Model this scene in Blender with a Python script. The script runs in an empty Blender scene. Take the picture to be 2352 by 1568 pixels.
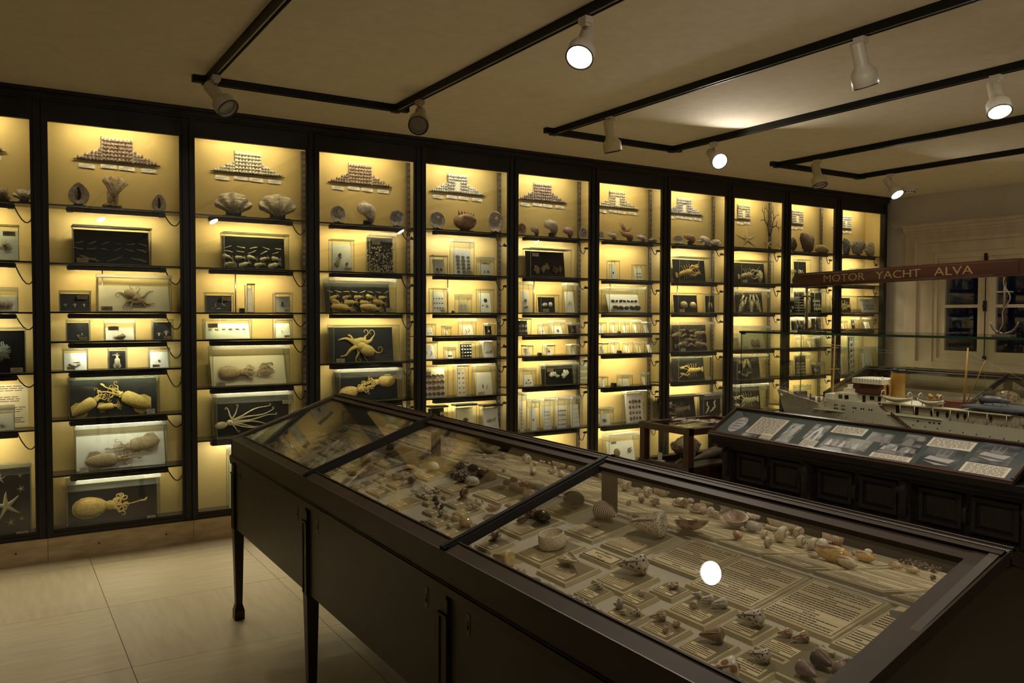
import bpy, bmesh, math, random
from mathutils import Matrix, Vector
random.seed(7)
S = bpy.context.scene
COL = S.collection
# ---------------------------------------------------------------- camera
CF, CYAW, CPITCH, CROLL = 1886.1, 0.5622, -0.033, 0.0028      # focal length in pixels of the 2352 wide frame
CO = Vector((0.0, -6.2117, 1.65))
_f = Vector((math.sin(CYAW)*math.cos(CPITCH), math.cos(CYAW)*math.cos(CPITCH), math.sin(CPITCH)))
_r0 = Vector((math.cos(CYAW), -math.sin(CYAW), 0)); _u0 = _r0.cross(_f)
_c, _s = math.cos(CROLL), math.sin(CROLL)
RIGHT, UP, FWD = _c*_r0+_s*_u0, -_s*_r0+_c*_u0, _f
cam = bpy.data.cameras.new('camera'); cam.sensor_width = 36; cam.lens = 36*CF/2352; cam.clip_start = .05
camo = bpy.data.objects.new('camera', cam); COL.objects.link(camo); S.camera = camo
_m = Matrix((RIGHT, UP, -FWD)).transposed().to_4x4(); _m.translation = CO; camo.matrix_world = _m
def ray(x, y): return RIGHT*((x-1176)/CF) - UP*((y-784)/CF) + FWD
def at(ax, val, x, y):                                      # the point of the plane (axis ax = val) seen at a pixel
    d = ray(x, y); return CO + d*((val-CO[ax])/d[ax])
def on(pt, n, x, y):                                        # the point of any plane seen at a pixel
    d = ray(x, y); return CO + d*((pt-CO).dot(n)/d.dot(n))
# ---------------------------------------------------------------- world, exposure
W = bpy.data.worlds.new('dusk'); S.world = W; W.use_nodes = True
W.node_tree.nodes['Background'].inputs[0].default_value = (.012, .016, .09, 1)
W.node_tree.nodes['Background'].inputs[1].default_value = .035
S.view_settings.view_transform = 'Standard'; S.view_settings.look = 'None'
S.view_settings.exposure = 0.0; S.view_settings.gamma = 1; S.view_settings.use_curve_mapping = False
cy = S.cycles
cy.adaptive_threshold = .03; cy.max_bounces = 7; cy.diffuse_bounces = 4; cy.glossy_bounces = 3; cy.transmission_bounces = 4
cy.transparent_max_bounces = 28; cy.caustics_reflective = False; cy.caustics_refractive = False
cy.sample_clamp_indirect = 4; cy.use_denoising = True
LAMP_W = 105.0        # radiance of the shelf tubes
SPOT_W = 520.0        # radiance of the lit spotlight lenses
# ---------------------------------------------------------------- helpers
_org = {}
class MB:
    def __init__(s): s.v = []; s.f = []; s.m = []; s.s = []
    def add(s, vs, fs, m=0, sm=False):
        b = len(s.v); s.v += [tuple(p) for p in vs]
        for f in fs: s.f.append([i+b for i in f]); s.m.append(m); s.s.append(sm)
        return s
    def box(s, a, b, m=0, M=None):
        vs = [Vector((x, y, z)) for x in (a[0], b[0]) for y in (a[1], b[1]) for z in (a[2], b[2])]
        if M: vs = [M @ v for v in vs]
        return s.add(vs, [(0,1,3,2),(4,6,7,5),(0,4,5,1),(2,3,7,6),(0,2,6,4),(1,5,7,3)], m)
    def frust(s, a, b, ins, m=0, M=None):                    # a box whose top is inset (bevelled plate)
        vs = [Vector(p) for p in ((a[0],a[1],a[2]),(b[0],a[1],a[2]),(b[0],b[1],a[2]),(a[0],b[1],a[2]),
              (a[0]+ins,a[1]+ins,b[2]),(b[0]-ins,a[1]+ins,b[2]),(b[0]-ins,b[1]-ins,b[2]),(a[0]+ins,b[1]-ins,b[2]))]
        if M: vs = [M @ v for v in vs]
        return s.add(vs, [(3,2,1,0),(4,5,6,7),(0,1,5,4),(1,2,6,5),(2,3,7,6),(3,0,4,7)], m)
    def prism(s, poly, f0, f1, m=0):                         # polygon mapped by two functions to two sides
        n = len(poly); vs = [f0(*p) for p in poly]+[f1(*p) for p in poly]
        fs = [list(range(n))[::-1], list(range(n, 2*n))]+[(i, (i+1)%n, n+(i+1)%n, n+i) for i in range(n)]
        return s.add(vs, fs, m)
    def tube(s, pts, r, n=8, m=0, sm=True, flat=1.0):
        pts = [Vector(p) for p in pts]; k = len(pts)
        if not isinstance(r, (list, tuple)): r = [r]*k
        vs = []; prev = None
        for i, p in enumerate(pts):
            t = (pts[min(i+1, k-1)]-pts[max(i-1, 0)])
            t = t.normalized() if t.length > 1e-9 else Vector((0,0,1))
            if prev is None:
                a = Vector((0,1,0)) if abs(t.y) < .9 else Vector((1,0,0))
                a = (a-t*a.dot(t)).normalized()
            else: a = (prev-t*prev.dot(t)); a = a.normalized() if a.length > 1e-6 else prev
            prev = a; b = t.cross(a)
            for j in range(n):
                w = 2*math.pi*j/n; vs.append(p+a*(r[i]*flat*math.cos(w))+b*(r[i]*math.sin(w)))
        fs = [(i*n+j, i*n+(j+1)%n, (i+1)*n+(j+1)%n, (i+1)*n+j) for i in range(k-1) for j in range(n)]
        fs += [list(range(n))[::-1], list(range((k-1)*n, k*n))]
        return s.add(vs, fs, m, sm)
    def lathe(s, prof, n=20, M=None, m=0, sm=True, cap=True):          # profile of (r, z)
        vs = [Vector((r*math.cos(2*math.pi*j/n), r*math.sin(2*math.pi*j/n), z)) for r, z in prof for j in range(n)]
        if M: vs = [M @ v for v in vs]
        k = len(prof)
        fs = [(i*n+j, i*n+(j+1)%n, (i+1)*n+(j+1)%n, (i+1)*n+j) for i in range(k-1) for j in range(n)]
        if cap and prof[0][0] > 1e-6: fs.append(list(range(n))[::-1])
        if cap and prof[-1][0] > 1e-6: fs.append(list(range((k-1)*n, k*n)))
        return s.add(vs, fs, m, sm)
    def ell(s, c, r, R=None, m=0, nu=12, nv=7, fn=None):
        vs = []
        for i in range(nv+1):
            t = math.pi*i/nv
            for j in range(nu):
                w = 2*math.pi*j/nu
                d = Vector((math.sin(t)*math.cos(w), math.sin(t)*math.sin(w), math.cos(t)))
                k = fn(d) if fn else 1
                p = Vector((d.x*r[0]*k, d.y*r[1]*k, d.z*r[2]*k))
                vs.append((R @ p if R else p)+Vector(c))
        fs = [(i*nu+j, (i+1)*nu+j, (i+1)*nu+(j+1)%nu, i*nu+(j+1)%nu) for i in range(nv) for j in range(nu)]
        return s.add(vs, fs, m, True)
    def mesh(s, name, mats, o=(0,0,0)):
        me = bpy.data.meshes.new(name)
        me.from_pydata([(v[0]-o[0], v[1]-o[1], v[2]-o[2]) for v in s.v], [], s.f)
        for m in (mats if isinstance(mats, (list, tuple)) else [mats]): me.materials.append(m)
        me.polygons.foreach_set('material_index', s.m); me.polygons.foreach_set('use_smooth', s.s); me.update()
        return me
    def build(s, name, mats, parent=None, o=None):
        base = _org.get(parent.name, (0,0,0)) if parent else (o or (0,0,0))
        ob = bpy.data.objects.new(name, s.mesh(name, mats, base)); COL.objects.link(ob)
        if parent: ob.parent = parent; _org[ob.name] = base
        else: ob.location = base; _org[ob.name] = base
        return ob
def tag(o, label=None, cat=None, group=None, kind=None):
    if label: o['label'] = label
    if cat: o['category'] = cat
    if group: o['group'] = group
    if kind: o['kind'] = kind
    return o
def thing(name, label, cat, loc, group=None):
    o = bpy.data.objects.new(name, None); o.empty_display_size = .05; o.location = loc; COL.objects.link(o)
    _org[o.name] = tuple(loc); return tag(o, label, cat, group)
def inst(name, me, parent, loc, rot=(0,0,0), sc=(1,1,1), mt=None):    # an object sharing a mesh; loc in world coordinates
    ob = bpy.data.objects.new(name, me); COL.objects.link(ob)
    b = _org.get(parent.name, (0,0,0)) if parent else (0,0,0)
    if parent: ob.parent = parent
    if isinstance(rot, Matrix): ob.matrix_basis = Matrix.Translation(Vector(loc)-Vector(b)) @ rot @ Matrix.Diagonal((*sc, 1))
    else: ob.location = Vector(loc)-Vector(b); ob.rotation_euler = rot; ob.scale = sc
    if mt is not None:
        ob.material_slots[0].link = 'OBJECT'; ob.material_slots[0].material = mt
    return ob
def lettering(name, body, size, mt, M, parent=None, depth=.0006, align='CENTER', space=1.0):
    cu = bpy.data.curves.new('lettering', 'FONT'); cu.body = body; cu.size = size; cu.extrude = depth
    cu.align_x = align; cu.align_y = 'CENTER'; cu.space_character = space; cu.resolution_u = 3
    t = bpy.data.objects.new('lettering', cu); COL.objects.link(t)
    dg = bpy.context.evaluated_depsgraph_get(); dg.update()
    me = bpy.data.meshes.new_from_object(t.evaluated_get(dg)); bpy.data.objects.remove(t); bpy.data.curves.remove(cu)
    me.materials.clear(); me.materials.append(mt)
    b = Vector(_org.get(parent.name, (0,0,0))) if parent else Vector()
    me.transform(Matrix.Translation(-b) @ M)
    ob = bpy.data.objects.new(name, me); COL.objects.link(ob)
    if parent: ob.parent = parent; _org[ob.name] = tuple(b)
    return ob
def frame3(o, u, v):                                         # matrix with columns u, v, u x v at o
    u = Vector(u).normalized(); v = Vector(v); v = (v-u*u.dot(v)).normalized(); n = u.cross(v)
    M = Matrix((u, v, n)).transposed().to_4x4(); M.translation = Vector(o); return M
# ---------------------------------------------------------------- materials
_mc = {}
def mat(name, col, rough=.55, metal=0.0, var=None, scale=8.0, stretch=(1,1,1), bump=0.0, bscale=None, spec=.5, emit=0, detail=4, ramp=(.35,.65), coat=0):
    if name in _mc: return _mc[name]
    m = bpy.data.materials.new(name); m.use_nodes = True; nt = m.node_tree; P = nt.nodes['Principled BSDF']
    P.inputs['Base Color'].default_value = (*col, 1); P.inputs['Roughness'].default_value = rough
    P.inputs['Metallic'].default_value = metal; P.inputs['Specular IOR Level'].default_value = spec
    P.inputs['Coat Weight'].default_value = coat
    if emit:
        P.inputs['Emission Color'].default_value = (*col, 1); P.inputs['Emission Strength'].default_value = emit
    if var or bump:
        tc = nt.nodes.new('ShaderNodeTexCoord'); mp = nt.nodes.new('ShaderNodeMapping'); mp.inputs['Scale'].default_value = stretch
        nt.links.new(tc.outputs['Object'], mp.inputs['Vector'])
        nz = nt.nodes.new('ShaderNodeTexNoise'); nz.inputs['Scale'].default_value = scale; nz.inputs['Detail'].default_value = detail
        nt.links.new(mp.outputs[0], nz.inputs['Vector'])
        if var:
            rp = nt.nodes.new('ShaderNodeValToRGB'); rp.color_ramp.elements[0].position, rp.color_ramp.elements[1].position = ramp
            rp.color_ramp.elements[0].color = (*col, 1); rp.color_ramp.elements[1].color = (*var, 1)
            nt.links.new(nz.outputs['Fac'], rp.inputs[0]); nt.links.new(rp.outputs[0], P.inputs['Base Color'])
        if bump:
            n2 = nz
            if bscale:
                n2 = nt.nodes.new('ShaderNodeTexNoise'); n2.inputs['Scale'].default_value = bscale; n2.inputs['Detail'].default_value = 3
                nt.links.new(mp.outputs[0], n2.inputs['Vector'])
            bp = nt.nodes.new('ShaderNodeBump'); bp.inputs['Strength'].default_value = bump; bp.inputs['Distance'].default_value = .01
            nt.links.new(n2.outputs['Fac'], bp.inputs['Height']); nt.links.new(bp.outputs[0], P.inputs['Normal'])
    _mc[name] = m; return m
def glass(name, tint=(1,1,1), f0=.04, rough=0.0, milk=0.0, power=5):   # clear pane: transmits, reflects by Schlick's rule on either face
    if name in _mc: return _mc[name]
    m = bpy.data.materials.new(name); m.use_nodes = True; nt = m.node_tree; nt.nodes.remove(nt.nodes['Principled BSDF'])
    out = nt.nodes['Material Output']
    tr = nt.nodes.new('ShaderNodeBsdfTransparent'); tr.inputs[0].default_value = (*tint, 1)
    gl = nt.nodes.new('ShaderNodeBsdfGlossy'); gl.inputs['Roughness'].default_value = rough
    lw = nt.nodes.new('ShaderNodeLayerWeight'); lw.inputs['Blend'].default_value = .5
    pw = nt.nodes.new('ShaderNodeMath'); pw.operation = 'POWER'; pw.inputs[1].default_value = power
    ma = nt.nodes.new('ShaderNodeMath'); ma.operation = 'MULTIPLY_ADD'; ma.inputs[1].default_value = 1-f0; ma.inputs[2].default_value = f0
    mx = nt.nodes.new('ShaderNodeMixShader')
    nt.links.new(lw.outputs['Facing'], pw.inputs[0]); nt.links.new(pw.outputs[0], ma.inputs[0]); nt.links.new(ma.outputs[0], mx.inputs[0])
    src = tr
    if milk:
        df = nt.nodes.new('ShaderNodeBsdfDiffuse'); df.inputs[0].default_value = (.9,.92,.86,1)
        tl = nt.nodes.new('ShaderNodeBsdfTranslucent'); tl.inputs[0].default_value = (.9,.92,.86,1); m3 = nt.nodes.new('ShaderNodeMixShader'); m3.inputs[0].default_value = .5
        nt.links.new(df.outputs[0], m3.inputs[1]); nt.links.new(tl.outputs[0], m3.inputs[2])
        m2 = nt.nodes.new('ShaderNodeMixShader'); m2.inputs[0].default_value = milk
        nt.links.new(tr.outputs[0], m2.inputs[1]); nt.links.new(m3.outputs[0], m2.inputs[2]); src = m2
    nt.links.new(src.outputs[0], mx.inputs[1]); nt.links.new(gl.outputs[0], mx.inputs[2]); nt.links.new(mx.outputs[0], out.inputs[0])
    _mc[name] = m; return m
def spotted(name, base, dots, scale=60, thr=.32, rough=.25, stripe=None, dist=0.0):   # shells: blotches or bands
    if name in _mc: return _mc[name]
    m = mat(name, base, rough); nt = m.node_tree; P = nt.nodes['Principled BSDF']
    tc = nt.nodes.new('ShaderNodeTexCoord')
    if stripe:
        t = nt.nodes.new('ShaderNodeTexWave'); t.inputs['Scale'].default_value = scale; t.bands_direction = stripe
        t.inputs['Distortion'].default_value = dist; out = t.outputs['Fac']
    else:
        t = nt.nodes.new('ShaderNodeTexVoronoi'); t.inputs['Scale'].default_value = scale; out = t.outputs['Distance']
    rp = nt.nodes.new('ShaderNodeValToRGB'); rp.color_ramp.elements[0].position = thr; rp.color_ramp.elements[1].position = thr+.1
    rp.color_ramp.elements[0].color = (*dots, 1); rp.color_ramp.elements[1].color = (*base, 1)
    nt.links.new(tc.outputs['Object'], t.inputs['Vector']); nt.links.new(out, rp.inputs[0]); nt.links.new(rp.outputs[0], P.inputs['Base Color'])
    return m
def emitter(name, col, strength):
    if name in _mc: return _mc[name]
    m = bpy.data.materials.new(name); m.use_nodes = True; nt = m.node_tree; nt.nodes.remove(nt.nodes['Principled BSDF'])
    e = nt.nodes.new('ShaderNodeEmission'); e.inputs[0].default_value = (*col, 1); e.inputs[1].default_value = strength
    nt.links.new(e.outputs[0], nt.nodes['Material Output'].inputs[0]); _mc[name] = m; return m
BLACK = mat('black enamel', (.012,.011,.009), .38)
BRONZE = mat('dark bronze metal', (.060,.045,.024), .42, .35, var=(.042,.032,.018), scale=5, bump=.02)
BRONZE2 = mat('bronze rail metal', (.055,.038,.023), .55, .2, spec=.25, var=(.042,.029,.018), scale=7)
CREAM = mat('cream case paint', (.72,.545,.21), .7, var=(.68,.51,.195), scale=3)
TRAV = mat('travertine block', (.56,.43,.25), .6, var=(.42,.31,.16), scale=7, stretch=(1,1,3.5), bump=.25, bscale=60)
STONE = mat('pale window stone', (.58,.49,.36), .7, var=(.50,.41,.29), scale=9, stretch=(1,1,.3), bump=.2, bscale=70)
WALLP = mat('painted stone wall', (.56,.50,.40), .8, var=(.52,.46,.36), scale=2)
CEILP = mat('off-white ceiling plaster', (.84,.76,.58), .9, var=(.79,.71,.54), scale=14, bump=.25, bscale=220)
GLASS = glass('clear case glass', (.985,.99,.975))
TOPGLASS = glass('table case glass', (.97,.975,.95), f0=.05, power=3.9)
JARGLASS = glass('jar glass', (.985,.99,.965), f0=.045)
EDGEGLASS = glass('pale glass edge', (.80,.86,.74), f0=.07, rough=.15, milk=.35)
WHITE = mat('white backing', (.90,.90,.88), .6)
CREAMB = mat('cream backing', (.78,.74,.58), .6)
YELB = mat('yellowed backing', (.66,.64,.42), .6)
BLK = mat('black backing', (.012,.012,.013), .3)
WAX = glass('milky white sealing wax', (.97,.98,.94), f0=.05, rough=.2, milk=.30)
PAPER = mat('cream card', (.74,.64,.42), .8)
PAPERW = mat('white label card', (.82,.79,.70), .8)
INK = mat('black ink', (.03,.025,.02), .8)
WOOD = mat('dark red wood', (.045,.016,.009), .3, var=(.035,.013,.008), scale=6, stretch=(6,.6,6), coat=.3)
OAK = mat('black oak', (.012,.009,.007), .6, spec=.2, var=(.008,.006,.005), scale=9, bump=.1)
# ================================================================ the room
X0, BW = 0.3116, 0.9149          # right edge of the first front post, bay width
ZC, ZT, ZB, ZP = 3.108, 2.914, 0.186, 0.158
XW, XL, YN = 9.54, -4.0, -14.5   # right wall, left wall, near wall
YBACK = .27
def struct(name, mb, mats): return tag(mb.build(name, mats), kind='structure')
TILE_A = mat('travertine tile grain across', (.60,.51,.36), .40, var=(.50,.41,.27), scale=10, stretch=(.35,2.6,1), detail=9, ramp=(.3,.72), bump=.08, bscale=60)
TILE_B = mat('travertine tile grain along', (.58,.49,.35), .40, var=(.49,.40,.27), scale=10, stretch=(2.6,.35,1), detail=9, ramp=(.3,.72), bump=.08, bscale=60)
GROUT = mat('tile joint', (.16,.12,.08), .8)
fl = MB(); fl.box((XL-.2, YN-.2, -.12), (XW+.2, .02, -.012), 2)
xs = [.517+.952*k for k in range(-5, 11)]; ys = [0.0]+[-.222-.925*k for k in range(0, 17)]
for i in range(len(xs)-1):
    for j in range(len(ys)-1):
        a, b, c, d = xs[i]+.0016, xs[i+1]-.0016, ys[j+1]+.0016, ys[j]-.0016
        fl.box((a, c, -.012), (min(b, XW), d, 0), (i+j) % 2)
struct('floor', fl, [TILE_A, TILE_B, GROUT])
struct('ceiling', MB().box((XL-.2, YN-.2, ZC), (XW+.2, .6, ZC+.15)), CEILP)
struct('wall_back', MB().box((XL-.2, YBACK+.035, 0), (XW+.2, YBACK+.2, ZC)), WALLP)
struct('wall_left', MB().box((XL-.15, YN, 0), (XL, .3, ZC)), mat('brown left wall', (.20,.15,.10), .8, var=(.17,.13,.08), scale=2))
DARKW = mat('dark wood panelling', (.060,.042,.028), .6, var=(.045,.03,.02), scale=4)
struct('wall_front', MB().box((XL-.2, YN-.15, 0), (XW+.2, YN, ZC)), DARKW)
# stone plinth below the wall cases: blocks with open joints
pl = MB()
px_ = [XL]+[X0-.035+BW*k*1.0 for k in (-3,-2,-1,0,1,2,3,4,5,6,7,8,9)]+[XW-.02]
for a, b in zip(px_[:-1], px_[1:]):
    pl.box((a+.0012, -.019, 0), (b-.0012, .03, ZP)); pl.box((a+.0012, .03, 0), (b-.0012, YBACK+.03, ZP))
    for q in (.33, .80):                                    # small drilled holes
        M = Matrix.Translation((a+(b-a)*q, -.0192, .085)) @ Matrix.Rotation(math.pi/2, 4, 'X'); pl.lathe([(.0001,0),(.006,0),(.006,.0008),(.0001,.0008)], 10, M, 1)
struct('baseboard_back', pl, [TRAV, INK])
# right wall with its window
yo0, yo1 = -.555, -1.78          # window opening
zs, zh = 1.113, 2.377
rw = MB()
rw.box((XW, -.0, 0), (XW+.35, YBACK+.2, ZC)); rw.box((XW, yo0, 0), (XW+.35, 0, ZC))
rw.box((XW, YN, 0), (XW+.35, yo1, ZC)); rw.box((XW, yo1, 0), (XW+.35, yo0, zs)); rw.box((XW, yo1, zh), (XW+.35, yo0, ZC))
for k in range(9):                                          # fine plaster seams of the stone panels
    rw.box((XW-.0015, -.42-.31*k-.003, 2.76), (XW, -.42-.31*k+.003, ZC))
struct('wall_right', rw, WALLP)
wm = MB()
def member(y0, y1, z0, z1, t, m=0): wm.box((XW-t, y1, z0), (XW-.0, y0, z1), m)
for t, ya, zz in ((.035, -.20, 2.596), (.05, -.335, 2.55), (.02, -.42, 2.47)):   # stepped architrave, both jambs and head
    pass
member(-.205, -.335, .0, 2.56, .03); member(-.335, -.37, .0, 2.52, .055); member(-.37, -.555, .0, 2.40, .018)
member(-1.78, -1.965, .0, 2.40, .018); member(-1.965, -2.0, .0, 2.52, .055); member(-2.0, -2.13, .0, 2.56, .03)
member(-.37, -1.965, 2.40, 2.52, .018); member(-.335, -2.0, 2.52, 2.56, .055); member(-.205, -2.13, 2.56, 2.64, .03)
member(-.195, -2.14, 2.64, 2.67, .045); member(-.19, -2.15, 2.67, 2.71, .065); member(-.18, -2.16, 2.71, 2.748, .09)
member(-.18, -2.16, 1.02, 1.10, .06); member(-.21, -2.13, .20, 1.02, .022)
struct('trim_window', wm, STONE)
WPAINT = mat('cream window paint', (.62,.53,.36), .5, var=(.56,.48,.32), scale=6)
wf = MB()
def wbar(y0, y1, z0, z1, a=.03, b=.075, m=0): wf.box((XW+a, y1, z0), (XW+b, y0, z1), m)
wbar(-.555, -.602, zs, zh, .0, .12); wbar(-1.733, -1.78, zs, zh, .0, .12); wbar(-.602, -1.733, 2.33, zh, .0, .12); wbar(-.602, -1.733, zs, 1.143, .0, .12)
for ya, yb in ((-.602, -1.147), (-1.188, -1.733)):          # two casements, each with two muntins
    wbar(ya, ya-.08, 1.143, 2.33); wbar(yb+.08, yb, 1.143, 2.33); wbar(ya-.08, yb+.08, 2.27, 2.33); wbar(ya-.08, yb+.08, 1.143, 1.236)
    wbar(ya-.08, yb+.08, 1.742, 1.778); wbar(ya-.08, yb+.08, 2.25, 2.27, .04, .06)
wbar(-1.147, -1.188, 1.143, 2.33, .015, .08)
w_ = struct('window_1', wf, WPAINT)
gl = MB()
for ya, yb in ((-.682, -1.067), (-1.268, -1.653)):
    gl.box((XW+.05, yb-.005, 1.23), (XW+.054, ya+.005, 1.75)); gl.box((XW+.05, yb-.005, 1.77), (XW+.054, ya+.005, 2.26))
gl.build('window_pane', glass('window glass', (.9,.93,.97), f0=.11), w_)
lt = MB(); lt.tube([(XW+.0,-1.167,1.15),(XW+.0,-1.167,2.32)], .006, 6)
lt.box((XW-.02,-1.182,1.70), (XW+.012,-1.152,1.82)); lt.ell((XW-.03,-1.167,1.76), (.012,.014,.04))
lt.box((XW-.01,-1.185,2.28), (XW+.012,-1.15,2.36)); lt.box((XW-.01,-1.185,1.14), (XW+.012,-1.15,1.19))
lt.build('window_latch', BLACK, w_)
# ---------------------------------------------------------------- smoke detector
sd = thing('smoke_detector', 'round cream smoke detector on the ceiling above the window wall', 'smoke detector', (8.845,-.656,ZC))
MS = Matrix.Translation((8.845,-.656,ZC)) @ Matrix.Rotation(math.pi, 4, 'X')
CREAMP = mat('cream plastic', (.70,.64,.48), .45)
MB().lathe([(.0,0),(.085,0),(.085,.012),(.078,.02),(.0,.02)], 28, MS).build('base', CREAMP, sd)
b = MB().lathe([(.07,.02),(.062,.045),(.05,.062),(.03,.07),(.0,.071)], 28, MS)
for k in range(12):
    w = k*math.pi/6; p = Vector((8.845+.0565*math.cos(w), -.656+.0565*math.sin(w), ZC-.052)); b.box(p-Vector((.006,.006,.005)), p+Vector((.006,.006,.005)), 1)
b.build('sensor_housing', [CREAMP, BLACK], sd)
# ---------------------------------------------------------------- ceiling tracks and spotlights
TRACKM = mat('black track enamel', (.006,.006,.005), .5, spec=.25)
def track(i, xa, xb, look):
    t = thing('lighting_track', look, 'lighting track', ((xa+xb)/2, -.88, ZC))
    def chan(a, b):
        m = MB(); m.box((a[0], a[1], ZC-.040), (b[0], b[1], ZC))
        dx = b[0]-a[0]; dy = b[1]-a[1]                       # two lips with a slot between
        if dx < dy: m.box((a[0], a[1], ZC-.045), (a[0]+.009, b[1], ZC-.04)); m.box((b[0]-.009, a[1], ZC-.045), (b[0], b[1], ZC-.04)); m.box((a[0]+.016, a[1], ZC-.0415), (b[0]-.016, b[1], ZC-.04), 1)
        else: m.box((a[0], a[1], ZC-.045), (b[0], a[1]+.009, ZC-.04)); m.box((a[0], b[1]-.009, ZC-.045), (b[0], b[1], ZC-.04)); m.box((a[0], a[1]+.016, ZC-.0415), (b[0], b[1]-.016, ZC-.04), 1)
        return m
    trk = [TRACKM, mat('track conductor strip', (.35,.33,.30), .3, .8)]
    chan((xa-.021, -13.5, 0), (xa+.021, -.88, 0)).build('rail', trk, t)
    chan((xb-.021, -13.5, 0), (xb+.021, -.88, 0)).build('rail', trk, t)
    chan((xa-.021, -.901, 0), (xb+.021, -.86, 0)).build('cross_rail', trk, t)
    for x, dx in ((xa, -1), (xb, 1)):
        m = MB(); m.box((x-.03, -.91, ZC-.048), (x+.03, -.845, ZC)); m.box((min(x, x+dx*.09), -.90, ZC-.04), (max(x, x+dx*.09), -.855, ZC)); m.build('corner_connector', TRACKM, t)
for i, (xa, xb, lk) in enumerate(((1.135, 2.40, 'black ceiling track loop nearest the viewpoint, over the first case bays'),
                       (3.75, 5.005, 'middle black ceiling track loop'), (6.36, 7.60, 'farthest black ceiling track loop, toward the window wall'))): track(i, xa, xb, lk)
HEADW = mat('white lamp enamel', (.62,.56,.43), .4); HEADY = mat('aged cream lamp enamel', (.50,.41,.22), .45)
LENSON = emitter('lit spot lens', (1.0,.90,.78), SPOT_W); LENSOFF = mat('dull lamp glass', (.20,.18,.14), .15)
CHROME = mat('worn chrome', (.6,.58,.55), .25, .9)
LENSDIM = emitter('weak lit spot lens', (1.0,.90,.78), 430.0); LENSHOT = emitter('strong lit spot lens', (1.0,.90,.78), SPOT_W*1.15)
def spot(x, y, aim, lit, label, body=HEADW, group=None):
    t = thing('spotlight', label, 'spotlight', (x, y, ZC), group)
    d = (RIGHT*aim[0]+UP*aim[1]+FWD*aim[2]).normalized()
    MB().box((x-.022, y-.03, ZC-.078), (x+.022, y+.03, ZC-.046)).frust((x-.016, y-.02, ZC-.078), (x+.016, y+.02, ZC-.09), .004).build('track_adapter', body, t)
    piv = Vector((x, y, ZC-.155))
    m = MB(); m.tube([(x, y, ZC-.085), (x, y, ZC-.12), piv], .0085, 8); m.ell(piv, (.016,.016,.016)); m.build('swivel_stem', CHROME, t)
    q = d.to_track_quat('Z', 'Y').to_matrix().to_4x4(); side = q @ Vector((1,0,0))
    M = Matrix.Translation(piv - d*.05 + d.cross(side)*0.0) @ q
    sh = [(.0,-.035),(.034,-.035),(.037,-.028),(.037,.075),(.040,.088),(.062,.118),(.066,.125),(.066,.185),(.062,.187),(.058,.18),(.055,.15),(.03,.14),(.0,.14)]
    MB().lathe(sh, 28, M).build('lamp_body', body, t)
    MB().lathe([(.0595,.1835),(.066,.1855),(.0668,.19),(.0605,.1905),(.0575,.184)], 28, M, cap=False).build('rim', BLACK, t)
    MB().lathe([(.0,.176),(.03,.175),(.0575,.170)], 28, M, cap=False).build('lens', LENSDIM if group else LENSHOT if lit == 2 else LENSON if lit else LENSOFF, t)
    return t
spot(1.135,-1.10,(.62,-.72,-.28), 0, 'unlit white spotlight hanging at the corner of the nearest track loop')
spot(2.40,-1.25,(.02,-.62,-.78), 0, 'unlit cream spotlight facing the viewer below the nearest track loop', HEADY)
spot(2.40,-3.05,(-.24,-.74,-.54), 2, 'lit spotlight on the nearest track loop, tilted toward the glass table case')
spot(3.75,-1.57,(.18,-.95,.15), 0, 'unlit yellowed spotlight at the far end of the middle track loop', HEADY)
spot(3.75,-3.58,(.32,-.90,.26), 1, 'white spotlight aimed down at the yacht, left rail of the middle track loop')
spot(5.005,-1.36,(.15,-.52,-.83), 1, 'lit spotlight glaring straight at the viewer from the middle track loop')
spot(5.005,-3.60,(-.08,-.86,-.42), 1, 'lit spotlight hanging upper right on the right rail of the middle loop')
spot(6.36,-1.32,(.10,-.92,-.30), 0, 'unlit cream spotlight on the farthest track loop', HEADY)
spot(7.60,-1.24,(.26,-.80,-.52), 1, 'small lit spotlight on the farthest track loop beside the smoke detector')
for x, y in ((5.005,-4.9), (2.40,-5.02), (7.60,-5.2), (1.135,-5.6)):
    spot(x, y, (0,-.75,.62), 1, 'lit ceiling spotlight behind the viewer, seen only mirrored in the case glass', group='spotlights mirrored in the case glass')
# ================================================================ wall display cases: eleven bays
SHELF = [[2.372,1.989,1.656,1.254,.878],[2.373,1.985,1.659,1.459,1.259,.932,.559],[2.37,1.985,1.657,1.458,1.105,.722],[2.368,1.986,1.66,1.255,.938],
 [2.371,1.99,1.661,1.463,1.263,.931,.594],[2.367,1.996,1.664,1.463,1.266,.985,.572],[2.375,1.993,1.669,1.465,1.265,.939,.561],[2.376,1.995,1.671,1.264,.955,.555],
 [2.388,1.998,1.676,1.27,.936,.577],[2.382,2.008,1.676,1.475,1.272,.947,.623],[2.38,2.018,1.682,1.484,.931,.678]]
ORD = ['cut-off leftmost bay','first full bay','second full bay','third full bay','fourth full bay','fifth full bay','sixth full bay','seventh full bay','eighth full bay','ninth full bay','tenth full bay']
NTH = ['top','second','third','fourth','fifth','sixth','seventh','bottom']
def bx(k): return X0+(k-1)*BW, X0+k*BW-.083
FRAME = mat('black bronze case frame', (.015,.013,.010), .42, spec=.35)
RAILG = mat('slotted steel upright', (.20,.16,.11), .45, .5)
SHELFM = mat('dark glass shelf', (.020,.020,.018), .12); SHELFE = mat('shelf edge', (.010,.010,.009), .25)
TEMP = [(1.0,.83,.49),(1.0,.88,.58),(1.0,.92,.72),(.97,.97,.84)]
TUBES = [emitter('glowing lamp tube tone %d' % i, c, LAMP_W) for i, c in enumerate(TEMP)]
LAMPH = mat('black lamp housing', (.014,.013,.012), .35); CORD = mat('black cord', (.012,.011,.010), .5)
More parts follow.
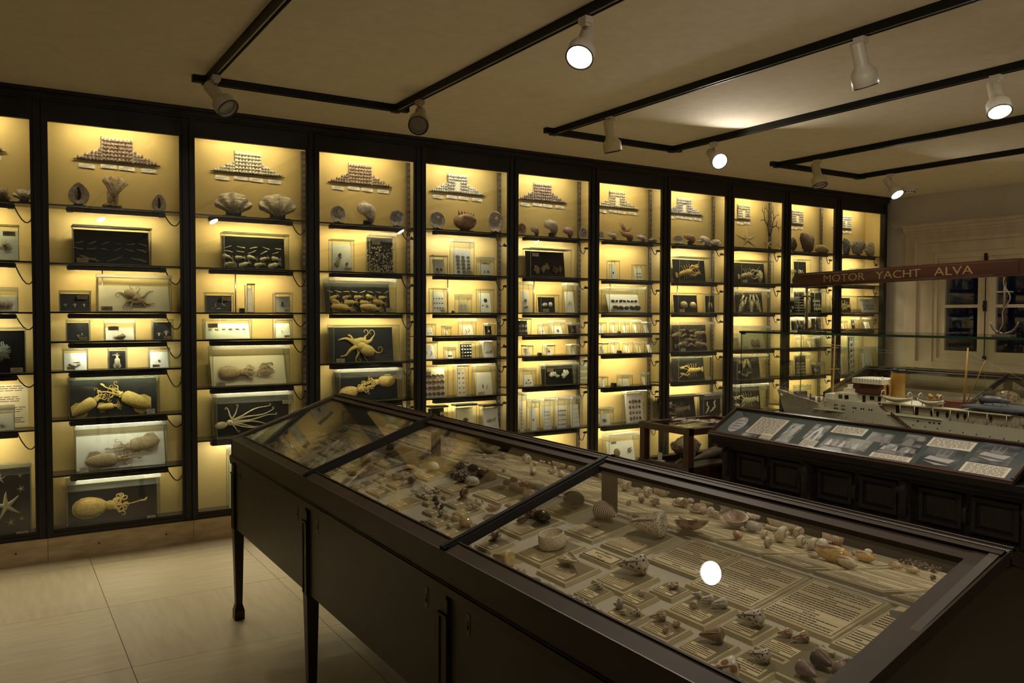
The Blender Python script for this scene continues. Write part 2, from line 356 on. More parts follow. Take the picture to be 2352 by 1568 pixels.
TONE = [[0,1,2,1,1],[1,0,1,2,1,2,1,0],[0,0,0,0,1,2,1],[0,1,1,1,3,1],[2,1,0,1,0,1,1,1],[2,0,1,0,0,2,1,1],[0,1,1,0,0,1,1,0],[2,0,0,0,1,1,1],[0,0,1,0,1,1,1],[1,1,2,1,0,0,0,0],[1,1,0,3,1,1,1]]
hs = MB()
def lamp(k, i, xc, z, tone):
    """strip lamp hung under shelf i (0: under the header)"""
    L = .60; y = .068
    where = 'under the header' if i == 0 else 'under the %s shelf' % NTH[i-1]
    t = thing('strip_lamp', 'black strip lamp %s, %s' % (where, ORD[k]), 'lamp', (xc, y, z))
    h = MB(); h.box((xc-L/2, y-.030, z-.031), (xc+L/2, y-.024, z)); h.box((xc-L/2, y-.030, z-.006), (xc+L/2, y+.026, z)); h.box((xc-L/2, y+.022, z-.014), (xc+L/2, y+.026, z))
    h.build('housing', LAMPH, t)
    MB().tube([(xc-L/2+.03, y, z-.0135), (xc+L/2-.03, y, z-.0135)], .0065, 6).build('lamp_tube', TUBES[tone], t)
    for s in (-1, 1):
        x = xc+s*(L/2-.012); MB().box((x-.018, y-.031, z-.031), (x+.018, y+.027, z+.001)).box((x+s*.018-.006, y-.012, z-.022), (x+s*.018+.006, y+.008, z-.006)).build('end_cap', LAMPH, t)
    r = random.Random(k*31+i); a = Vector((xc+L/2+.006, y, z-.014)); xe = bx(k)[1]+.012
    if i == 0: return
    b = Vector((xe, .105, z-.045-r.random()*.05)); sag = .04+.06*r.random(); pts = []
    for q in range(11):
        w = q/10; p = a.lerp(b, w); p.z -= sag*math.sin(math.pi*w)*(1.25-w)+ (.02*math.sin(2*math.pi*w) if r.random() < 2 else 0); p.x += .03*math.sin(math.pi*w); pts.append(p)
    MB().tube(pts, .0042, 6).build('cord', CORD, t)
    MB().tube([b-Vector((.02,0,0)), b, b+Vector((.035,.0,0))], [.006,.011,.011], 8).build('plug', CORD, t)
for k in range(11):
    xa, xb = bx(k); xc = (xa+xb)/2
    t = thing('wall_display_case', 'tall glazed wall case, black frame, cream back, %s' % ORD[k], 'display case', (xc, .13, ZP), 'glazed wall cases with shelves of specimens')
    MB().box((xa-.083, YBACK, ZP), (xb+.083 if k == 10 else xb, YBACK+.03, ZC)).build('back_panel', CREAM, t)
    MB().box((xa-.04, .061, ZP), (xb+.036, YBACK-.001, ZB-.012)).build('case_floor', SHELFM, t)
    MB().box((xa, .0, ZP), (xb, .06, ZB)).box((xa, .008, ZB), (xb, .022, ZB+.02)).build('bottom_rail', FRAME, t)
    MB().box((xa, .0, ZT), (xb, .06, 3.04)).box((xa-.04, .06, ZT+.085), (xb+.036, YBACK, ZT+.095)).box((xa, .010, ZT-.004), (xb, .02, ZT)).build('header', FRAME, t)
    p = MB(); p.box((xb, -.006, ZP), (xb+.036, .055, 3.04)); p.box((xb+.036, .004, ZP), (xb+.046, .055, 3.04)); p.box((xb+.046, -.012, ZP), (xb+.083, .055, 3.04)); p.box((xb-.018, .006, ZB), (xb, .024, ZT))
    if k == 10: p = MB().box((xb, -.012, ZP), (xb+.05, .055, 3.04)).box((xb+.03, .055, ZP), (xb+.05, YBACK, 3.04))
    p.build('post', FRAME, t)
    if k == 10: MB().box((xb+.018, .056, ZP), (xb+.03, YBACK-.001, ZT+.08)).build('side_lining', CREAM, t)
    if k == 0: MB().box((xa-.083, -.012, ZP), (xa, .055, 3.04)).build('post', FRAME, t)
    MB().box((xa-.005, .012, ZB-.01), (xb+.004, .017, ZT+.01)).build('glass_pane', GLASS, t)
    u = MB(); ux = xb+.045; u.box((ux-.016, YBACK-.022, ZB-.01), (ux+.016, YBACK, ZT+.03))
    for q in range(55):
        z = ZB+.03+q*.05; u.box((ux-.009, YBACK-.0228, z), (ux-.003, YBACK-.022, z+.022), 1); u.box((ux+.003, YBACK-.0228, z), (ux+.009, YBACK-.022, z+.022), 1)
    if k < 10: u.build('slotted_upright', [RAILG, INK], t)
    for i, z in enumerate(SHELF[k]):
        MB().box((xa-.04, .045, z-.008), (xb+.035, YBACK-.024, z), 0).box((xa-.04, .038, z-.010), (xb+.035, .045, z+.0008), 1).build('shelf', [SHELFM, SHELFE], t)
        MB().box((ux-.012, YBACK-.19, z-.022), (ux-.008, YBACK-.02, z-.009)).box((ux-.012, YBACK-.03, z-.05), (ux-.008, YBACK-.02, z-.009)).build('shelf_bracket', RAILG, t)
        lamp(k, i+1, xc, z-.013, TONE[k][i])
    lamp(k, 0, xc, ZT+.084, 1 if k in (4,5,7) else 0)
    if k in (1,2,4,5,6,7,8,9):                                # thin rods between second and third shelf
        j = 1; MB().tube([(xc-.08, YBACK-.03, SHELF[k][2]), (xc-.08, YBACK-.03, SHELF[k][1]-.01)], .005, 6).build('support_rod', CHROME, t)
cr = MB(); xe = bx(10)[1]+.05
for y0, z0, z1 in ((-.02, 3.035, 3.05), (-.035, 3.05, 3.075), (-.028, 3.075, 3.085), (-.055, 3.085, ZC)): cr.box((XL, y0, z0), (xe+.012, YBACK, z1))
struct('trim_1', cr, FRAME)
# printed sheets on the back panels
def sheet(x0, x1, z0, z1, n, label, m=PAPER):
    t = MB(); t.box((x0, YBACK-.002, z0), (x1, YBACK-.0002, z1), 0); r = random.Random(n)
    for i in range(n):
        z = z1-(i+1.2)*(z1-z0)/(n+1.5)
        if i % 5 == 4: continue
        x = x0+.03*(x1-x0)
        while x < x1-.1*(x1-x0):
            w = (.03+.05*r.random())*(x1-x0)*1.4; t.box((x, YBACK-.0026, z), (min(x+w, x1-.03*(x1-x0)), YBACK-.002, z+.0045), 1); x += w+.012*(x1-x0)
            if i % 5 == 3 and x > x0+.5*(x1-x0): break
    tag(t.build('printed_sheet', [m, INK]), label, 'printed sheet')
sheet(-.35, .185, .89, 1.17, 18, 'cream sheet of printed text behind a jar in the partly visible left bay')
sheet(bx(5)[1]-.03, bx(5)[1]+.17, .985, 1.21, 16, 'greenish sheet of printed text beside the post right of the fifth bay', mat('greenish paper', (.62,.63,.42), .8))
# bay, shelf (-1: floor of the case), left, right and top edge, backing, lid, look, specimens
JARS = [
(0,2,-47.8,43.1,514.1,'w','g','pale many-legged sea spider on white','tuft,.62,.5,.42,0,tan'),
(0,3,-47.8,41.5,659.2,'w','w','tan anemone tuft on white','tuft,.5,.42,.5,20,tan;tuft,.72,.4,.4,90,tan'),
(0,4,-67.0,59.2,751.6,'k','g','large pale fan-rayed basket star on black','fan,.50,.5,.42,0,grey'),
(0,5,-44.6,33.5,933.5,'w','w','pale feathery growth on white','tuft,.6,.35,.35,0,pale'),
(0,-1,-31.0,71.4,1066.7,'k','w','one giant starfish among small starfish on black','star,.42,.45,.40,12,pale;star,.76,.88,.07,0,pale;star,.78,.68,.10,20,pale;star,.52,.2,.12,10,pale;star,.78,.24,.08,30,pale;star,.28,.85,.16,0,pale'),
(1,2,164.2,347.6,518.9,'k','c','four rows of pale sea slugs on black','slug*6*1,.08,.92,.62,.62,.075,pale;slug*6*1,.07,.90,.44,.44,.09,pale;slug*3*1,.20,.86,.15,.15,.17,pale'),
(1,3,135.0,208.7,666.7,'k','g','three small pale octopuses under a cream strip on black','octo,.18,.34,.12,90,pale;octo,.5,.34,.14,90,pale;octo,.82,.34,.13,90,pale'),
(1,3,220.1,393.9,630.5,'c','w','sprawling octopus on cream','bigocto,.50,.48,.72,0,tan'),
(1,4,150.7,207.6,733.7,'k','g','two tiny pale squid on black','octo,.52,.25,.16,90,pale;octo,.68,.34,.14,-90,pale'),
(1,4,237.7,311.4,734.8,'w','w','small pale squid on white','squid,.45,.25,.45,190,tan;octo,.58,.5,.1,0,pale'),
(1,4,347.1,398.4,732.6,'k','g','two upright tiny octopuses on black','octo,.34,.3,.2,90,pale;octo,.72,.36,.28,90,pale'),
(1,5,142.9,202.0,799.6,'w','g','two pale worms on white','slug,.55,.45,.24,0,tan;worm,.46,.28,.5,0,tan'),
(1,5,246.7,292.4,798.4,'k','g','one upright slender squid on black','squid,.5,.48,1.15,90,pale'),
(1,5,339.3,390.6,798.4,'w','g','one tiny brown specimen on white','blob,.5,.42,.14,0,brown'),
(1,6,154.0,367.2,864.3,'k','g','three golden squids on black','squid,.24,.36,.46,36,gold;squid,.46,.24,.28,6,gold;squid2,.66,.46,.56,152,gold'),
(1,7,169.0,384.5,972.6,'w','w','two large tan squids end to end on white','squid2,.66,.62,.62,188,tan;squid2,.38,.26,.62,2,tan'),
(1,-1,150.0,367.9,1094.0,'k','w','one golden cuttlefish trailing a tentacle on black','cuttle,.40,.40,.68,2,gold'),
(2,2,505.7,663.7,534.4,'k','g','four rows of small pale squid on black','slug*5*1,.1,.9,.66,.66,.08,pale;slug*5*1,.1,.85,.52,.52,.09,pale;squid*5*1,.1,.87,.34,.34,.13,pale;squid*4*1,.12,.84,.15,.15,.17,pale'),
(2,3,468.2,537.0,671.0,'k','g','three curled pale worms on black','worm,.35,.35,.3,60,pale;worm,.68,.5,.3,-60,pale;slug,.5,.2,.14,0,pale'),
(2,3,561.4,584.7,650.9,'w','c','narrow upright with a single thread worm','worm,.5,.35,.4,90,brown'),
(2,3,625.7,672.3,671.0,'w','c','brown mushroom-shaped specimen on white','octo,.5,.5,.34,-90,brown'),
(2,4,464.6,578.8,732.6,'w','g','row of six tiny octopuses on white','octo*6*1,.12,.88,.62,.62,.07,tan'),
(2,4,625.7,671.9,731.0,'w','g','one tiny upright specimen on white','slug,.48,.42,.2,90,brown'),
(2,5,478.0,665.5,793.2,'c','w','heavy squid with tangled arms on cream','cuttle,.36,.42,.62,0,tan;tangle,.72,.48,.24,0,tan'),
(2,6,487.0,675.1,901.6,'k','w','long-armed octopus with trailing arms on black','longocto,.24,.36,.86,0,pale'),
(2,-1,519.0,576.2,1023.8,'y','w','tall yellow jointed stalks','worm,.4,.5,.7,90,gold;worm,.6,.5,.7,90,gold'),
(3,2,754.8,813.7,549.1,'w','g','three pale snails on white','snail,.45,.52,.32,90,tan;blob,.25,.25,.3,0,tan;snail,.75,.22,.26,70,tan'),
(3,2,840.5,910.1,534.4,'k','w','dense mass of tiny pale eggs on black','speck,.5,.46,.95,0,pale'),
(3,3,741.4,910.1,634.8,'k','w','rows of small golden squid on black','slug*8*1,.08,.95,.70,.70,.07,pale;squid*5*1,.15,.9,.52,.52,.13,gold;squid*4*1,.18,.85,.33,.33,.18,gold;squid*2*1,.28,.72,.13,.13,.36,gold'),
(3,4,751.6,917.4,745.4,'k','g','large golden octopus on black','bigocto,.5,.48,.78,180,gold'),
(3,5,766.0,927.0,841.0,'k','w','two golden cuttlefish on black','cuttle,.70,.62,.48,186,gold;cuttle,.32,.34,.55,16,gold'),
(4,2,986.7,1028.8,585.7,'w','c','two brown fan shells on white','disc,.35,.3,.17,0,brown;disc,.68,.3,.17,0,brown'),
(4,2,1032.6,1089.8,548.9,'w','w','column of grey limpets on white','limpet*3*5,.25,.85,.10,.68,.11,grey'),
(4,2,1093.6,1135.7,589.9,'w','w','two olive oval shells on white','oval,.4,.32,.16,80,tan;oval,.72,.32,.16,80,brown'),
(4,3,985.0,1027.9,661.4,'w','g','twelve dark mussels in three rows on white','oval*4*3,.15,.85,.22,.68,.07,dark'),
(4,3,1043.9,1084.1,675.4,'c','w','four cream oval clams on cream','limpet*2*2,.32,.7,.25,.58,.15,cream'),
(4,3,1093.5,1135.0,663.6,'w','g','large dark disc shell above two small ones on white','disc,.56,.62,.22,20,dark;disc,.28,.36,.08,0,dark;disc,.66,.32,.16,0,grey'),
(4,4,966.8,1001.6,743.1,'w','g','two tiny grey shells on white','oval*2*1,.4,.75,.3,.3,.08,grey'),
(4,4,1013.7,1037.0,748.5,'c','w','low cream with one flat shell','oval,.5,.2,.25,0,tan'),
(4,4,1052.0,1094.0,729.7,'w','w','two slender brownish shells on white','worm,.38,.3,.3,80,pink;worm,.65,.45,.32,75,brown'),
(4,4,1110.4,1138.2,742.6,'k','c','pale lumpy mollusc on black','blob,.5,.42,.25,0,white'),
(4,5,964.1,1005.6,782.8,'w','c','two curved pink specimens on white','worm,.3,.45,.35,80,pink;worm,.7,.4,.4,70,brown'),
(4,5,1019.0,1047.7,796.7,'w','w','two dark-rimmed clams on white','limpet*2*1,.38,.72,.33,.33,.17,dark'),
(4,5,1053.3,1092.7,784.7,'k','g','sixteen white clams in a grid on black','oval*4*4,.18,.88,.14,.86,.09,white'),
(4,5,1101.3,1140.4,782.8,'w','c','three olive mussels in a row on white','oval,.25,.36,.12,80,tan;oval,.48,.38,.16,70,tan;oval,.78,.42,.2,50,brown'),
(4,6,958.8,1029.7,836.9,'w','g','rows of brown ark shells on white','limpet*5*4,.12,.88,.12,.72,.10,brown'),
(4,6,1040.5,1076.6,838.2,'w','c','two columns of orange scallops on white','limpet*2*5,.35,.8,.12,.82,.11,orange'),
(4,6,1083.3,1137.7,835.6,'w','w','two long pen shells on white','pen,.42,.45,.34,-80,brown;pen,.7,.42,.30,-105,cream'),
(4,7,980.2,1028.9,932.0,'k','k','dark under a pale tag','oval,.5,.5,.2,0,grey'),
(4,7,1037.8,1095.4,928.0,'y','k','one dark-centred abalone on cream','limpet,.55,.52,.2,0,brown;oval,.55,.52,.12,20,dark'),
(4,7,1100.2,1153.0,929.3,'w','k','wavy pale oyster frills on white','petal,.4,.45,.25,0,tan;petal,.75,.5,.22,40,cream'),
(5,2,1200.9,1312.5,569.9,'k','c','row of tan coral lumps on black','blob,.24,.28,.13,0,tan;blob,.42,.3,.11,0,tan;blob,.52,.4,.10,0,tan;blob,.72,.28,.12,0,brown;blob,.85,.32,.10,0,brown'),
(5,3,1190.5,1224.5,646.7,'w','w','stacked brown cluster shells on white','blob,.5,.55,.26,0,tan;blob,.62,.25,.22,0,brown;blob,.36,.22,.16,0,brown'),
(5,3,1232.0,1284.2,676.2,'k','g','gaping pair of white fluted clams on black','petal,.36,.48,.22,0,white;disc,.74,.52,.17,60,white'),
(5,3,1290.9,1327.1,649.4,'w','w','two slender brown razor clams on white','worm,.42,.45,.4,70,brown;worm,.62,.4,.4,80,brown'),
(5,4,1186.5,1220.7,727.1,'k','c','six white branching corals on black','star*3*2,.2,.85,.25,.6,.12,white'),
(5,4,1234.7,1260.1,741.8,'w','w','two pink clam valves on white','limpet*2*1,.38,.62,.42,.42,.13,pink'),
(5,4,1260.9,1299.0,735.1,'w','w','brown cracked oval on white','blob,.55,.4,.2,0,tan'),
(5,4,1301.6,1333.8,740.5,'k','w','dark folded wedge on black','pen,.5,.5,.3,-70,cream'),
(5,5,1197.7,1224.8,792.7,'w','c','grey disc and two dots on white','disc,.58,.42,.12,0,grey;oval*2*1,.3,.55,.2,.2,.06,grey'),
(5,5,1245.4,1275.4,791.4,'w','c','brown crinkled shell on white','blob,.58,.5,.22,0,brown'),
(5,5,1300.3,1327.9,790.5,'w','c','one small tan disc on white','disc,.6,.5,.1,0,tan'),
(5,6,1191.8,1232.0,846.3,'w','w','four striped brown clams on white','oval,.6,.52,.13,0,brown;oval,.34,.3,.12,60,brown;oval,.75,.28,.13,0,grey;oval,.5,.22,.09,0,brown'),
(5,6,1237.9,1329.0,832.3,'k','w','two white ruffled petal clusters on black','petal,.34,.52,.16,0,white;petal,.5,.42,.1,0,white;petal,.74,.52,.2,30,white'),
(5,7,1187.8,1210.0,899.8,'w','w','tall grid of dark mussels on white','oval*3*6,.2,.85,.12,.72,.13,dark'),
(5,7,1210.0,1239.5,918.6,'w','w','big knobbed conch','bigconch,.55,.45,.42,90,tan'),
(5,7,1239.5,1274.3,914.6,'w','w','grid of grey snails,second from the right post','snail*3*5,.3,.8,.12,.75,.11,grey'),
(5,7,1270.8,1308.3,912.7,'w','w','crowded brown snails on white','snail*4*4,.2,.9,.15,.75,.12,brown'),
(5,7,1303.5,1338.6,910.6,'w','w','pale snails on a leaning white board','snail*3*4,.35,.9,.2,.78,.10,tan'),
(6,2,1393.6,1423.5,597.6,'w','g','one dark oval chiton on white','oval,.55,.42,.22,90,dark'),
(6,2,1451.1,1484.3,607.1,'w','g','six small brown chitons on white','oval*3*1,.3,.75,.25,.25,.09,brown;oval*2*1,.4,.7,.55,.55,.1,brown'),
(6,3,1381.2,1483.2,657.7,'w','w','two rows of dark chitons on a leaning board','oval*7*1,.18,.9,.62,.62,.055,dark;oval*5*1,.22,.9,.24,.24,.13,dark'),
(6,4,1368.7,1393.1,739.9,'w','g','small plain white,first in its row','oval,.5,.35,.1,90,grey'),
(6,4,1400.3,1421.8,734.7,'w','w','tall blank white,second in its row','oval,.5,.5,.05,0,grey'),
(6,4,1425.2,1446.8,736.2,'w','w','lidded blank white,middle of its row','oval,.5,.3,.06,0,tan'),
(6,4,1450.8,1472.0,734.1,'w','w','slim bright white,fourth in its row','oval,.5,.5,.05,0,tan'),
(6,4,1474.3,1497.3,739.0,'w','c','dim white next to the steel upright','oval,.5,.45,.09,90,grey'),
(6,5,1371.6,1396.8,787.8,'w','c','one grey seed-like shell,first in its row','oval,.55,.5,.12,80,grey'),
(6,5,1400.8,1422.7,781.2,'w','w','tall white,second in its row','oval,.5,.3,.1,0,tan'),
(6,5,1429.6,1454.2,784.9,'w','w','blank white beside a black block','oval,.55,.4,.06,0,tan'),
(6,5,1454.8,1480.6,784.9,'y','w','one tiny fly-like speck on cream','worm,.5,.45,.2,90,dark'),
(6,5,1480.6,1504.8,784.4,'w','g','leaning white board,last in its row','oval,.55,.5,.06,0,grey'),
(6,6,1371.6,1396.8,865.3,'w','g','two tiny specks on white','oval*2*1,.4,.7,.35,.35,.05,dark'),
(6,6,1416.9,1453.4,861.6,'w','w','six pin-like specks on white','oval*4*1,.3,.85,.25,.25,.035,dark;oval*2*1,.5,.75,.5,.5,.035,dark'),
(6,6,1471.2,1491.3,854.7,'w','w','one thin brown blade on white','worm,.55,.5,.3,85,tan'),
(6,7,1368.7,1409.7,937.1,'w','w','brown weed sprig on white','tangle,.5,.4,.3,0,brown'),
(6,7,1428.1,1485.5,897.7,'w','c','rows of brown barnacle shells on a leaning board','blob*4*4,.25,.8,.15,.72,.085,brown'),
(6,-1,1383.1,1469.2,995.9,'w','w','two brown horseshoe crabs','disc,.35,.45,.17,60,brown;tangle,.82,.5,.14,0,brown'),
(7,2,1539.6,1638.3,589.3,'k','g','orange spiny lobster folded on black','lobster,.45,.45,.72,10,orange;tangle,.64,.5,.26,0,orange'),
(7,3,1542.4,1615.5,672.1,'k','g','two round tan crabs on black','ovalb,.36,.42,.2,0,tan;ovalb,.76,.42,.17,0,tan'),
(7,3,1617.0,1651.4,673.9,'k','g','pale shrimps standing on black','lobster,.38,.45,.4,80,pale;lobster,.68,.45,.36,100,pale'),
(7,4,1538.0,1642.8,739.0,'k','w','four long-feelered lobsters on black','lobster,.7,.68,.42,180,tan;lobster,.15,.66,.4,10,tan;lobster,.3,.3,.42,10,tan;lobster,.7,.28,.42,170,tan'),
(7,5,1538.0,1635.6,817.4,'k','g','one yellow slipper lobster on black','lobster,.55,.42,.62,180,gold'),
(7,6,1505.0,1617.0,909.8,'k','k','clawed tan crab with raised feeler on black','lobster,.5,.42,.6,180,tan'),
(7,6,1602.6,1667.2,902.6,'k','w','coiled pale ribbed shrimp on black','worm,.35,.4,.3,80,pale;worm,.65,.45,.45,60,pale'),
(8,2,1680.1,1777.2,597.4,'k','g','pale thick-clawed lobster','lobster,.46,.42,.82,5,tan;blob,.78,.35,.18,0,tan'),
(8,3,1683.4,1769.4,663.3,'k','w','three pale crayfish on black','lobster,.2,.4,.5,55,pale;lobster,.55,.42,.45,80,pale;lobster,.78,.42,.5,110,pale'),
(8,4,1684.9,1771.0,747.8,'y','w','tan crab-claw lump on cream','blob,.52,.32,.16,0,tan;blob,.70,.3,.15,0,tan'),
(8,4,1684.5,1694.4,775.6,'k','w','slim dark,hugging the post','oval,.5,.4,.2,0,pale'),
(8,5,1671.5,1764.3,814.8,'k','w','pair of large dim claws on black','pen,.4,.5,.3,60,tan;pen,.66,.5,.3,115,tan;worm,.45,.2,.4,0,tan'),
(8,6,1667.7,1766.2,882.7,'k','w','pale lobster lying beside a white tag','lobster,.5,.4,.75,180,pale'),
(9,2,1820.7,1863.1,595.2,'k','g','pale crab claws on black','blob,.4,.52,.2,0,pale;blob,.62,.32,.2,0,pale;worm,.7,.45,.3,90,pale'),
(9,2,1798.4,1828.5,618.6,'c','w','plain cream behind the post','oval,.5,.4,.1,0,grey'),
(9,3,1793.9,1836.3,683.3,'k','w','two pale ear-shaped crabs on black','oval,.5,.4,.14,70,pale;oval,.8,.42,.14,110,pale'),
(9,3,1821.8,1858.7,663.3,'k','w','dotted grid of white barnacles on black','oval*6*6,.12,.88,.1,.75,.05,white'),
(9,3,1858.7,1897.7,667.7,'k','g','three rows of pale crabs on a leaning board','crab*4*1,.3,.8,.58,.58,.07,pale;crab*3*1,.35,.8,.38,.38,.08,pale;crab*3*1,.4,.85,.18,.18,.1,pale'),
(9,4,1814.0,1858.7,729.1,'k','w','white twisted crab on black','crab,.5,.45,.2,20,pale;worm,.7,.4,.2,0,pale'),
(9,4,1860.9,1889.9,728.0,'k','c','one pale claw on black','worm,.55,.5,.4,80,pale'),
(9,5,1829.3,1846.5,770.8,'c','w','tan frog-like crab on cream','crab,.5,.32,.25,0,tan'),
(9,5,1851.3,1870.1,775.6,'c','w','three specks on cream','oval*3*1,.3,.75,.35,.35,.05,dark'),
(9,5,1871.8,1889.6,770.8,'k','w','pale crabs in two rows on black','crab*2*2,.35,.7,.25,.6,.1,pale'),
(9,6,1822.6,1861.8,811.0,'k','w','four rows of white crabs on a black board','crab*6*4,.2,.85,.12,.6,.05,white'),
(9,6,1860.9,1895.3,832.0,'k','w','white hermit crab pair on black','blob,.35,.45,.2,0,white;crab,.7,.4,.12,0,grey'),
(9,6,1813.1,1822.6,827.2,'c','w','narrow plain one beside the post','oval,.5,.4,.1,0,grey'),
(9,7,1822.6,1863.7,884.6,'w','w','bright white,half behind the yacht','crab,.5,.4,.15,0,grey'),
(10,2,1950.2,1994.8,616.4,'c','w','cream one,mostly behind the name board','crab,.5,.4,.2,0,tan'),
(10,3,1906.7,1969.2,678.9,'k','g','three yellow crabs on black','crab,.58,.5,.14,0,gold;crab,.62,.28,.13,0,gold;crab,.85,.42,.14,0,gold'),
(10,3,1969.2,2020.5,679.6,'w','k','two rows of grey crabs on white','crab*5*2,.2,.85,.28,.5,.06,grey'),
(10,4,1931.2,1946.8,735.8,'w','w','small white beside the post','crab,.5,.4,.15,0,grey'),
(10,4,1952.9,1974.3,729.1,'k','w','one white spread crab on blue-black','crab,.5,.5,.3,0,white'),
(10,4,1979.2,2007.1,729.1,'w','w','three tan specks on white','crab,.3,.25,.08,0,tan;crab,.7,.25,.08,0,tan;crab,.5,.5,.06,0,tan'),
(10,5,1931.7,1945.1,798.5,'w','w','tall grid of grey crabs on white','crab*2*7,.3,.7,.1,.8,.16,grey'),
(10,5,1945.1,1973.8,767.0,'k','w','tall leaning column of white crabs on black','crab*1*6,.5,.5,.1,.85,.3,white'),
(10,5,1973.8,2013.9,796.6,'w','w','wide glass with a pale crab at its floor','crab,.5,.25,.25,0,tan'),
]
# ================================================================ specimens (unit size, lying in the x-z plane, facing -y)
PAL = dict(pale=(.66,.58,.40), tan=(.50,.39,.24), gold=(.62,.44,.15), brown=(.24,.15,.08), white=(.82,.80,.74), dark=(.06,.05,.045), grey=(.38,.36,.32), cream=(.74,.66,.46), pink=(.55,.33,.26), orange=(.62,.36,.10))
def shade(c): b = PAL[c]; return mat(c+' specimen', b, .5, var=tuple(x*.72 for x in b), scale=26, bump=.15)
V3 = lambda x, z, y=0: Vector((x, -y, z))
def wavy(m, a, b, r0, r1, amp, ph, n=10, y=.03, curl=0, lift=0):
    a = Vector(a); b = Vector(b); d = b-a; nrm = Vector((-d.z, 0, d.x)); pts = []; rr = []
    for i in range(n+1):
        w = i/n; p = a+d*w+nrm*(amp*math.sin(ph+w*6.0)*w) + Vector((0,-lift*math.sin(3.1*w),0))
        pts.append(p); rr.append(r0+(r1-r0)*w)
    if curl:
        c = pts[-1]; t = (pts[-1]-pts[-2]).normalized(); R = .05*abs(curl); nn = Vector((-t.z,0,t.x))*(1 if curl > 0 else -1); ce = c+nn*R
        for i in range(1, 11):
            g = i*.55; f = R*(1-i/13); pts.append(ce-nn*(f*math.cos(g))+t*(f*math.sin(g))); rr.append(r1*(1-i/16))
    m.tube(pts, rr, 7, flat=.8)
def s_slug(m, r): wavy(m, V3(-.5,0,.05), V3(.35,.02,.05), .045, .09, .05, r.random()*6); m.ell(V3(.40,.02,.06), (.10,.08,.07)); m.tube([V3(.46,.04,.06), V3(.56,.11,.06)], .02, 5)
def s_worm(m, r):
    pts = [V3(-.5+i*.1, .10*math.sin(i*.75+1)+.05*math.sin(i*1.9), .05) for i in range(11)]
    m.tube(pts, [.03,.05,.06,.065,.07,.07,.065,.06,.055,.045,.025], 8)
def s_squid(m, r, two=False, stout=1.3):
    k = stout; m.tube([V3(-.5,0,.05), V3(-.46,0,.06), V3(-.36,0,.08), V3(-.2,0,.09), V3(-.05,0,.09), V3(.06,0,.08), V3(.09,0,.07)], [.012*k,.045*k,.085*k,.11*k,.112*k,.10*k,.075*k], 12, flat=.7)
    m.prism([(-.5,0),(-.40,.15*k),(-.26,.155*k),(-.12,.085*k),(-.12,-.085*k),(-.26,-.155*k),(-.40,-.15*k)], lambda x, z: V3(x, z, .045), lambda x, z: V3(x, z, .062))
    m.ell(V3(.13,0,.07), (.075,.05,.06)); m.ell(V3(.145,.05,.09), (.02,.015,.02)); m.ell(V3(.145,-.05,.09), (.02,.015,.02))
    for i in range(6):
        g = -.5+i*.2; wavy(m, V3(.17,.012*(i-2.5),.07), V3(.17+.18*math.cos(g), .24*math.sin(g), .06), .020, .008, .25, i*1.7, curl=(1 if i > 2 else -1))
    if two:
        wavy(m, V3(.18,.02,.09), V3(.50,.10,.06), .014, .012, .06, 1, 12); wavy(m, V3(.18,-.01,.09), V3(.52,-.03,.06), .014, .012, .06, 3, 12)
        for e in (V3(.53,.11,.06), V3(.55,-.035,.06)): m.ell(e, (.045,.016,.02))
def s_squid2(m, r): s_squid(m, r, True)
def s_cuttle(m, r):
    m.ell(V3(-.22,0,.06), (.27,.075,.15), None, 0, 16, 10, lambda d: 1+.04*math.sin(9*d.x)); m.ell(V3(-.23,0,.05), (.285,.02,.185), None, 0, 18, 8, lambda d: 1+.05*math.sin(14*d.x))
    m.ell(V3(.09,.0,.08), (.09,.07,.085)); m.ell(V3(.10,.06,.12), (.025,.02,.025))
    for i in range(7):
        g = -.75+i*.25; wavy(m, V3(.14,.018*(i-3),.08), V3(.16+.15*math.cos(g), .19*math.sin(g)+.01, .07), .030, .014, .3, i*2.1, curl=(1 if i > 3 else -1))
    wavy(m, V3(.2,-.02,.1), V3(.62,-.0,.06), .011, .010, .03, 2, 14); m.tube([V3(.6,0,.06), V3(.66,.01,.06), V3(.69,.05,.06)], [.011,.022,.012], 7)
def s_octo(m, r):
    m.ell(V3(-.22,0,.1), (.22,.13,.17)); m.ell(V3(.02,0,.09), (.12,.1,.12)); m.ell(V3(.03,.09,.15), (.03,.03,.03)); m.ell(V3(.03,-.09,.15), (.03,.03,.03))
    for i in range(8):
        g = -1.25+i*.357; wavy(m, V3(.06,.02*(i-3.5),.07), V3(.1+.38*math.cos(g), .46*math.sin(g), .05), .045, .014, .22, i*1.3, curl=(1.2 if i > 3 else -1.2))
def s_bigocto(m, r):
    m.ell(V3(-.10,.14,.10), (.17,.10,.125), Matrix.Rotation(.4,3,'Y')); m.ell(V3(.02,.04,.09), (.11,.08,.10)); m.ell(V3(.06,-.04,.07), (.16,.05,.12), None, 0, 14, 8, lambda d: 1+.12*math.sin(5*d.x+3*d.z))
    for i, (x, z, c) in enumerate(((-.42,.16,1.6),(-.30,-.16,1.8),(-.12,-.22,1.5),(.30,-.20,.3),(.50,-.16,.2),(.48,.22,.3),(.12,.30,1.4),(-.08,.34,-1.5))):
        wavy(m, V3(.03+.05*math.copysign(1,x), .02*math.copysign(1,z), .07), V3(x, z, .04), .058, .012, .12, i*1.9, 14, curl=c)
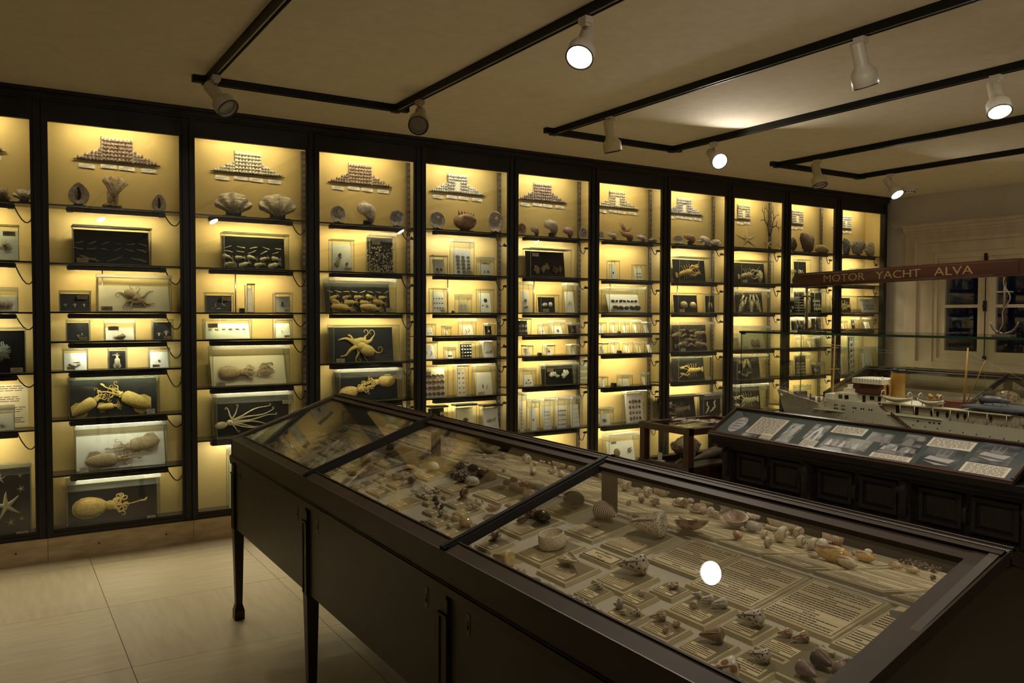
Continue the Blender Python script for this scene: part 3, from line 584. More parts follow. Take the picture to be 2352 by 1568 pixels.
def s_longocto(m, r):
    m.ell(V3(-.22,-.06,.07), (.12,.06,.07), Matrix.Rotation(-.15,3,'Y')); m.ell(V3(-.06,-.02,.07), (.06,.05,.055))
    for i, (x, z) in enumerate(((-.10,.26),(.12,.28),(.70,.30),(.78,.18),(.82,.06),(.74,-.06),(.60,-.14),(.66,-.24),(.1,-.2))):
        wavy(m, V3(-.02,.012*(4-i),.06), V3(x, z, .04), .018, .006, .055, i*2.3, 18, curl=.5)
def s_star(m, r):
    for i in range(5):
        g = math.pi/2+i*2*math.pi/5; pts = [V3(q*math.cos(g+.1*q*(i-2)), q*math.sin(g+.1*q*(i-2)), .05) for q in (0,.25,.5,.75,1)]
        m.tube(pts, [.20,.15,.10,.07,.02], 8, flat=.7)
    m.ell(V3(0,0,.05), (.23,.13,.23))
def s_lobster(m, r):
    m.tube([V3(-.18+i*-.045, -.012*i*i*.12, .06) for i in range(7)], [.085,.09,.07,.085,.065,.075,.05], 10)
    for i in range(5): g = math.pi+(-.7+i*.35); m.ell(V3(-.50+.05*math.cos(g), -.03+.08*math.sin(g), .05), (.06,.015,.032), Matrix.Rotation(-g,3,'Y'))
    m.ell(V3(-.04,0,.08), (.17,.09,.095), None, 0, 14, 8, lambda d: 1+.05*math.sin(20*d.x)); m.tube([V3(.1,0,.09), V3(.2,.02,.1)], [.04,.008], 7)
    for s in (-1, 1):
        wavy(m, V3(.13,.03*s,.1), V3(.62,.22*s+.05,.06), .014, .004, .05, s, 12)
        m.tube([V3(.05,.06*s,.07), V3(.18,.17*s,.08), V3(.32,.13*s,.08)], [.022,.03,.03], 7); m.ell(V3(.39,.11*s,.08), (.085,.035,.045)); m.tube([V3(.43,.13*s,.08), V3(.52,.10*s,.08)], [.02,.006], 6); m.tube([V3(.42,.08*s,.08), V3(.50,.065*s,.08)], [.018,.006], 6)
        for i in range(4): x = .04-.075*i; m.tube([V3(x,.06*s,.06), V3(x+.03-.03*i,.17*s,.09), V3(x+.06-.05*i,.25*s,.03)], [.014,.012,.005], 5)
def s_crab(m, r):
    m.ell(V3(0,0,.15), (.34,.18,.28), None, 0, 14, 8, lambda d: 1+.05*math.sin(11*d.x))
    for s in (-1, 1):
        for i in range(4): z = .12-.11*i; m.tube([V3(.28*s,z,.1), V3(.62*s,z+.16-.12*i,.16), V3(.9*s,z-.05-.10*i,.03)], [.055,.045,.012], 6)
        m.tube([V3(.25*s,.2,.12), V3(.5*s,.48,.14)], [.06,.07], 7); m.ell(V3(.44*s,.66,.14), (.13,.09,.2)); m.tube([V3(.36*s,.78,.14), V3(.28*s,.95,.14)], [.05,.01], 6); m.tube([V3(.50*s,.80,.14), V3(.44*s,.98,.14)], [.05,.01], 6)
def s_oval(m, r): m.ell(V3(0,0,.12), (.5,.22,.3), None, 0, 16, 8, lambda d: 1+.03*math.sin(16*d.x)); m.tube([V3(-.45,.0,.3), V3(0,.06,.36), V3(.45,0,.3)], [.01,.035,.01], 6)
def s_ovalb(m, r): m.ell(V3(0,0,.2), (.5,.3,.42), None, 0, 16, 9, lambda d: 1+.04*math.sin(8*d.x*d.z)); m.tube([V3(.5,.1,.3), V3(.1,.02,.5), V3(-.2,-.1,.48)], [.03,.03,.01], 6); m.ell(V3(.42,-.16,.25), (.14,.1,.1))
def s_disc(m, r): m.lathe([(.0,.16),(.12,.15),(.3,.11),(.44,.05),(.5,.0),(.47,-.02)], 24, Matrix.Rotation(math.pi/2,4,'X')); [m.tube([V3(.1*math.cos(g),.1*math.sin(g),.15), V3(.49*math.cos(g),.49*math.sin(g),.02)], [.008,.03], 5) for g in [i*.4189 for i in range(15)]]
def s_limpet(m, r): m.lathe([(.0,.05),(.18,.04),(.33,.08),(.40,.17),(.47,.17),(.52,.07),(.5,.0)], 20, Matrix.Diagonal((1,1,.86,1)) @ Matrix.Rotation(math.pi/2,4,'X')); m.ell(V3(.03,.02,.05), (.2,.05,.14))
def s_fan(m, r):
    for i in range(46):
        g = i*.1366+.05*r.random(); L = .42+.12*r.random(); wavy(m, V3(.06*math.cos(g),.06*math.sin(g),.1), V3(L*math.cos(g), L*math.sin(g), .04), .034, .02, .10, i, 7, lift=.05)
    m.ell(V3(0,0,.1), (.16,.08,.16))
def s_tuft(m, r):
    for i in range(26):
        g = r.random()*6.28; L = .3+.22*r.random(); wavy(m, V3(0,0,.08), V3(L*math.cos(g), L*math.sin(g), .03), .022, .005, .2, i, 8)
    m.ell(V3(0,0,.08), (.14,.08,.12))
def s_tangle(m, r):
    for i in range(9):
        c = V3(.3*(r.random()-.5), .3*(r.random()-.5), .06); R = .14+.22*r.random(); a0 = r.random()*6; pts = []
        for j in range(12): g = a0+j*.45; q = R*(1+.25*math.sin(j*1.7+i)); pts.append(c+V3(q*math.cos(g), q*math.sin(g)*.8, .02*math.sin(j)))
        m.tube(pts, [.03-.0018*j for j in range(12)], 6)
def s_blob(m, r):
    for i in range(13):
        g = r.random()*6.28; q = .36*math.sqrt(r.random()); R = .12+.13*r.random()
        m.ell(V3(q*math.cos(g), q*math.sin(g), .10+.1*r.random()), (R, R*.8, R), None, 0, 9, 6, lambda d: 1+.18*math.sin(9*d.x+i)*math.sin(8*d.z))
def s_petal(m, r):
    for i in range(11):
        g = .2+i*.29+.1*r.random(); L = .34+.16*r.random(); m.ell(V3(.5*L*math.cos(g)*1.1, .55*L*math.sin(g)-.1, .07+.05*(i % 3)), (L*.62, .035, .13), Matrix.Rotation(-g,3,'Y') @ Matrix.Rotation(.5*(i % 3-1),3,'X'), 0, 10, 7)
def s_pen(m, r): m.ell(V3(.1,0,.06), (.45,.05,.16), None, 0, 14, 8, lambda d: .62+.38*d.x+.03*math.sin(20*d.x)); m.tube([V3(-.3,0,.07), V3(.45,.02,.1)], [.008,.02], 6)
def s_snail(m, r):
    pts = []; rr = []
    for i in range(34): g = i*.45; q = .30*math.exp(-.085*i); pts.append(V3(.36-.72*(1-math.exp(-.085*i)), q*math.sin(g)*.9, .2+q*math.cos(g)*.7)); rr.append(q*.72)
    m.tube(pts, rr, 8)
def s_bigconch(m, r): s_snail(m, r); [m.tube([V3(.2-.14*i,.24-.05*i,.25), V3(.22-.14*i,.42-.07*i,.3)], [.06,.01], 6) for i in range(5)]; m.ell(V3(.30,-.16,.16), (.2,.1,.22))
def s_speck(m, r):
    for i in range(380):
        x = r.random()-.5; z = -.62+1.0*r.random()**1.7; q = .013+.016*r.random(); m.ell(V3(x, z, .02+.06*r.random()), (q,q,q), None, 0, 5, 3)
_sp = {}
def spmesh(kind, col, var):
    key = (kind, col, var)
    if key not in _sp:
        m = MB(); globals()['s_'+kind](m, random.Random(var*17+len(kind))); _sp[key] = m.mesh(kind, shade(col))
    return _sp[key]
SPN = dict(slug='sea_slug', worm='worm', squid='squid', squid2='squid', cuttle='cuttlefish', octo='octopus', bigocto='octopus', longocto='octopus', star='starfish', lobster='lobster', crab='crab', oval='oval_shell', ovalb='round_crab', disc='disc_shell', limpet='clam', fan='basket_star', tuft='anemone', tangle='tangled_arms', blob='lumpy_specimen', petal='ruffled_shell', pen='pen_shell', snail='snail_shell', bigconch='conch', speck='egg_mass')
BACK = dict(w=WHITE, c=CREAMB, y=YELB, k=BLK)
LIDG = glass('green glass lid', (.86,.93,.84), f0=.08, rough=.1, milk=.10)
SEAL = glass('milky sealant', (.97,.98,.95), f0=.04, rough=.2, milk=.14)
LID = dict(g=LIDG, w=WAX, c=CREAMB, k=BLACK)
def card(mb, o, u, v, w, h, n, r, t=.0008, title=True):         # printed card: sheet (slot 0) with word marks (slot 1)
    u = Vector(u).normalized(); v = Vector(v).normalized(); nn = u.cross(v); M = Matrix((u, v, nn)).transposed().to_4x4(); M.translation = Vector(o)
    mb.box((0,0,0), (w,h,t), 0, M)
    for i in range(n):
        y = h*(1-(i+1)/(n+1))-.1*h/n; x = .06*w + (.2*w if (title and i == 0) else 0); lim = w*(.8 if (title and i == 0) else (.93 if i < n-1 else .6))
        while x < lim:
            q = w*(.06+.11*r.random()); mb.box((x, y, t), (min(x+q, lim), y+.36*h/(n+1), t+.0002), 1, M); x += q+.025*w
_seen = {}
for J, (k, sh, xl, xr, yt, bk, lid, look, cont) in enumerate(JARS):
    r = random.Random(J); xa, xb = bx(k); z0 = SHELF[k][sh-1] if sh > 0 else ZB-.012
    wpx = xr-xl; dep = min(.155, max(.078, .00055*wpx*(1+.22*k))); yf = .052; yb = yf+dep
    X1 = at(1, yf, xr, yt)[0]; XL0 = at(1, yf if k < 1 else yb, xl, yt)[0]
    if X1-XL0 < .05: XL0 = X1-.05
    if k == 0: X1 = min(X1, xb-.03)
    XL0 = max(XL0, xa-.02 if k else -.9)
    zt = at(1, yf, (xl+xr)/2, yt)[2]; zt = max(zt, z0+.05); up_ = [q for q in SHELF[k] if q > z0+.02]; zt = min(zt, (min(up_) if up_ else ZT)-.049)
    Wd = X1-XL0; H = zt-z0
    place = '%s shelf, %s' % (NTH[sh-1], ORD[k]) if sh > 0 else 'floor of the %s' % ORD[k]
    t = thing('specimen_jar', '%s jar, %s' % (look, place), 'specimen jar', (XL0, yf, z0+.001), 'specimen jars in the wall cases')
    lh = .022 if lid == 'w' else (.010 if lid != 'k' else .014); zl = zt-lh; za = z0+.001
    if H < .12: lh = min(lh, .012); zl = zt-lh
    mb = MB(); mb.box((XL0, yf, za), (X1, yb, zl), 0); e = .0035
    for x in (XL0, X1-e):
        for y in (yf, yb-e): mb.box((x-.0002, y-.0002, za), (x+e+.0002, y+e+.0002, zl), 1)
    mb.box((XL0, yf-.0002, zl-.004), (X1, yf+e, zl), 1); mb.box((XL0, yf-.0002, za), (X1, yf+.003, za+.005), 1)
    mb.build('glass_tank', [JARGLASS, EDGEGLASS], t)
    ov = .004 if lid != 'k' else .006
    MB().frust((XL0-ov, yf-ov, zl), (X1+ov, yb+ov, zt), .002).build('lid', LID[lid], t)
    if lid == 'w' and bk != 'n':                                # strip of milky sealant below the lid
        MB().box((XL0+.004, yf+.004, zl-.05*min(1, H/.3)), (X1-.004, yb-.004, zl-.001)).build('sealant', SEAL, t)
    # leaning backing board
    dk = bk == 'k'; bw0, bw1 = XL0+(.005 if dk else .010)+((.03 if dk else .08)*Wd if k > 3 else 0), X1-.005; bh = (zl-(.012 if dk else .010+(.05*min(1, H/.3) if lid == 'w' else .012)))-za-.004
    ya, yb2 = yf+dep*(.72 if bk == 'k' else .5), yb-.008; lean = math.atan2(yb2-ya, bh)
    MBd = Matrix.Translation((bw0, ya, za+.003)) @ Matrix.Rotation(-lean, 4, 'X')
    BWd = bw1-bw0; m = MB(); m.box((0, 0, 0), (BWd, .003, bh/math.cos(lean)), 0, MBd); m.build('backing_board', BACK[bk], t)
    BH = bh/math.cos(lean); idx = 0
    for it in cont.split(';'):
        q = it.split(',')
        if '*' in q[0]:
            kd, nx, ny = q[0].split('*'); nx = int(nx); ny = int(ny); u0, u1, v0, v1, sz = map(float, q[1:6]); col = q[6]
            sz = min(sz*(1.9 if k > 3 else 1.4), 1.05*(u1-u0)/max(1, nx-1) if nx > 1 else 9); spots = [((u0+(u1-u0)*i/max(1, nx-1)) if nx > 1 else (u0+u1)/2, (v0+(v1-v0)*j/max(1, ny-1)) if ny > 1 else (v0+v1)/2, sz*(.85+.3*r.random()), r.uniform(-25, 25), col) for j in range(ny) for i in range(nx)]
        else:
            kd = q[0]; spots = [(float(q[1]), float(q[2]), float(q[3])*(1.45 if k > 3 and float(q[3]) < .32 else 1.1), float(q[4]), q[5])]
        for u, v, sz, ang, col in spots:
            me = spmesh(kd, col, idx % 3); idx += 1; s = sz*BWd
            if kd in ('star','crab'): s = sz*BWd*.9
            s = min(s, BH*(1.35 if kd in ('bigocto','octo','cuttle','squid','squid2','longocto','lobster') and abs(ang % 180-90) > 45 else .98)); yd = min(1.0, dep*.5/(s*.35+1e-6))
            Mx = MBd @ Matrix.Translation((u*BWd, 0, v*BH)) @ Matrix.Rotation(-math.radians(ang), 4, 'Y')
            loc = Mx.translation.copy(); Mx.translation = (0,0,0)
            inst(SPN[kd], me, t, loc, Mx, (s, s*yd, s))
    if wpx > 42:
        c = MB(); w = min(.07, .34*Wd); h = w*.42; cx = XL0+.02 if J % 2 else X1-w-.02; top = (J % 3 == 0)
        if wpx > 190: w = .055; h = .034; top = False
        card(c, (cx, yf-.0006, (zl-.045*min(1,H/.3)-h) if top else za+.008), (1,0,0), (0,0,1), w, h, 4 if wpx > 190 else 3, r); c.build('label_card', [PAPERW if wpx > 190 else PAPER, INK], t)
for cx0, cx1, cy0_, k, sh in ((551,563,709,2,3),(1039,1044,711,4,3),(1238,1245,809,5,5),(1421.5,1426,757,6,4),(1422,1428.5,804,6,5),(1409,1417,879,6,6)):
    a, b = at(1, .07, cx0, cy0_), at(1, .07, cx1, cy0_); z = SHELF[k][sh-1]+.001; w = b[0]-a[0]
    tag(MB().frust((a[0], .07, z), (b[0], .07+w, z+w*.85), .003).box((a[0]+.2*w, .0695, z+.3*w), (a[0]+.8*w, .07, z+.6*w), 1).build('black_block', [LAMPH, CORD], o=(a[0], .07, z)), 'tiny black block between jars, %s shelf, %s' % (NTH[sh-1], ORD[k]), 'block', 'tiny black blocks on the shelves')
# ================================================================ shell mosaics on the back panels
def shellmat(n, c, d=None, **k): return mat(n, c, .35, var=d or tuple(x*.75 for x in c), scale=k.get('scale', 14), stretch=k.get('stretch', (1,1,1)), bump=k.get('bump', .1))
MOSC = [((.42,.31,.24),(.22,.13,.10)),((.42,.31,.25),(.22,.13,.11)),((.82,.78,.66),(.66,.58,.44)),((.46,.34,.24),(.24,.14,.10)),((.86,.84,.78),(.62,.58,.54)),((.46,.35,.31),(.27,.18,.16)),((.82,.77,.62),(.68,.58,.40)),((.66,.62,.60),(.42,.36,.36)),((.84,.80,.66),(.70,.62,.44)),((.74,.68,.58),(.5,.42,.34)),((.90,.89,.86),(.74,.72,.68))]
def mos_mesh(k):
    m = MB(); pts = []; rr = []
    for i in range(30): g = i*.5; q = .34*math.exp(-.085*i); pts.append(Vector((q*math.cos(g)*.8, -.28-q*math.sin(g)*.5, -.35+.9*(1-math.exp(-.085*i))))); rr.append(q*.72)
    m = MB(); m.ell((0,-.26,-.16), (.40,.34,.30)); m.ell((.02,-.28,.14), (.28,.26,.20)); m.lathe([(.20,.22),(.15,.33),(.13,.34),(.06,.47),(.0,.52)], 10, Matrix.Translation((.02,-.27,0))); m.ell((-.06,-.50,-.22), (.20,.10,.16), Matrix.Rotation(.5,3,'Y'), 1); return m.mesh('mosaic_shell', [shellmat('mosaic shell tone %d' % k, *MOSC[k]), mat('mosaic shell mouth %d' % k, tuple(c*.45 for c in MOSC[k][1]), .5)])
LEDGE = mat('dark wire ledge', (.05,.04,.03), .5)
for k in range(11):
    xa, xb = bx(k); xc = (xa+xb)/2+.03 if k else -.20; yb = YBACK; hole = k in (4,6,7,8,9,10); wings = k < 8
    tn = ('brown','brown','cream white','brown','white','pinkish brown','pale cream','violet grey','cream','beige','white')[k]
    t = thing('shell_mosaic', 'mosaic of %s snail shells%s, back of the %s' % (tn, ' with open middle' if hole else '', ORD[k]), 'shell mosaic', (xc, yb, 2.72), 'shell mosaics on the case backs')
    b = MB(); z0, z1, hw = 2.727, 2.889, .101
    b.box((xc-hw, yb-.008, z0), (xc+hw, yb-.0005, z1))
    if wings:
        for s in (-1, 1): b.prism([(s*hw, z0), (s*.265, z0), (s*hw, z0+.092)][::s], lambda x, z: Vector((xc+x, yb-.006, z)), lambda x, z: Vector((xc+x, yb-.0005, z)))
    b.build('backing_board', CREAMB, t)
    MB().tube([(xc-.28, yb-.01, z0-.004), (xc+.28 if wings else xc+hw+.01, yb-.01, z0-.004)], .0035, 6).tube([(xc-hw-.004, yb-.01, z0-.004), (xc-hw-.004, yb-.01, z1+.006)], .002, 5).build('ledge', LEDGE, t)
    me = mos_mesh(k); me2 = me; n = 8; r = random.Random(k); a = .2/8; cnt = 0
    for j in range(6):
        for i in range(n):
            if hole and 2 < i < 5 and 0 < j < 4: continue
            inst('snail_shell', me, t, (xc-hw+a*(i+.5), yb-.010, z0+.012+.0268*j), (0, r.uniform(-.25,.25)+(1.57 if hole and k != 7 else 0), 0), (.031 if not hole else .029, .028, .028)); cnt += 1
    if wings:
        for s in (-1, 1):
            for j in range(4):
                for i in range(7-2*j):
                    x = s*(hw+.014+.0225*i)
                    if cnt < 100: inst('snail_shell', me, t, (xc+x, yb-.010, z0+.010+.021*j), (0, r.uniform(-.4,.4)+(.9*s if k in (2,6) else 0), 0), (.027,.024,.027)); cnt += 1
    pos = (-.195,-.058,.060,.203) if wings else (-.055,.055)
    wh = ('far left','inner left','inner right','far right') if wings else ('left','right')
    for i, dx in enumerate(pos):
        m = MB(); ty = (-.02,-.012,-.014,-.018)[i]; M0 = Vector((xc+dx-.05, yb-.006, 2.668+ty+.02)); card(m, M0, (1,0,-.05+.03*(i%2)), (0,.16,1), .102, .028, 2, random.Random(k*9+i), .0006)
        tag(m.build('caption_card', [PAPERW, INK]), '%s pinned card below the shell mosaic, %s' % (wh[i], ORD[k]), 'caption card', 'caption cards under the mosaics')
# ================================================================ shells along the top shelf (s1)
def spiral(m, turns=4.2, b=.16, h=1.6, a=.62, n=14, seg=20, spikes=0, sp=.35, ribs=0, flare=1.0, lip=True):
    """coiled shell around z, apex up; widest whorl at the bottom"""
    N = int(turns*seg); pts = []; vs = []; R = []
    for i in range(N+1):
        w = (i-N)*2*math.pi/seg; q = math.exp(b*w); R.append(q)
        ce = Vector((q*math.cos(w)*.5, q*math.sin(w)*.5, -q*h*.5)); rad = q*a*.5*(flare if i == N else 1)
        if ribs: rad *= 1+.06*math.sin(w*ribs)
        ur = Vector((math.cos(w), math.sin(w), 0)); uz = Vector((0,0,1))
        for j in range(n):
            g = 2*math.pi*j/n; e = rad
            if spikes and abs(j-n//8) < 1 and (i % spikes) == 0: e *= 1+sp*2.2
            vs.append(ce+ur*(e*math.cos(g))+uz*(e*math.sin(g)*1.25))
    fs = [(i*n+j, i*n+(j+1)%n, (i+1)*n+(j+1)%n, (i+1)*n+j) for i in range(N) for j in range(n)]
    m.add(vs, fs, 0, True)
    # inside of the aperture: a cup drawn back into the whorl
    last = vs[-n:]; ce = sum(last, Vector())/n; w = -.9; tan = Vector((math.sin(0), -math.cos(0), 0))
    ring = [ce+(p-ce)*.82 for p in last]; deep = [ce+(p-ce)*.45+Vector((-.02,-.22,.02)) for p in last]
    m.add(last+ring+deep, [(j, (j+1)%n, n+(j+1)%n, n+j) for j in range(n)]+[(n+j, n+(j+1)%n, 2*n+(j+1)%n, 2*n+j) for j in range(n)]+[list(range(2*n, 3*n))], 1 if lip else 0, True)
def valve(m, ribs=7, depth=.34, amp=.10, nr=10, na=40, spread=2.9, cup=False, conc=0):
    """one fan-shaped shell valve standing on its hinge at the origin, facing -y"""
    vs = []
    for i in range(nr+1):
        q = i/nr
        for j in range(na+1):
            t = -spread/2+spread*j/na; rip = math.cos(t*ribs*2*math.pi/spread) if ribs else 0
            rr = q*(1+amp*.35*rip*q); y = depth*math.sin(q*math.pi*.5)**.7*math.cos(t*.55)*(1-q*q*.92) + amp*.75*rip*q*(1-q*.3) + (conc*math.sin(q*34)*.012)
            vs.append(Vector((rr*math.sin(t)*.62, (y if cup else -y), rr*math.cos(t)*.5+.42*q+.0)))
    k = na+1; fs = [(i*k+j, i*k+j+1, (i+1)*k+j+1, (i+1)*k+j) for i in range(nr) for j in range(na)]
    b = len(vs); th = .03; vs2 = [v+Vector((0,th,0)) for v in vs]; fs2 = [tuple(x+b for x in f[::-1]) for f in fs]
    rim = [(nr*k+j, nr*k+j+1, b+nr*k+j+1, b+nr*k+j) for j in range(na)]+[(i*k, b+i*k, b+(i+1)*k, (i+1)*k) for i in range(nr)]+[(i*k+na, (i+1)*k+na, b+(i+1)*k+na, b+i*k+na) for i in range(nr)]
    m.add(vs+vs2, fs+fs2+rim, 0, True)
TS = {}
PORC = shellmat('porcelain shell', (.84,.76,.66), (.58,.44,.34), scale=38, bump=.35); INNER = shellmat('brown shell throat', (.26,.15,.10), (.40,.26,.18)); PEARL = mat('mother of pearl', (.62,.60,.54), .25, .1, var=(.40,.37,.33), scale=32, bump=.3)
GIANT = shellmat('weathered giant clam', (.74,.66,.48), (.42,.34,.21), scale=26, stretch=(1,1,3.5), bump=.8); RUGGED = shellmat('encrusted shell', (.46,.36,.22), (.24,.17,.09), scale=55, bump=1)
TANSH = shellmat('tan shell', (.50,.32,.19), (.36,.20,.11), scale=34, bump=.3); STRIPE = spotted('striped ribbed shell', (.74,.66,.54), (.30,.22,.17), 26, .35, .35, 'Z'); PINKS = shellmat('pinkish shell', (.56,.38,.36), (.38,.22,.22), scale=120, bump=.4)
SPONGE = shellmat('dark sponge', (.05,.03,.022), (.12,.07,.045), scale=70, bump=1); CORALR = shellmat('grey coral rock', (.44,.41,.36), (.20,.18,.15), scale=38, bump=1); TURQ = shellmat('blue-green rock', (.22,.27,.21), (.38,.29,.19), scale=30, bump=1); SLATE = shellmat('dark blue-grey rock', (.07,.08,.085), (.15,.16,.16), scale=40, bump=1); SLAB = shellmat('yellowish coral slab', (.54,.38,.17), (.34,.22,.09), scale=48, bump=1)
STARM = shellmat('dried starfish', (.50,.36,.18), (.38,.26,.12), scale=40, bump=.5); FANM = mat('black sea fan', (.045,.036,.028), .7)
def helmet(m):
    prof = [Vector((math.cos(t)*(.42+.10*math.sin(t)), 0, .52+.5*math.sin(t))) for t in [i*2*math.pi/28 for i in range(28)]]
    prof = [Vector((p.x*(1.45-.95*p.z), 0, p.z)) for p in prof]
    back = [Vector((p.x*.55, .42, .12+p.z*.7)) for p in prof]; mid = [Vector((p.x*1.02, .16, p.z*.98)) for p in prof]; inn = [Vector((p.x*.30-.03, .03, .18+p.z*.66)) for p in prof]; deep = [Vector((p.x*.16-.03, .24, .24+p.z*.55)) for p in prof]
    n = 28; m.add(prof+mid+back, [(i*n+j, i*n+(j+1)%n, (i+1)*n+(j+1)%n, (i+1)*n+j) for i in range(2) for j in range(n)]+[list(range(2*n,3*n))], 0, True)
    m.add(prof+[p+Vector((0,-.03,0)) if 0 else p*1 for p in inn]+deep, [(j, n+j, n+(j+1)%n, (j+1)%n) for j in range(n)], 0, True); m.add(inn+deep, [(j, n+j, n+(j+1)%n, (j+1)%n) for j in range(n)]+[list(range(n,2*n))], 1, True)
    for i in range(9): m.ell(Vector((-.10-.015*math.sin(i), -.005, .22+.07*i)), (.05,.02,.018), None, 0, 6, 4)
def lump(m, seed=0, n=1, fr=9, am=.2):
    r = random.Random(seed); ph = [r.random()*6 for _ in range(8)]
    m.ell((0,0,.48), (.5,.36,.5), None, 0, 28, 18, lambda d: 1+am*math.sin(3.1*d.x+ph[0])*math.sin(2.7*d.z+ph[1])+am*.55*math.sin(fr*d.x+ph[2])*math.sin(fr*d.z+ph[3])+am*.4*math.sin(fr*1.9*d.y+ph[4])*math.sin(fr*2.1*d.x+ph[5]))
def branch(m, a, d, L, r_, depth, rr):
    b = a+d*L; m.tube([a, a.lerp(b,.5)+Vector((rr.uniform(-.1,.1)*L,0,0)), b], [r_, r_*.85, r_*.72], 6)
    if depth == 0: return
    for s in (-1, 1):
        if depth < 3 and rr.random() < .2: continue
        g = s*rr.uniform(.25,.75); c, sn = math.cos(g), math.sin(g); branch(m, b, Vector((d.x*c-d.z*sn, rr.uniform(-.08,.08), d.x*sn+d.z*c)).normalized(), L*rr.uniform(.6,.85), r_*.7, depth-1, rr)
TOP = [ # bay, kind, px left, right, top, bottom, material, label
 (0,'valve',29,82,433,465,GIANT,'small pale fluted giant clam on the top shelf edge, far left bay'),
 (0,'lump',-12,26,430,462,RUGGED,'crusty brown coral piece at the picture edge, top shelf'),
 (1,'helmet',155,205,421,474,PORC,'large helmet shell showing its brown toothed mouth'),
 (1,'open',232,292,404,480,RUGGED,'open rough pen shell, two tall valves in a V'),
 (1,'helmet2',348,381,447,483,PORC,'smaller helmet shell with dark mouth, near the lamp end'),
 (2,'valve',493,580,440,497,GIANT,'giant clam valve on the left of the pair in the second full bay'),
 (2,'valve',595,681,445,504,GIANT,'giant clam valve on the right of the pair in the second full bay'),
 (3,'cup',759,793,472,511,PEARL,'round pearly shell interior left of the big turban shell'),
 (3,'turban',823,866,460,517,PORC,'big knobbed turban shell with its brown mouth turned up'),
 (3,'cup',895,929,482,520,PEARL,'pearly oyster interior right of the big turban shell'),
 (4,'cup',986,1021,486,526,PEARL,'grey pearl oyster interior at the left of the fourth bay'),
 (4,'melon',1043,1094,484,530,TANSH,'tan melon shell with a spiny crown'),
 (4,'cup',1120,1155,485,533,PORC,'chalky pale oyster against the steel upright'),
 (5,'cup2',1188,1208,512,538,TANSH,'ribbed brown clam half hidden behind the post'),
 (5,'round',1221,1239,518,541,PINKS,'small pinkish speckled sea urchin'),
 (5,'ribbed',1253,1283,502,542,STRIPE,'striped ribbed harp shell with open mouth'),
 (5,'turban2',1296,1317,519,545,PINKS,'small pink turban shell with white mouth'),
 (5,'cup2',1330,1348,522,546,PORC,'round white limpet in front of the steel upright'),
 (6,'cup2',1374,1387,530,549,PORC,'white limpet peeking from behind the post'),
 (6,'spiky',1394,1417,525,550,PORC,'small spiny murex left of the spider conch'),
 (6,'spider',1424,1456,509,553,TANSH,'large spider conch with a tall finger spine'),
 (6,'spiky',1461,1485,531,555,PORC,'small spiny murex right of the spider conch'),
 (6,'lump',1487,1510,546,557,RUGGED,'low rough scallop cluster at the lamp end'),
 (6,'spiky',1513,1530,537,558,TANSH,'dark spiny shell against the post'),
 (7,'cup',1547,1569,541,559,PORC,'jagged-edged pale oyster shell'),
 (7,'turban',1574,1599,536,562,TANSH,'dark brown conch with upturned lip'),
 (7,'whelk',1603,1632,541,563,PORC,'grey pear whelk lying on its side'),
 (7,'valve',1633,1657,549,564,PORC,'small white ribbed scallop'),
 (8,'starry',1692,1737,527,569,STARM,'big leaning starfish beside the black sea fan'),
 (8,'fan',1745,1795,471,568,FANM,'black branching sea fan reaching up the back panel'),
 (8,'starry',1753,1773,546,570,STARM,'small starfish in front of the sea fan'),
 (8,'starry',1783,1797,551,573,STARM,'smallest starfish next to the post'),
 (9,'lump',1812,1831,545,575,SPONGE,'dark sponge half hidden by the post'),
 (9,'lump',1836,1871,535,577,SPONGE,'large dark pointed sponge'),
 (9,'slab',1871,1903,562,578,SLAB,'yellowish flat coral slab beside the large sponge'),
 (10,'lump',1936,1952,546,582,SLATE,'dark blue-grey rock at the left of the last bay'),
 (10,'lump',1952,1988,551,585,CORALR,'creased pale grey coral rock'),
 (10,'lump',1985,2026,556,587,TURQ,'blue-green and rusty rock on the end of the shelf')]
STAND = mat('black shell stand', (.02,.02,.02), .4)
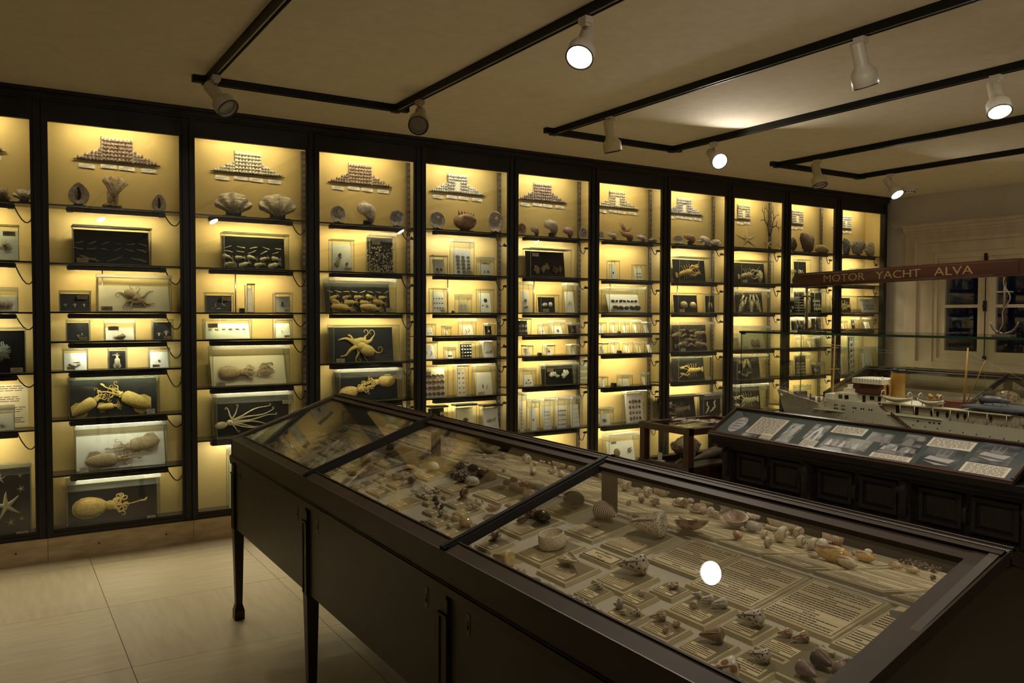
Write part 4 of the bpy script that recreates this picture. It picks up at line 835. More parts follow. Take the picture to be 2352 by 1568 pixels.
for I, (k, kd, l, rr_, tp, bt, mt, lab) in enumerate(TOP):
    z0 = SHELF[k][0]+.001; y = .12 if k < 8 else (.165 if I % 2 else .09); dmx = .15 if k < 8 else .07; P0 = at(1, y, l, bt); P1 = at(1, y, rr_, tp); zt = at(1, y, (l+rr_)/2, tp)[2]; W_ = P1[0]-P0[0]; H = max(.05, zt-z0); xc = (P0[0]+P1[0])/2
    m = MB(); mats = [mt, INNER]; stand = kd in ('valve','turban','melon','cup','ribbed','helmet')
    hs_ = .016 if stand else 0
    if kd == 'valve': valve(m, 5, .36, .085, 14, 60, 3.7, conc=1.6)
    elif kd in ('cup','cup2'): valve(m, 0 if kd == 'cup' else 0, .22, .0, 8, 30, 5.6, cup=True); m.ell((.05,-.02,.55), (.12,.02,.1))
    elif kd in ('helmet','helmet2'): helmet(m)
    elif kd == 'open':
        for s, rt in ((-1, .30), (1, -.16)):
            q = MB(); valve(q, 3, .12, .03, 10, 24, 1.6); M = Matrix.Rotation(rt, 4, 'Y') @ Matrix.Rotation(.9*s, 4, 'Z') @ Matrix.Diagonal((.8,1,1.1,1)); m.add([M @ v + Vector((s*.10,0,0)) for v in map(Vector, q.v)], q.f, 0, True)
        m.ell((0,0,.06), (.26,.16,.09))
    elif kd in ('turban','turban2','round','ribbed'): spiral(m, 3.6, .17, 1.3, .70, spikes=(4 if kd == 'turban' else 0), sp=.10, ribs=(9 if kd == 'ribbed' else 0), flare=1.15)
    elif kd == 'melon': m.ell((0,0,.42), (.5,.34,.42)); m.ell((.08,-.24,.55), (.33,.14,.16), Matrix.Rotation(.35,3,'Y'), 1); [m.tube([(-.3+.12*i,-.1,.72+.06*math.sin(i)), (-.36+.14*i,-.14,.95-.02*i)], [.05,.006], 6) for i in range(6)]
    elif kd in ('spiky','spider'):
        spiral(m, 3.5, .18, 1.5, .66, flare=1.2)
        for i in range(9 if kd == 'spiky' else 14): g = i*.75; m.tube([(.4*math.cos(g)*.7,.4*math.sin(g)*.5,-.55+.05*i), (.95*math.cos(g)*.8,.7*math.sin(g)*.6,-.5+.11*i)], [.07,.008], 5)
        if kd == 'spider': m.tube([(-.1,0,.0), (-.25,0,.4), (-.42,0,.8)], [.16,.1,.02], 8)
    elif kd == 'whelk': spiral(m, 3.6, .17, 1.6, .62); m.tube([(.2,0,-.9), (.1,0,-1.5)], [.2,.05], 8); m.v = [(v[2], v[1], v[0]) for v in m.v]; m.f = [f[::-1] for f in m.f]
    elif kd == 'starry': s_star(m, random.Random(1)); Rm = Matrix.Rotation(-.35,3,'X'); m.v = [tuple(Rm @ Vector(v)) for v in m.v]
    elif kd == 'fan': branch(m, Vector((0,0,0)), Vector((0,0,1)), .26, .030, 5, random.Random(5))
    elif kd in ('lump','slab'): lump(m, I*3+1, 1, 9, .2 if kd == 'lump' else .12)
    xs_ = [v[0] for v in m.v]; zs_ = [v[2] for v in m.v]; ys_ = [v[1] for v in m.v]
    sx = W_/(max(xs_)-min(xs_)); sz = (H-hs_)/(max(zs_)-min(zs_)); sy = min((sx*sz)**.5, dmx/(max(ys_)-min(ys_)))
    mx = (max(xs_)+min(xs_))/2; my = (max(ys_)+min(ys_))/2; mz = min(zs_)
    m.v = [(xc+(v[0]-mx)*sx, y+(v[1]-my)*sy, z0+hs_+(v[2]-mz)*sz) for v in m.v]
    if kd == 'fan': m.box((xc-.02,y-.02,z0), (xc+.02,y+.02,z0+.012))
    nm = dict(valve='clam_valve', cup='oyster_shell', cup2='limpet_shell', helmet='helmet_shell', helmet2='helmet_shell', open='pen_shell', turban='turban_shell', turban2='turban_shell', melon='melon_shell', round='sea_urchin', ribbed='harp_shell', spiky='murex_shell', spider='spider_conch', whelk='whelk_shell', starry='starfish', fan='sea_fan', lump='coral_rock', slab='coral_slab')[kd]
    if mt is SPONGE: nm = 'sponge'
    t = thing(nm, lab, nm.replace('_', ' '), (xc, y, z0), 'natural specimens along the top shelf')
    m.build('body', mats, t)
    if stand:
        q = MB(); q.box((xc-.3*W_, y-.03, z0), (xc+.3*W_, y+.03, z0+.010)); q.box((xc-.2*W_, y+.005, z0+.008), (xc+.2*W_, y+.015, z0+.045)); q.build('stand', STAND, t)
# plates in the table case: left and right corner, type, title, look
PLATES = [
(1178.6,1270.8,1347.7,1254.0,'s','LETTERED CONE','beige plate under the cut ring of a spotted cone'),
(1229.8,1310.8,1382.0,1305.2,'s','LETTERED CONE','beige plate under the cut-open cone shell'),
(1291.5,1218.2,1455.7,1203.5,'s','BROCADE CONE','beige plate under the striped brown cone'),
(1328.0,1270.8,1439.6,1283.5,'t','CLASS\nGASTROPODA\nFAMILY\nCONIDAE','title plate reading CLASS GASTROPODA FAMILY CONIDAE'),
(1376.4,1249.1,1562.6,1231.9,'s','LETTERED CONE','beige plate under the largest leopard-spotted cone'),
(1141.4,1212.4,1297.5,1195.1,'s','TORTOISE COWRIES','beige plate under three black glossy cowries'),
(1242.4,1168.7,1372.1,1160.7,'s','MAP COWRIE','beige plate under the single big black cowrie'),
(1355.5,1331.8,1517.1,1325.4,'s','MARBLED CONE','beige plate under the scaly-patterned marbled cone'),
(1087.6,1250.0,1183.3,1245.7,'s','TURBAN','small beige plate under a brown twisted turban'),
(1123.8,1293.5,1208.8,1306.3,'s','YELLOW CONE','beige plate under the yellow cone by the rail'),
(1184.4,1328.6,1259.8,1336.1,'p','','picture plate with a dark drawing,half behind the front rail'),
(1230.1,1348.8,1305.5,1359.4,'s','-','small plate under a round pale shell by the rail'),
(1314.0,1360.5,1410.8,1357.3,'s','EBONY CONE','small plate under a black-spotted round cone'),
(1252.4,1379.6,1386.3,1397.7,'s','-','plate covered with small black-dotted cones'),
(1415.0,1373.3,1516.0,1369.0,'s','MUSTY CONE','small plate titled MUSTY CONE'),
(1487.5,1354.8,1589.7,1353.6,'s','GARTER CONE','small plate under a curved banded shell'),
(1364.0,1415.8,1495.8,1412.6,'s','CAT CONES','plate titled CAT CONES'),
(1520.8,1399.6,1697.6,1398.4,'s','FLEA-BITE CONES','plate titled FLEA-BITE CONES below the mirrored spotlight'),
(1457.7,1442.0,1592.0,1445.5,'s','CLOUDED CONES','plate titled CLOUDED CONES'),
(1644.8,1438.6,1790.6,1438.6,'s','IMPERIAL CONE','plate titled IMPERIAL CONE'),
(1543.8,1487.9,1702.2,1483.3,'s','ACORN CONES','plate under a brown ribbed cone,in front of the imperial cone'),
(1727.4,1484.5,1897.3,1479.9,'s','CALICO CONES','plate under two orange-brown cones'),
(1650.5,1524.7,1818.1,1525.8,'s','AGATE CONE','plate titled AGATE CONE'),
(1483.0,1283.6,1712.5,1272.1,'x','CONUS or CONE SHELLS','large text plate headed CONUS or CONE SHELLS'),
(1570.2,1341.0,1866.3,1326.1,'x','HABITS','large text plate carrying the mirrored spotlight'),
(1730.3,1400.0,2051.6,1383.8,'x','REPRODUCTION','largest text plate,headed REPRODUCTION'),
(1901.5,1476.2,2075.9,1467.1,'x','RANGE','text plate cut off by the near end rail'),
(1982.2,1438.5,2135.8,1407.3,'q','','plate with a small shell drawing beside the near end rail'),
(1759.3,1539.3,2010.6,1530.8,'b','','plate of dark brown cones in the near corner'),
(1517.4,1545.3,1606.9,1536.1,'b','','plate beside the front rail under a pale yellow shell'),
(966.9,1173.3,1028.9,1171.0,'s','-','tiny plate under two dark periwinkles'),
(1018.5,1155.0,1097.7,1149.2,'s','-','small plate under a brown sundial turban'),
(1036.9,1176.8,1113.8,1168.7,'s','-','plate under nine tiny pale shells'),
(973.8,1195.1,1051.8,1190.5,'s','-','plate under two little brown nerites'),
(994.4,1221.5,1106.9,1206.6,'s','-','plate under two glossy tan cowries'),
(1084.0,1133.1,1207.9,1132.0,'s','-','plate under a row of glossy brown cowries'),
(994.4,1117.1,1150.5,1098.7,'s','-','plate under the heap of spotted cowries'),
(1010.5,1140.0,1049.5,1135.4,'s','-','tiny label plate beside the sundial turban'),
(966.9,1153.8,1015.1,1149.2,'s','-','tiny plate under a dark ring shell'),
(1157.4,1156.1,1244.7,1146.9,'s','-','plate under a cut cowrie beside the bar'),
]
# shells: centre, width, slope (n near, f far), shape, colour, turn, look
SHELLS = [
(1396.7,1184.2,61.2,'n','cone','stripe',178,'large striped brown cone shell beside the ridge post'),
(1370.9,1207.3,16.9,'n','cone','stripe2',180,'tiny dark striped cone beside the large striped one'),
(1493.3,1214.1,81.6,'n','cone','leopard',28,'largest leopard-spotted cone shell,broad end to the viewer'),
(1585.9,1203.3,77.6,'f','bowl','mottle',20,'boat-like cut helmet shell with brown triangles'),
(1683.8,1197.8,68.0,'f','conch','greyr',200,'grey ribbed conch with an orange lip'),
(1683.8,1173.3,24.5,'f','olive','dotted',70,'upright white shell with a row of black dots,behind the grey conch'),
(1731.4,1188.3,35.4,'f','cowrie','blotch',80,'white helmet shell with brown blotches by the back edge'),
(1727.3,1214.1,40.8,'f','cowrie','grey',10,'plain grey ribbed shell beside the orange-lipped conch'),
(1693.3,1230.5,36.7,'f','olive','amber',330,'glossy amber olive shell lying on its own card'),
(1798.1,1203.3,78.9,'f','helm','creamk',350,'long knobby cream helmet shell'),
(1753.2,1231.8,19.0,'f','conch','pale',30,'small white turreted shell behind the amber olive'),
(1791.3,1237.3,38.1,'f','conch','white',20,'smooth white tun shell in front of the knobby helmet'),
(1834.8,1231.8,28.6,'f','conch','brownk',340,'brown-spotted knobby whelk right of the white tun'),
(1762.7,1252.2,24.5,'f','conch','pale',10,'small pale shell standing alone on a blank plate'),
(1837.6,1250.9,28.6,'f','conch','white',0,'left white bonnet shell of the close pair'),
(1864.8,1257.7,29.9,'f','conch','white',15,'right white bonnet shell of the close pair'),
(1889.3,1249.5,29.4,'f','cowrie','white',330,'white moon shell with a dark navel'),
(1919.2,1235.9,58.5,'f','helm','harp',340,'big harp-like shell with a toothed lip near the back edge'),
(1915.1,1276.7,73.5,'f','olive','amberg',10,'large glossy golden volute'),
(1946.4,1294.4,47.6,'f','olive','cream',350,'cream speckled olive in front of the golden volute'),
(1868.8,1275.4,25.9,'f','olive','white',20,'small white shell behind the golden volute'),
(1985.9,1280.8,44.9,'f','olive','amberg',355,'medium golden olive right of the large volute'),
(1962.7,1271.3,20.4,'f','olive','grey',340,'small grey shell between the golden ones'),
(1994.0,1268.6,19.0,'f','cowrie','white',0,'white top shell behind the medium golden olive'),
(1383.1,1095.8,23.1,'f','murex','pale',0,'spiny white murex left of the ridge post'),
(1428.0,1106.7,19.0,'f','murex','pale',0,'pale murex right behind the ridge post'),
(1436.2,1120.8,32.1,'f','murex','pale',20,'larger spiny pale murex right of the ridge post'),
(1462.0,1131.7,21.2,'f','murex','pale',50,'ribbed pale murex in the middle of the back row'),
(1486.5,1135.8,29.4,'f','murex','pale',10,'rounded ribbed murex in the back row'),
(1486.5,1122.2,19.0,'f','star','pale',0,'flat branching murex behind the rounded one'),
(1513.7,1130.3,23.9,'f','conch','pale',30,'tan-white tun shell,left of a touching pair'),
(1536.9,1134.4,29.4,'f','conch','pale',10,'tan-white tun shell,right of a touching pair'),
(1560.0,1155.6,37.6,'f','helm','creamk',0,'square-shouldered pale helmet shell'),
(1585.9,1151.6,18.0,'f','cowrie','grey',0,'little grey shell behind the square helmet'),
(1600.8,1169.3,40.3,'f','helm','pinkc',0,'pinkish flat-topped helmet with a dotted lip'),
(1625.3,1159.7,32.7,'f','cowrie','tanb',0,'round tan shell at the back edge'),
(1633.5,1181.5,21.8,'f','conch','white',330,'small white shell right of the pinkish helmet'),
(1645.7,1186.9,16.3,'f','conch','pale',320,'smallest shell between pinkish helmet and grey conch'),
(1472.9,1150.2,16.9,'f','conch','brownk',0,'tiny brown banded murex,left of two'),
(1502.9,1157.0,25.0,'f','murex','brownk',30,'small brown banded murex,right of two'),
(1443.8,1158.4,13.6,'f','conch','tanb',0,'tiny tan shell near the foot of the post'),
(1066.7,1097.6,36.7,'n','cowrie','spotd',20,'glossy dark cowrie with pale spots,middle of the heap'),
(1086.3,1109.0,36.3,'n','cowrie','spotl',20,'pale cowrie with dark spots at the front of the heap'),
(1049.5,1091.8,29.8,'n','cowrie','spotd',40,'dark spotted cowrie at the left of the heap'),
(1087.4,1078.1,27.5,'n','cowrie','brownc',15,'plain brown cowrie at the back of the heap'),
(1106.9,1088.4,25.3,'n','cowrie','brownc',0,'dull brown cowrie half hidden in the heap'),
(1126.4,1094.6,36.7,'n','cowrie','brownm',15,'brown mottled cowrie at the right of the heap'),
(1058.7,1070.0,20.7,'n','cowrie','spotd',10,'rearmost spotted cowrie of the heap'),
(1152.8,1119.4,24.1,'n','bowl','brownm',10,'upturned brown cowrie in the glossy row'),
(1165.5,1110.2,20.7,'n','cowrie','brownc',10,'~glossy brown cowrie in the row behind the middle bar'),
(1180.4,1122.8,21.8,'n','cowrie','brownc',30,'~glossy brown cowrie in the row behind the middle bar'),
(1195.3,1128.6,21.8,'n','cowrie','brownc',20,'~glossy brown cowrie in the row behind the middle bar'),
(1181.5,1103.8,20.7,'n','cowrie','brownc',0,'~glossy brown cowrie in the row behind the middle bar'),
(1202.2,1114.8,20.7,'n','cowrie','brownc',15,'~glossy brown cowrie in the row behind the middle bar'),
(1217.1,1119.4,20.7,'n','cowrie','brownc',5,'~glossy brown cowrie in the row behind the middle bar'),
(1229.7,1120.5,19.5,'n','cowrie','brownc',5,'~glossy brown cowrie in the row behind the middle bar'),
(1245.8,1122.8,26.4,'n','cowrie','grey',10,'grey-brown dull cowrie crossing behind the middle bar'),
(1217.1,1137.7,34.4,'n','cowrie','tanb',0,'tan cowrie with a slit,touching the middle bar'),
(1320.4,1150.4,53.9,'n','cowrie','blackc',10,'single big black domed cowrie'),
(1201.0,1195.1,28.7,'n','bowl','blackc',30,'upturned black cowrie,left of the glossy black trio'),
(1220.6,1179.1,35.6,'n','cowrie','blacks',10,'brown-speckled black cowrie,rear of the trio'),
(1245.8,1189.4,42.5,'n','cowrie','blackc',20,'largest black cowrie,right of the trio'),
(1067.9,1137.7,24.8,'n','conch','brownm',20,'brown sundial turban with an open mouth'),
(1135.6,1166.4,45.9,'n','bowl','tanb',10,'cut-open pale cowrie bowl'),
(1004.8,1158.4,13.3,'n','conch','darkb',20,'left dark periwinkle of the tiny pair'),
(1016.2,1164.1,12.9,'n','conch','darkb',50,'right dark periwinkle of the tiny pair'),
(1013.9,1180.2,13.8,'n','conch','brownk',30,'left little brown nerite'),
(1026.6,1187.1,11.5,'n','conch','brownk',0,'right little brown nerite'),
(1000.2,1145.1,11.9,'n','ring','darkb',0,'dark ring shell on a tiny plate'),
(1033.5,1207.8,18.4,'n','cowrie','pale',0,'dull round pale shell before the glossy pair'),
(1047.2,1194.0,25.7,'n','cowrie','tang',10,'left glossy tan cowrie'),
(1071.3,1202.5,34.0,'n','cowrie','tang',10,'right glossy tan cowrie'),
(1088.6,1211.2,16.1,'n','ring','pale',0,'small pale ring beside the middle bar'),
(1120.7,1029.8,51.7,'f','conch','pale',350,'large battered pale conch at the far back'),
(1153.3,1027.5,14.2,'f','cowrie','pale',0,'pale stub beside the large battered conch'),
(1156.3,1049.4,18.4,'f','murex','pale',0,'spiky pale shell in front of the battered conch'),
(1111.5,1049.4,10.6,'f','conch','white',0,'tiny white shell in front of the battered conch'),
(1205.6,1055.1,19.5,'f','conch','pale',40,'pale whelk,back left of a trio'),
(1212.5,1060.8,18.4,'f','conch','white',0,'pale whelk,front of a trio'),
(1228.6,1065.4,15.2,'f','cowrie','pale',0,'round pale shell,right of a trio'),
(1241.9,1059.7,8.7,'f','cowrie','pale',0,'~bead-like pale shell at the back edge of the table case'),
(1252.7,1061.1,8.7,'f','cowrie','pale',0,'~bead-like pale shell at the back edge of the table case'),
(1263.0,1064.3,9.2,'f','cowrie','pale',0,'~bead-like pale shell at the back edge of the table case'),
(1284.2,1067.7,34.4,'f','helm','tanb',10,'orange-tan frog shell at the back edge'),
(1224.0,1083.8,30.3,'f','olive','pale',330,'pale spindle shell lying in front of the whelk trio'),
(1268.1,1084.9,17.9,'f','conch','pale',80,'upright pale cone-like shell'),
(1288.3,1089.5,29.8,'f','olive','pale',340,'ribbed pale spindle behind the middle bar'),
(1313.5,1079.2,19.5,'f','murex','pale',0,'crusty pale murex above the bar'),
(1328.5,1076.9,16.1,'f','murex','pale',40,'crusty pale murex touching the ridge'),
(1157.4,1081.5,11.5,'f','murex','pale',0,'small spiny shell on the bare far slope'),
(1256.1,1099.9,25.3,'f','star','pale',20,'flat twig-like pale shell lying before the bar'),
(939.2,1068.3,38.2,'n','clam','pinkg',20,'pink glossy clam-like shell in the mirrored light'),
(997.0,1074.0,32.4,'n','cowrie','eggw',0,'pitted white egg shell in the mirrored light'),
(915.5,1093.1,27.5,'n','ring','pale',0,'scalloped pale ring shell'),
(950.8,1102.4,23.1,'n','cone','brownm',300,'brown cone beside the scalloped ring'),
(930.5,1109.6,17.3,'n','olive','pale',280,'tiny pale olive shell beside the scalloped ring'),
(761.4,1070.6,26.0,'n','cowrie','blackc',0,'dark shiny cowrie near the first bar'),
(892.9,1042.2,17.3,'n','bowl','darkb',0,'little dark cup shell'),
(895.8,1027.2,23.1,'n','helm','brownc',0,'reddish brown shell under the mirrored mosaic'),
(878.5,1087.9,26.0,'n','bowl','pale',0,'pale open shell left of the scalloped ring'),
(840.9,1057.6,31.8,'n','cowrie','brownm',0,'brown cowrie near the first glass bar'),
(809.1,1087.9,27.5,'n','olive','brownm',20,'brown elongated shell behind the front rail'),
(898.7,975.2,43.4,'f','clam','pale',0,'large pale fan at the far end of the case'),
(971.0,998.3,31.8,'f','clam','white',30,'pale round scallop under the mirrored panel'),
(933.4,995.4,26.0,'f','cowrie','grey',0,'grey dome shell under the mirrored panel'),
(1457.5,1304.2,63.8,'n','cone','scaly',40,'marbled cone with black-and-white scales'),
(1157.8,1287.2,52.1,'n','cone','yellow',18,'yellow cone with its flat spire toward the viewer'),
(1270.5,1243.6,61.6,'n','ring','dotring',0,'cut ring of a dotted cone,standing open'),
(1313.0,1287.2,63.8,'n','open','dotring',176,'cut-open dotted cone showing its inner column'),
(1138.7,1231.9,28.7,'n','murex','tanb',40,'twisted brown frilled turban shell'),
(1267.3,1347.7,23.8,'n','cowrie','pale',0,'round pale pinkish shell by the front rail'),
(1374.6,1346.7,21.3,'n','cone','blotchd',20,'round cone with heavy black blotches'),
(1474.5,1362.0,17.4,'n','cone','pale',320,'tiny pale pointed cone'),
(1423.5,1391.3,23.4,'n','conch','grey',60,'grey-violet twisted shell on the cat cones plate'),
(1431.0,1407.3,19.6,'n','cone','pale',30,'pale worn cone on the cat cones plate'),
(1459.7,1409.4,23.8,'n','cone','blotchd',60,'mottled dark cone on the cat cones plate'),
(1512.8,1417.9,35.1,'n','cone','rusty',60,'rust-mottled cone,largest on the clouded cones plate'),
(1529.8,1445.5,21.3,'n','cone','rusty',320,'rust-mottled cone,front one on the clouded cones plate'),
(1553.2,1432.8,21.3,'n','cone','rusty',340,'rust-mottled cone,right one on the clouded cones plate'),
(1072.8,1253.1,27.6,'n','cowrie','tanb',0,'dim tan shell in the shade of the bar by the front rail'),
(1548.4,1343.3,32.1,'n','bowl','mottle',340,'curved banded shell on the garter cone plate'),
(1602.3,1367.4,21.8,'n','cone','fleck',30,'rear black-flecked white cone on the flea-bite plate'),
(1596.6,1388.1,25.7,'n','cone','pale',300,'plain pale pointed cone on the flea-bite plate'),
(1626.4,1378.9,28.7,'n','cone','fleck',50,'middle black-flecked white cone on the flea-bite plate'),
(1654.0,1389.2,34.4,'n','cone','fleck',60,'right black-flecked white cone on the flea-bite plate'),
(1727.4,1423.7,56.2,'n','cone','scaly',30,'dark-banded imperial cone with a knobby crown'),
(1637.9,1463.8,50.5,'n','cone','brownm',40,'brown ribbed cone with a broken lip'),
(1804.4,1455.8,29.8,'n','cone','rusty',50,'smaller orange-brown cone of the pair'),
(1839.9,1466.1,36.7,'n','cone','rusty',60,'larger orange-brown cone of the pair'),
(1747.0,1509.7,45.9,'n','cone','scaly',30,'dark netted agate cone'),
(1659.7,1546.5,75.8,'n','cone','rustw',55,'big white cone with rusty patches by the front rail'),
(1526.6,1496.0,42.5,'n','open','yellow',310,'pale yellow cone beside the front rail'),
(1891.6,1523.5,51.7,'n','cone','darkc',172,'dark chocolate cone,tallest in the near corner'),
(1857.2,1546.5,52.8,'n','cone','plum',168,'plum-brown cone with a pale band in the near corner'),
(1942.1,1555.7,59.7,'n','cone','plum',150,'violet-grey ribbed cone against the near end rail'),
(1910.0,1502.9,16.1,'n','cone','pale',20,'tiny pale cone behind the chocolate cone'),
(1943.2,1518.9,23.0,'n','cone','grey',50,'small grey cone in the near corner,left of two'),
(1985.7,1533.8,26.4,'n','cone','grey',50,'small grey cone in the near corner,right of two'),
(2057.7,1299.3,28.1,'f','olive','goldsp',20,'yellow-speckled olive,left of two'),
(2095.4,1309.7,29.9,'f','olive','goldsp',10,'yellow-speckled olive,right of two'),
(2142.3,1329.2,16.1,'f','murex','darkb',0,'small dark spiny shell alone on the far slope'),
(2185.2,1325.3,22.1,'f','star','pale',30,'pale branching shell near the end rail'),
(2221.7,1323.5,15.6,'f','olive','amberg',0,'yellow shell tip at the near end rail'),
(2068.1,1291.4,10.9,'f','conch','darkb',10,'~tiny dark brown shell in the cluster by the back edge'),
(2081.1,1292.7,10.9,'f','conch','darkb',0,'~tiny dark brown shell in the cluster by the back edge'),
(2094.1,1290.1,10.9,'f','conch','darkb',350,'~tiny dark brown shell in the cluster by the back edge'),
(2091.5,1295.3,10.9,'f','conch','darkb',280,'~tiny dark brown shell in the cluster by the back edge'),
(2100.6,1297.9,10.9,'f','conch','darkb',165,'~tiny dark brown shell in the cluster by the back edge'),
(2107.1,1294.0,10.9,'f','conch','darkb',340,'~tiny dark brown shell in the cluster by the back edge'),
(2105.8,1300.6,10.9,'f','conch','darkb',305,'~tiny dark brown shell in the cluster by the back edge'),
(2114.9,1296.6,10.9,'f','conch','darkb',190,'~tiny dark brown shell in the cluster by the back edge'),
(2112.3,1301.9,10.9,'f','conch','darkb',120,'~tiny dark brown shell in the cluster by the back edge'),
(2120.1,1305.8,10.9,'f','conch','darkb',330,'~tiny dark brown shell in the cluster by the back edge'),
(2122.7,1299.3,10.9,'f','conch','darkb',40,'~tiny dark brown shell in the cluster by the back edge'),
(2126.7,1305.8,10.9,'f','conch','darkb',145,'~tiny dark brown shell in the cluster by the back edge'),
(2130.6,1299.3,10.9,'f','conch','darkb',250,'~tiny dark brown shell in the cluster by the back edge'),
(2139.7,1309.7,10.9,'f','conch','darkb',135,'~tiny dark brown shell in the cluster by the back edge'),
(2146.2,1304.5,10.9,'f','conch','darkb',310,'~tiny dark brown shell in the cluster by the back edge'),
(2148.8,1308.9,10.9,'f','conch','darkb',20,'~tiny dark brown shell in the cluster by the back edge'),
(2144.9,1312.3,10.9,'f','conch','darkb',275,'~tiny dark brown shell in the cluster by the back edge'),
(2161.8,1308.4,10.9,'f','conch','darkb',10,'~tiny dark brown shell in the cluster by the back edge'),
(2131.9,1304.5,10.9,'f','conch','darkb',285,'~tiny dark brown shell in the cluster by the back edge'),
(2109.7,1304.5,10.9,'f','conch','darkb',50,'~tiny dark brown shell in the cluster by the back edge'),
(947.9,1126.9,11.0,'n','olive','eggw',200,'~tiny white shell in the cluster under the mirrored panel'),
(953.7,1124.1,11.0,'n','olive','eggw',300,'~tiny white shell in the cluster under the mirrored panel'),
(959.4,1129.8,11.0,'n','olive','eggw',40,'~tiny white shell in the cluster under the mirrored panel'),
(965.2,1125.5,11.0,'n','olive','eggw',140,'~tiny white shell in the cluster under the mirrored panel'),
(971.0,1119.7,11.0,'n','olive','eggw',240,'~tiny white shell in the cluster under the mirrored panel'),
(976.8,1124.1,11.0,'n','olive','eggw',340,'~tiny white shell in the cluster under the mirrored panel'),
(982.6,1128.4,11.0,'n','olive','eggw',80,'~tiny white shell in the cluster under the mirrored panel'),
(989.8,1131.3,11.0,'n','olive','eggw',205,'~tiny white shell in the cluster under the mirrored panel'),
(971.0,1134.2,11.0,'n','olive','eggw',240,'~tiny white shell in the cluster under the mirrored panel'),
(965.2,1137.1,11.0,'n','olive','eggw',140,'~tiny white shell in the cluster under the mirrored panel'),
(976.8,1140.0,11.0,'n','olive','eggw',340,'~tiny white shell in the cluster under the mirrored panel'),
(959.4,1135.6,11.0,'n','olive','eggw',40,'~tiny white shell in the cluster under the mirrored panel'),
(994.1,1124.1,11.0,'n','olive','eggw',280,'~tiny white shell in the cluster under the mirrored panel'),
(999.9,1128.4,11.0,'n','olive','eggw',20,'~tiny white shell in the cluster under the mirrored panel'),
(1008.6,1126.9,11.0,'n','olive','eggw',170,'~tiny white shell in the cluster under the mirrored panel'),
(985.5,1119.7,11.0,'n','olive','eggw',130,'~tiny white shell in the cluster under the mirrored panel'),
(978.2,1115.4,11.0,'n','olive','eggw',5,'~tiny white shell in the cluster under the mirrored panel'),
(1281.1,1375.4,14.0,'n','cone','dotring2',80,'~small white cone with black dots on the crowded plate'),
(1307.7,1369.0,14.0,'n','cone','dotring2',95,'~small white cone with black dots on the crowded plate'),
(1324.7,1375.4,14.0,'n','cone','dotring2',65,'~small white cone with black dots on the crowded plate'),
(1335.3,1380.7,14.0,'n','cone','dotring2',35,'~small white cone with black dots on the crowded plate'),
(1313.0,1379.6,14.0,'n','cone','dotring2',80,'~small white cone with black dots on the crowded plate'),
(1328.9,1387.1,14.0,'n','cone','dotring2',35,'~small white cone with black dots on the crowded plate'),
(1350.2,1387.1,14.0,'n','cone','dotring2',65,'~small white cone with black dots on the crowded plate'),
(1342.7,1393.5,14.0,'n','cone','dotring2',50,'~small white cone with black dots on the crowded plate'),
(1361.9,1394.5,14.0,'n','cone','dotring2',50,'~small white cone with black dots on the crowded plate'),
(1322.5,1395.6,14.0,'n','cone','dotring2',35,'~small white cone with black dots on the crowded plate'),
(1300.2,1376.4,14.0,'n','cone','dotring2',80,'~small white cone with black dots on the crowded plate'),
(1074.8,1159.6,10.6,'n','conch','pale',60,'~tiny pale shell on the plate beside the cut cowrie bowl'),
(1078.2,1168.7,10.6,'n','conch','pale',105,'~tiny pale shell on the plate beside the cut cowrie bowl'),
(1085.1,1158.4,10.6,'n','conch','pale',15,'~tiny pale shell on the plate beside the cut cowrie bowl'),
(1088.6,1164.1,10.6,'n','conch','pale',60,'~tiny pale shell on the plate beside the cut cowrie bowl'),
(1093.1,1153.8,10.6,'n','conch','pale',120,'~tiny pale shell on the plate beside the cut cowrie bowl'),
(1097.7,1158.4,10.6,'n','conch','pale',0,'~tiny pale shell on the plate beside the cut cowrie bowl'),
(1103.5,1160.7,10.6,'n','conch','pale',75,'~tiny pale shell on the plate beside the cut cowrie bowl'),
(1095.4,1168.7,10.6,'n','conch','pale',150,'~tiny pale shell on the plate beside the cut cowrie bowl'),
(1106.9,1156.1,10.6,'n','conch','pale',120,'~tiny pale shell on the plate beside the cut cowrie bowl'),
(963.4,1202.0,10.6,'n','cowrie','plum',0,'~plum-coloured bead shell in the cluster by the front rail'),
(969.2,1198.6,10.6,'n','cowrie','plum',0,'~plum-coloured bead shell in the cluster by the front rail'),
(972.6,1206.6,10.6,'n','cowrie','plum',0,'~plum-coloured bead shell in the cluster by the front rail'),
(977.2,1203.2,10.6,'n','cowrie','plum',0,'~plum-coloured bead shell in the cluster by the front rail'),
(981.8,1207.8,10.6,'n','cowrie','plum',0,'~plum-coloured bead shell in the cluster by the front rail'),
(966.9,1207.8,10.6,'n','cowrie','plum',0,'~plum-coloured bead shell in the cluster by the front rail'),
(973.8,1199.7,10.6,'n','cowrie','plum',0,'~plum-coloured bead shell in the cluster by the front rail'),
]
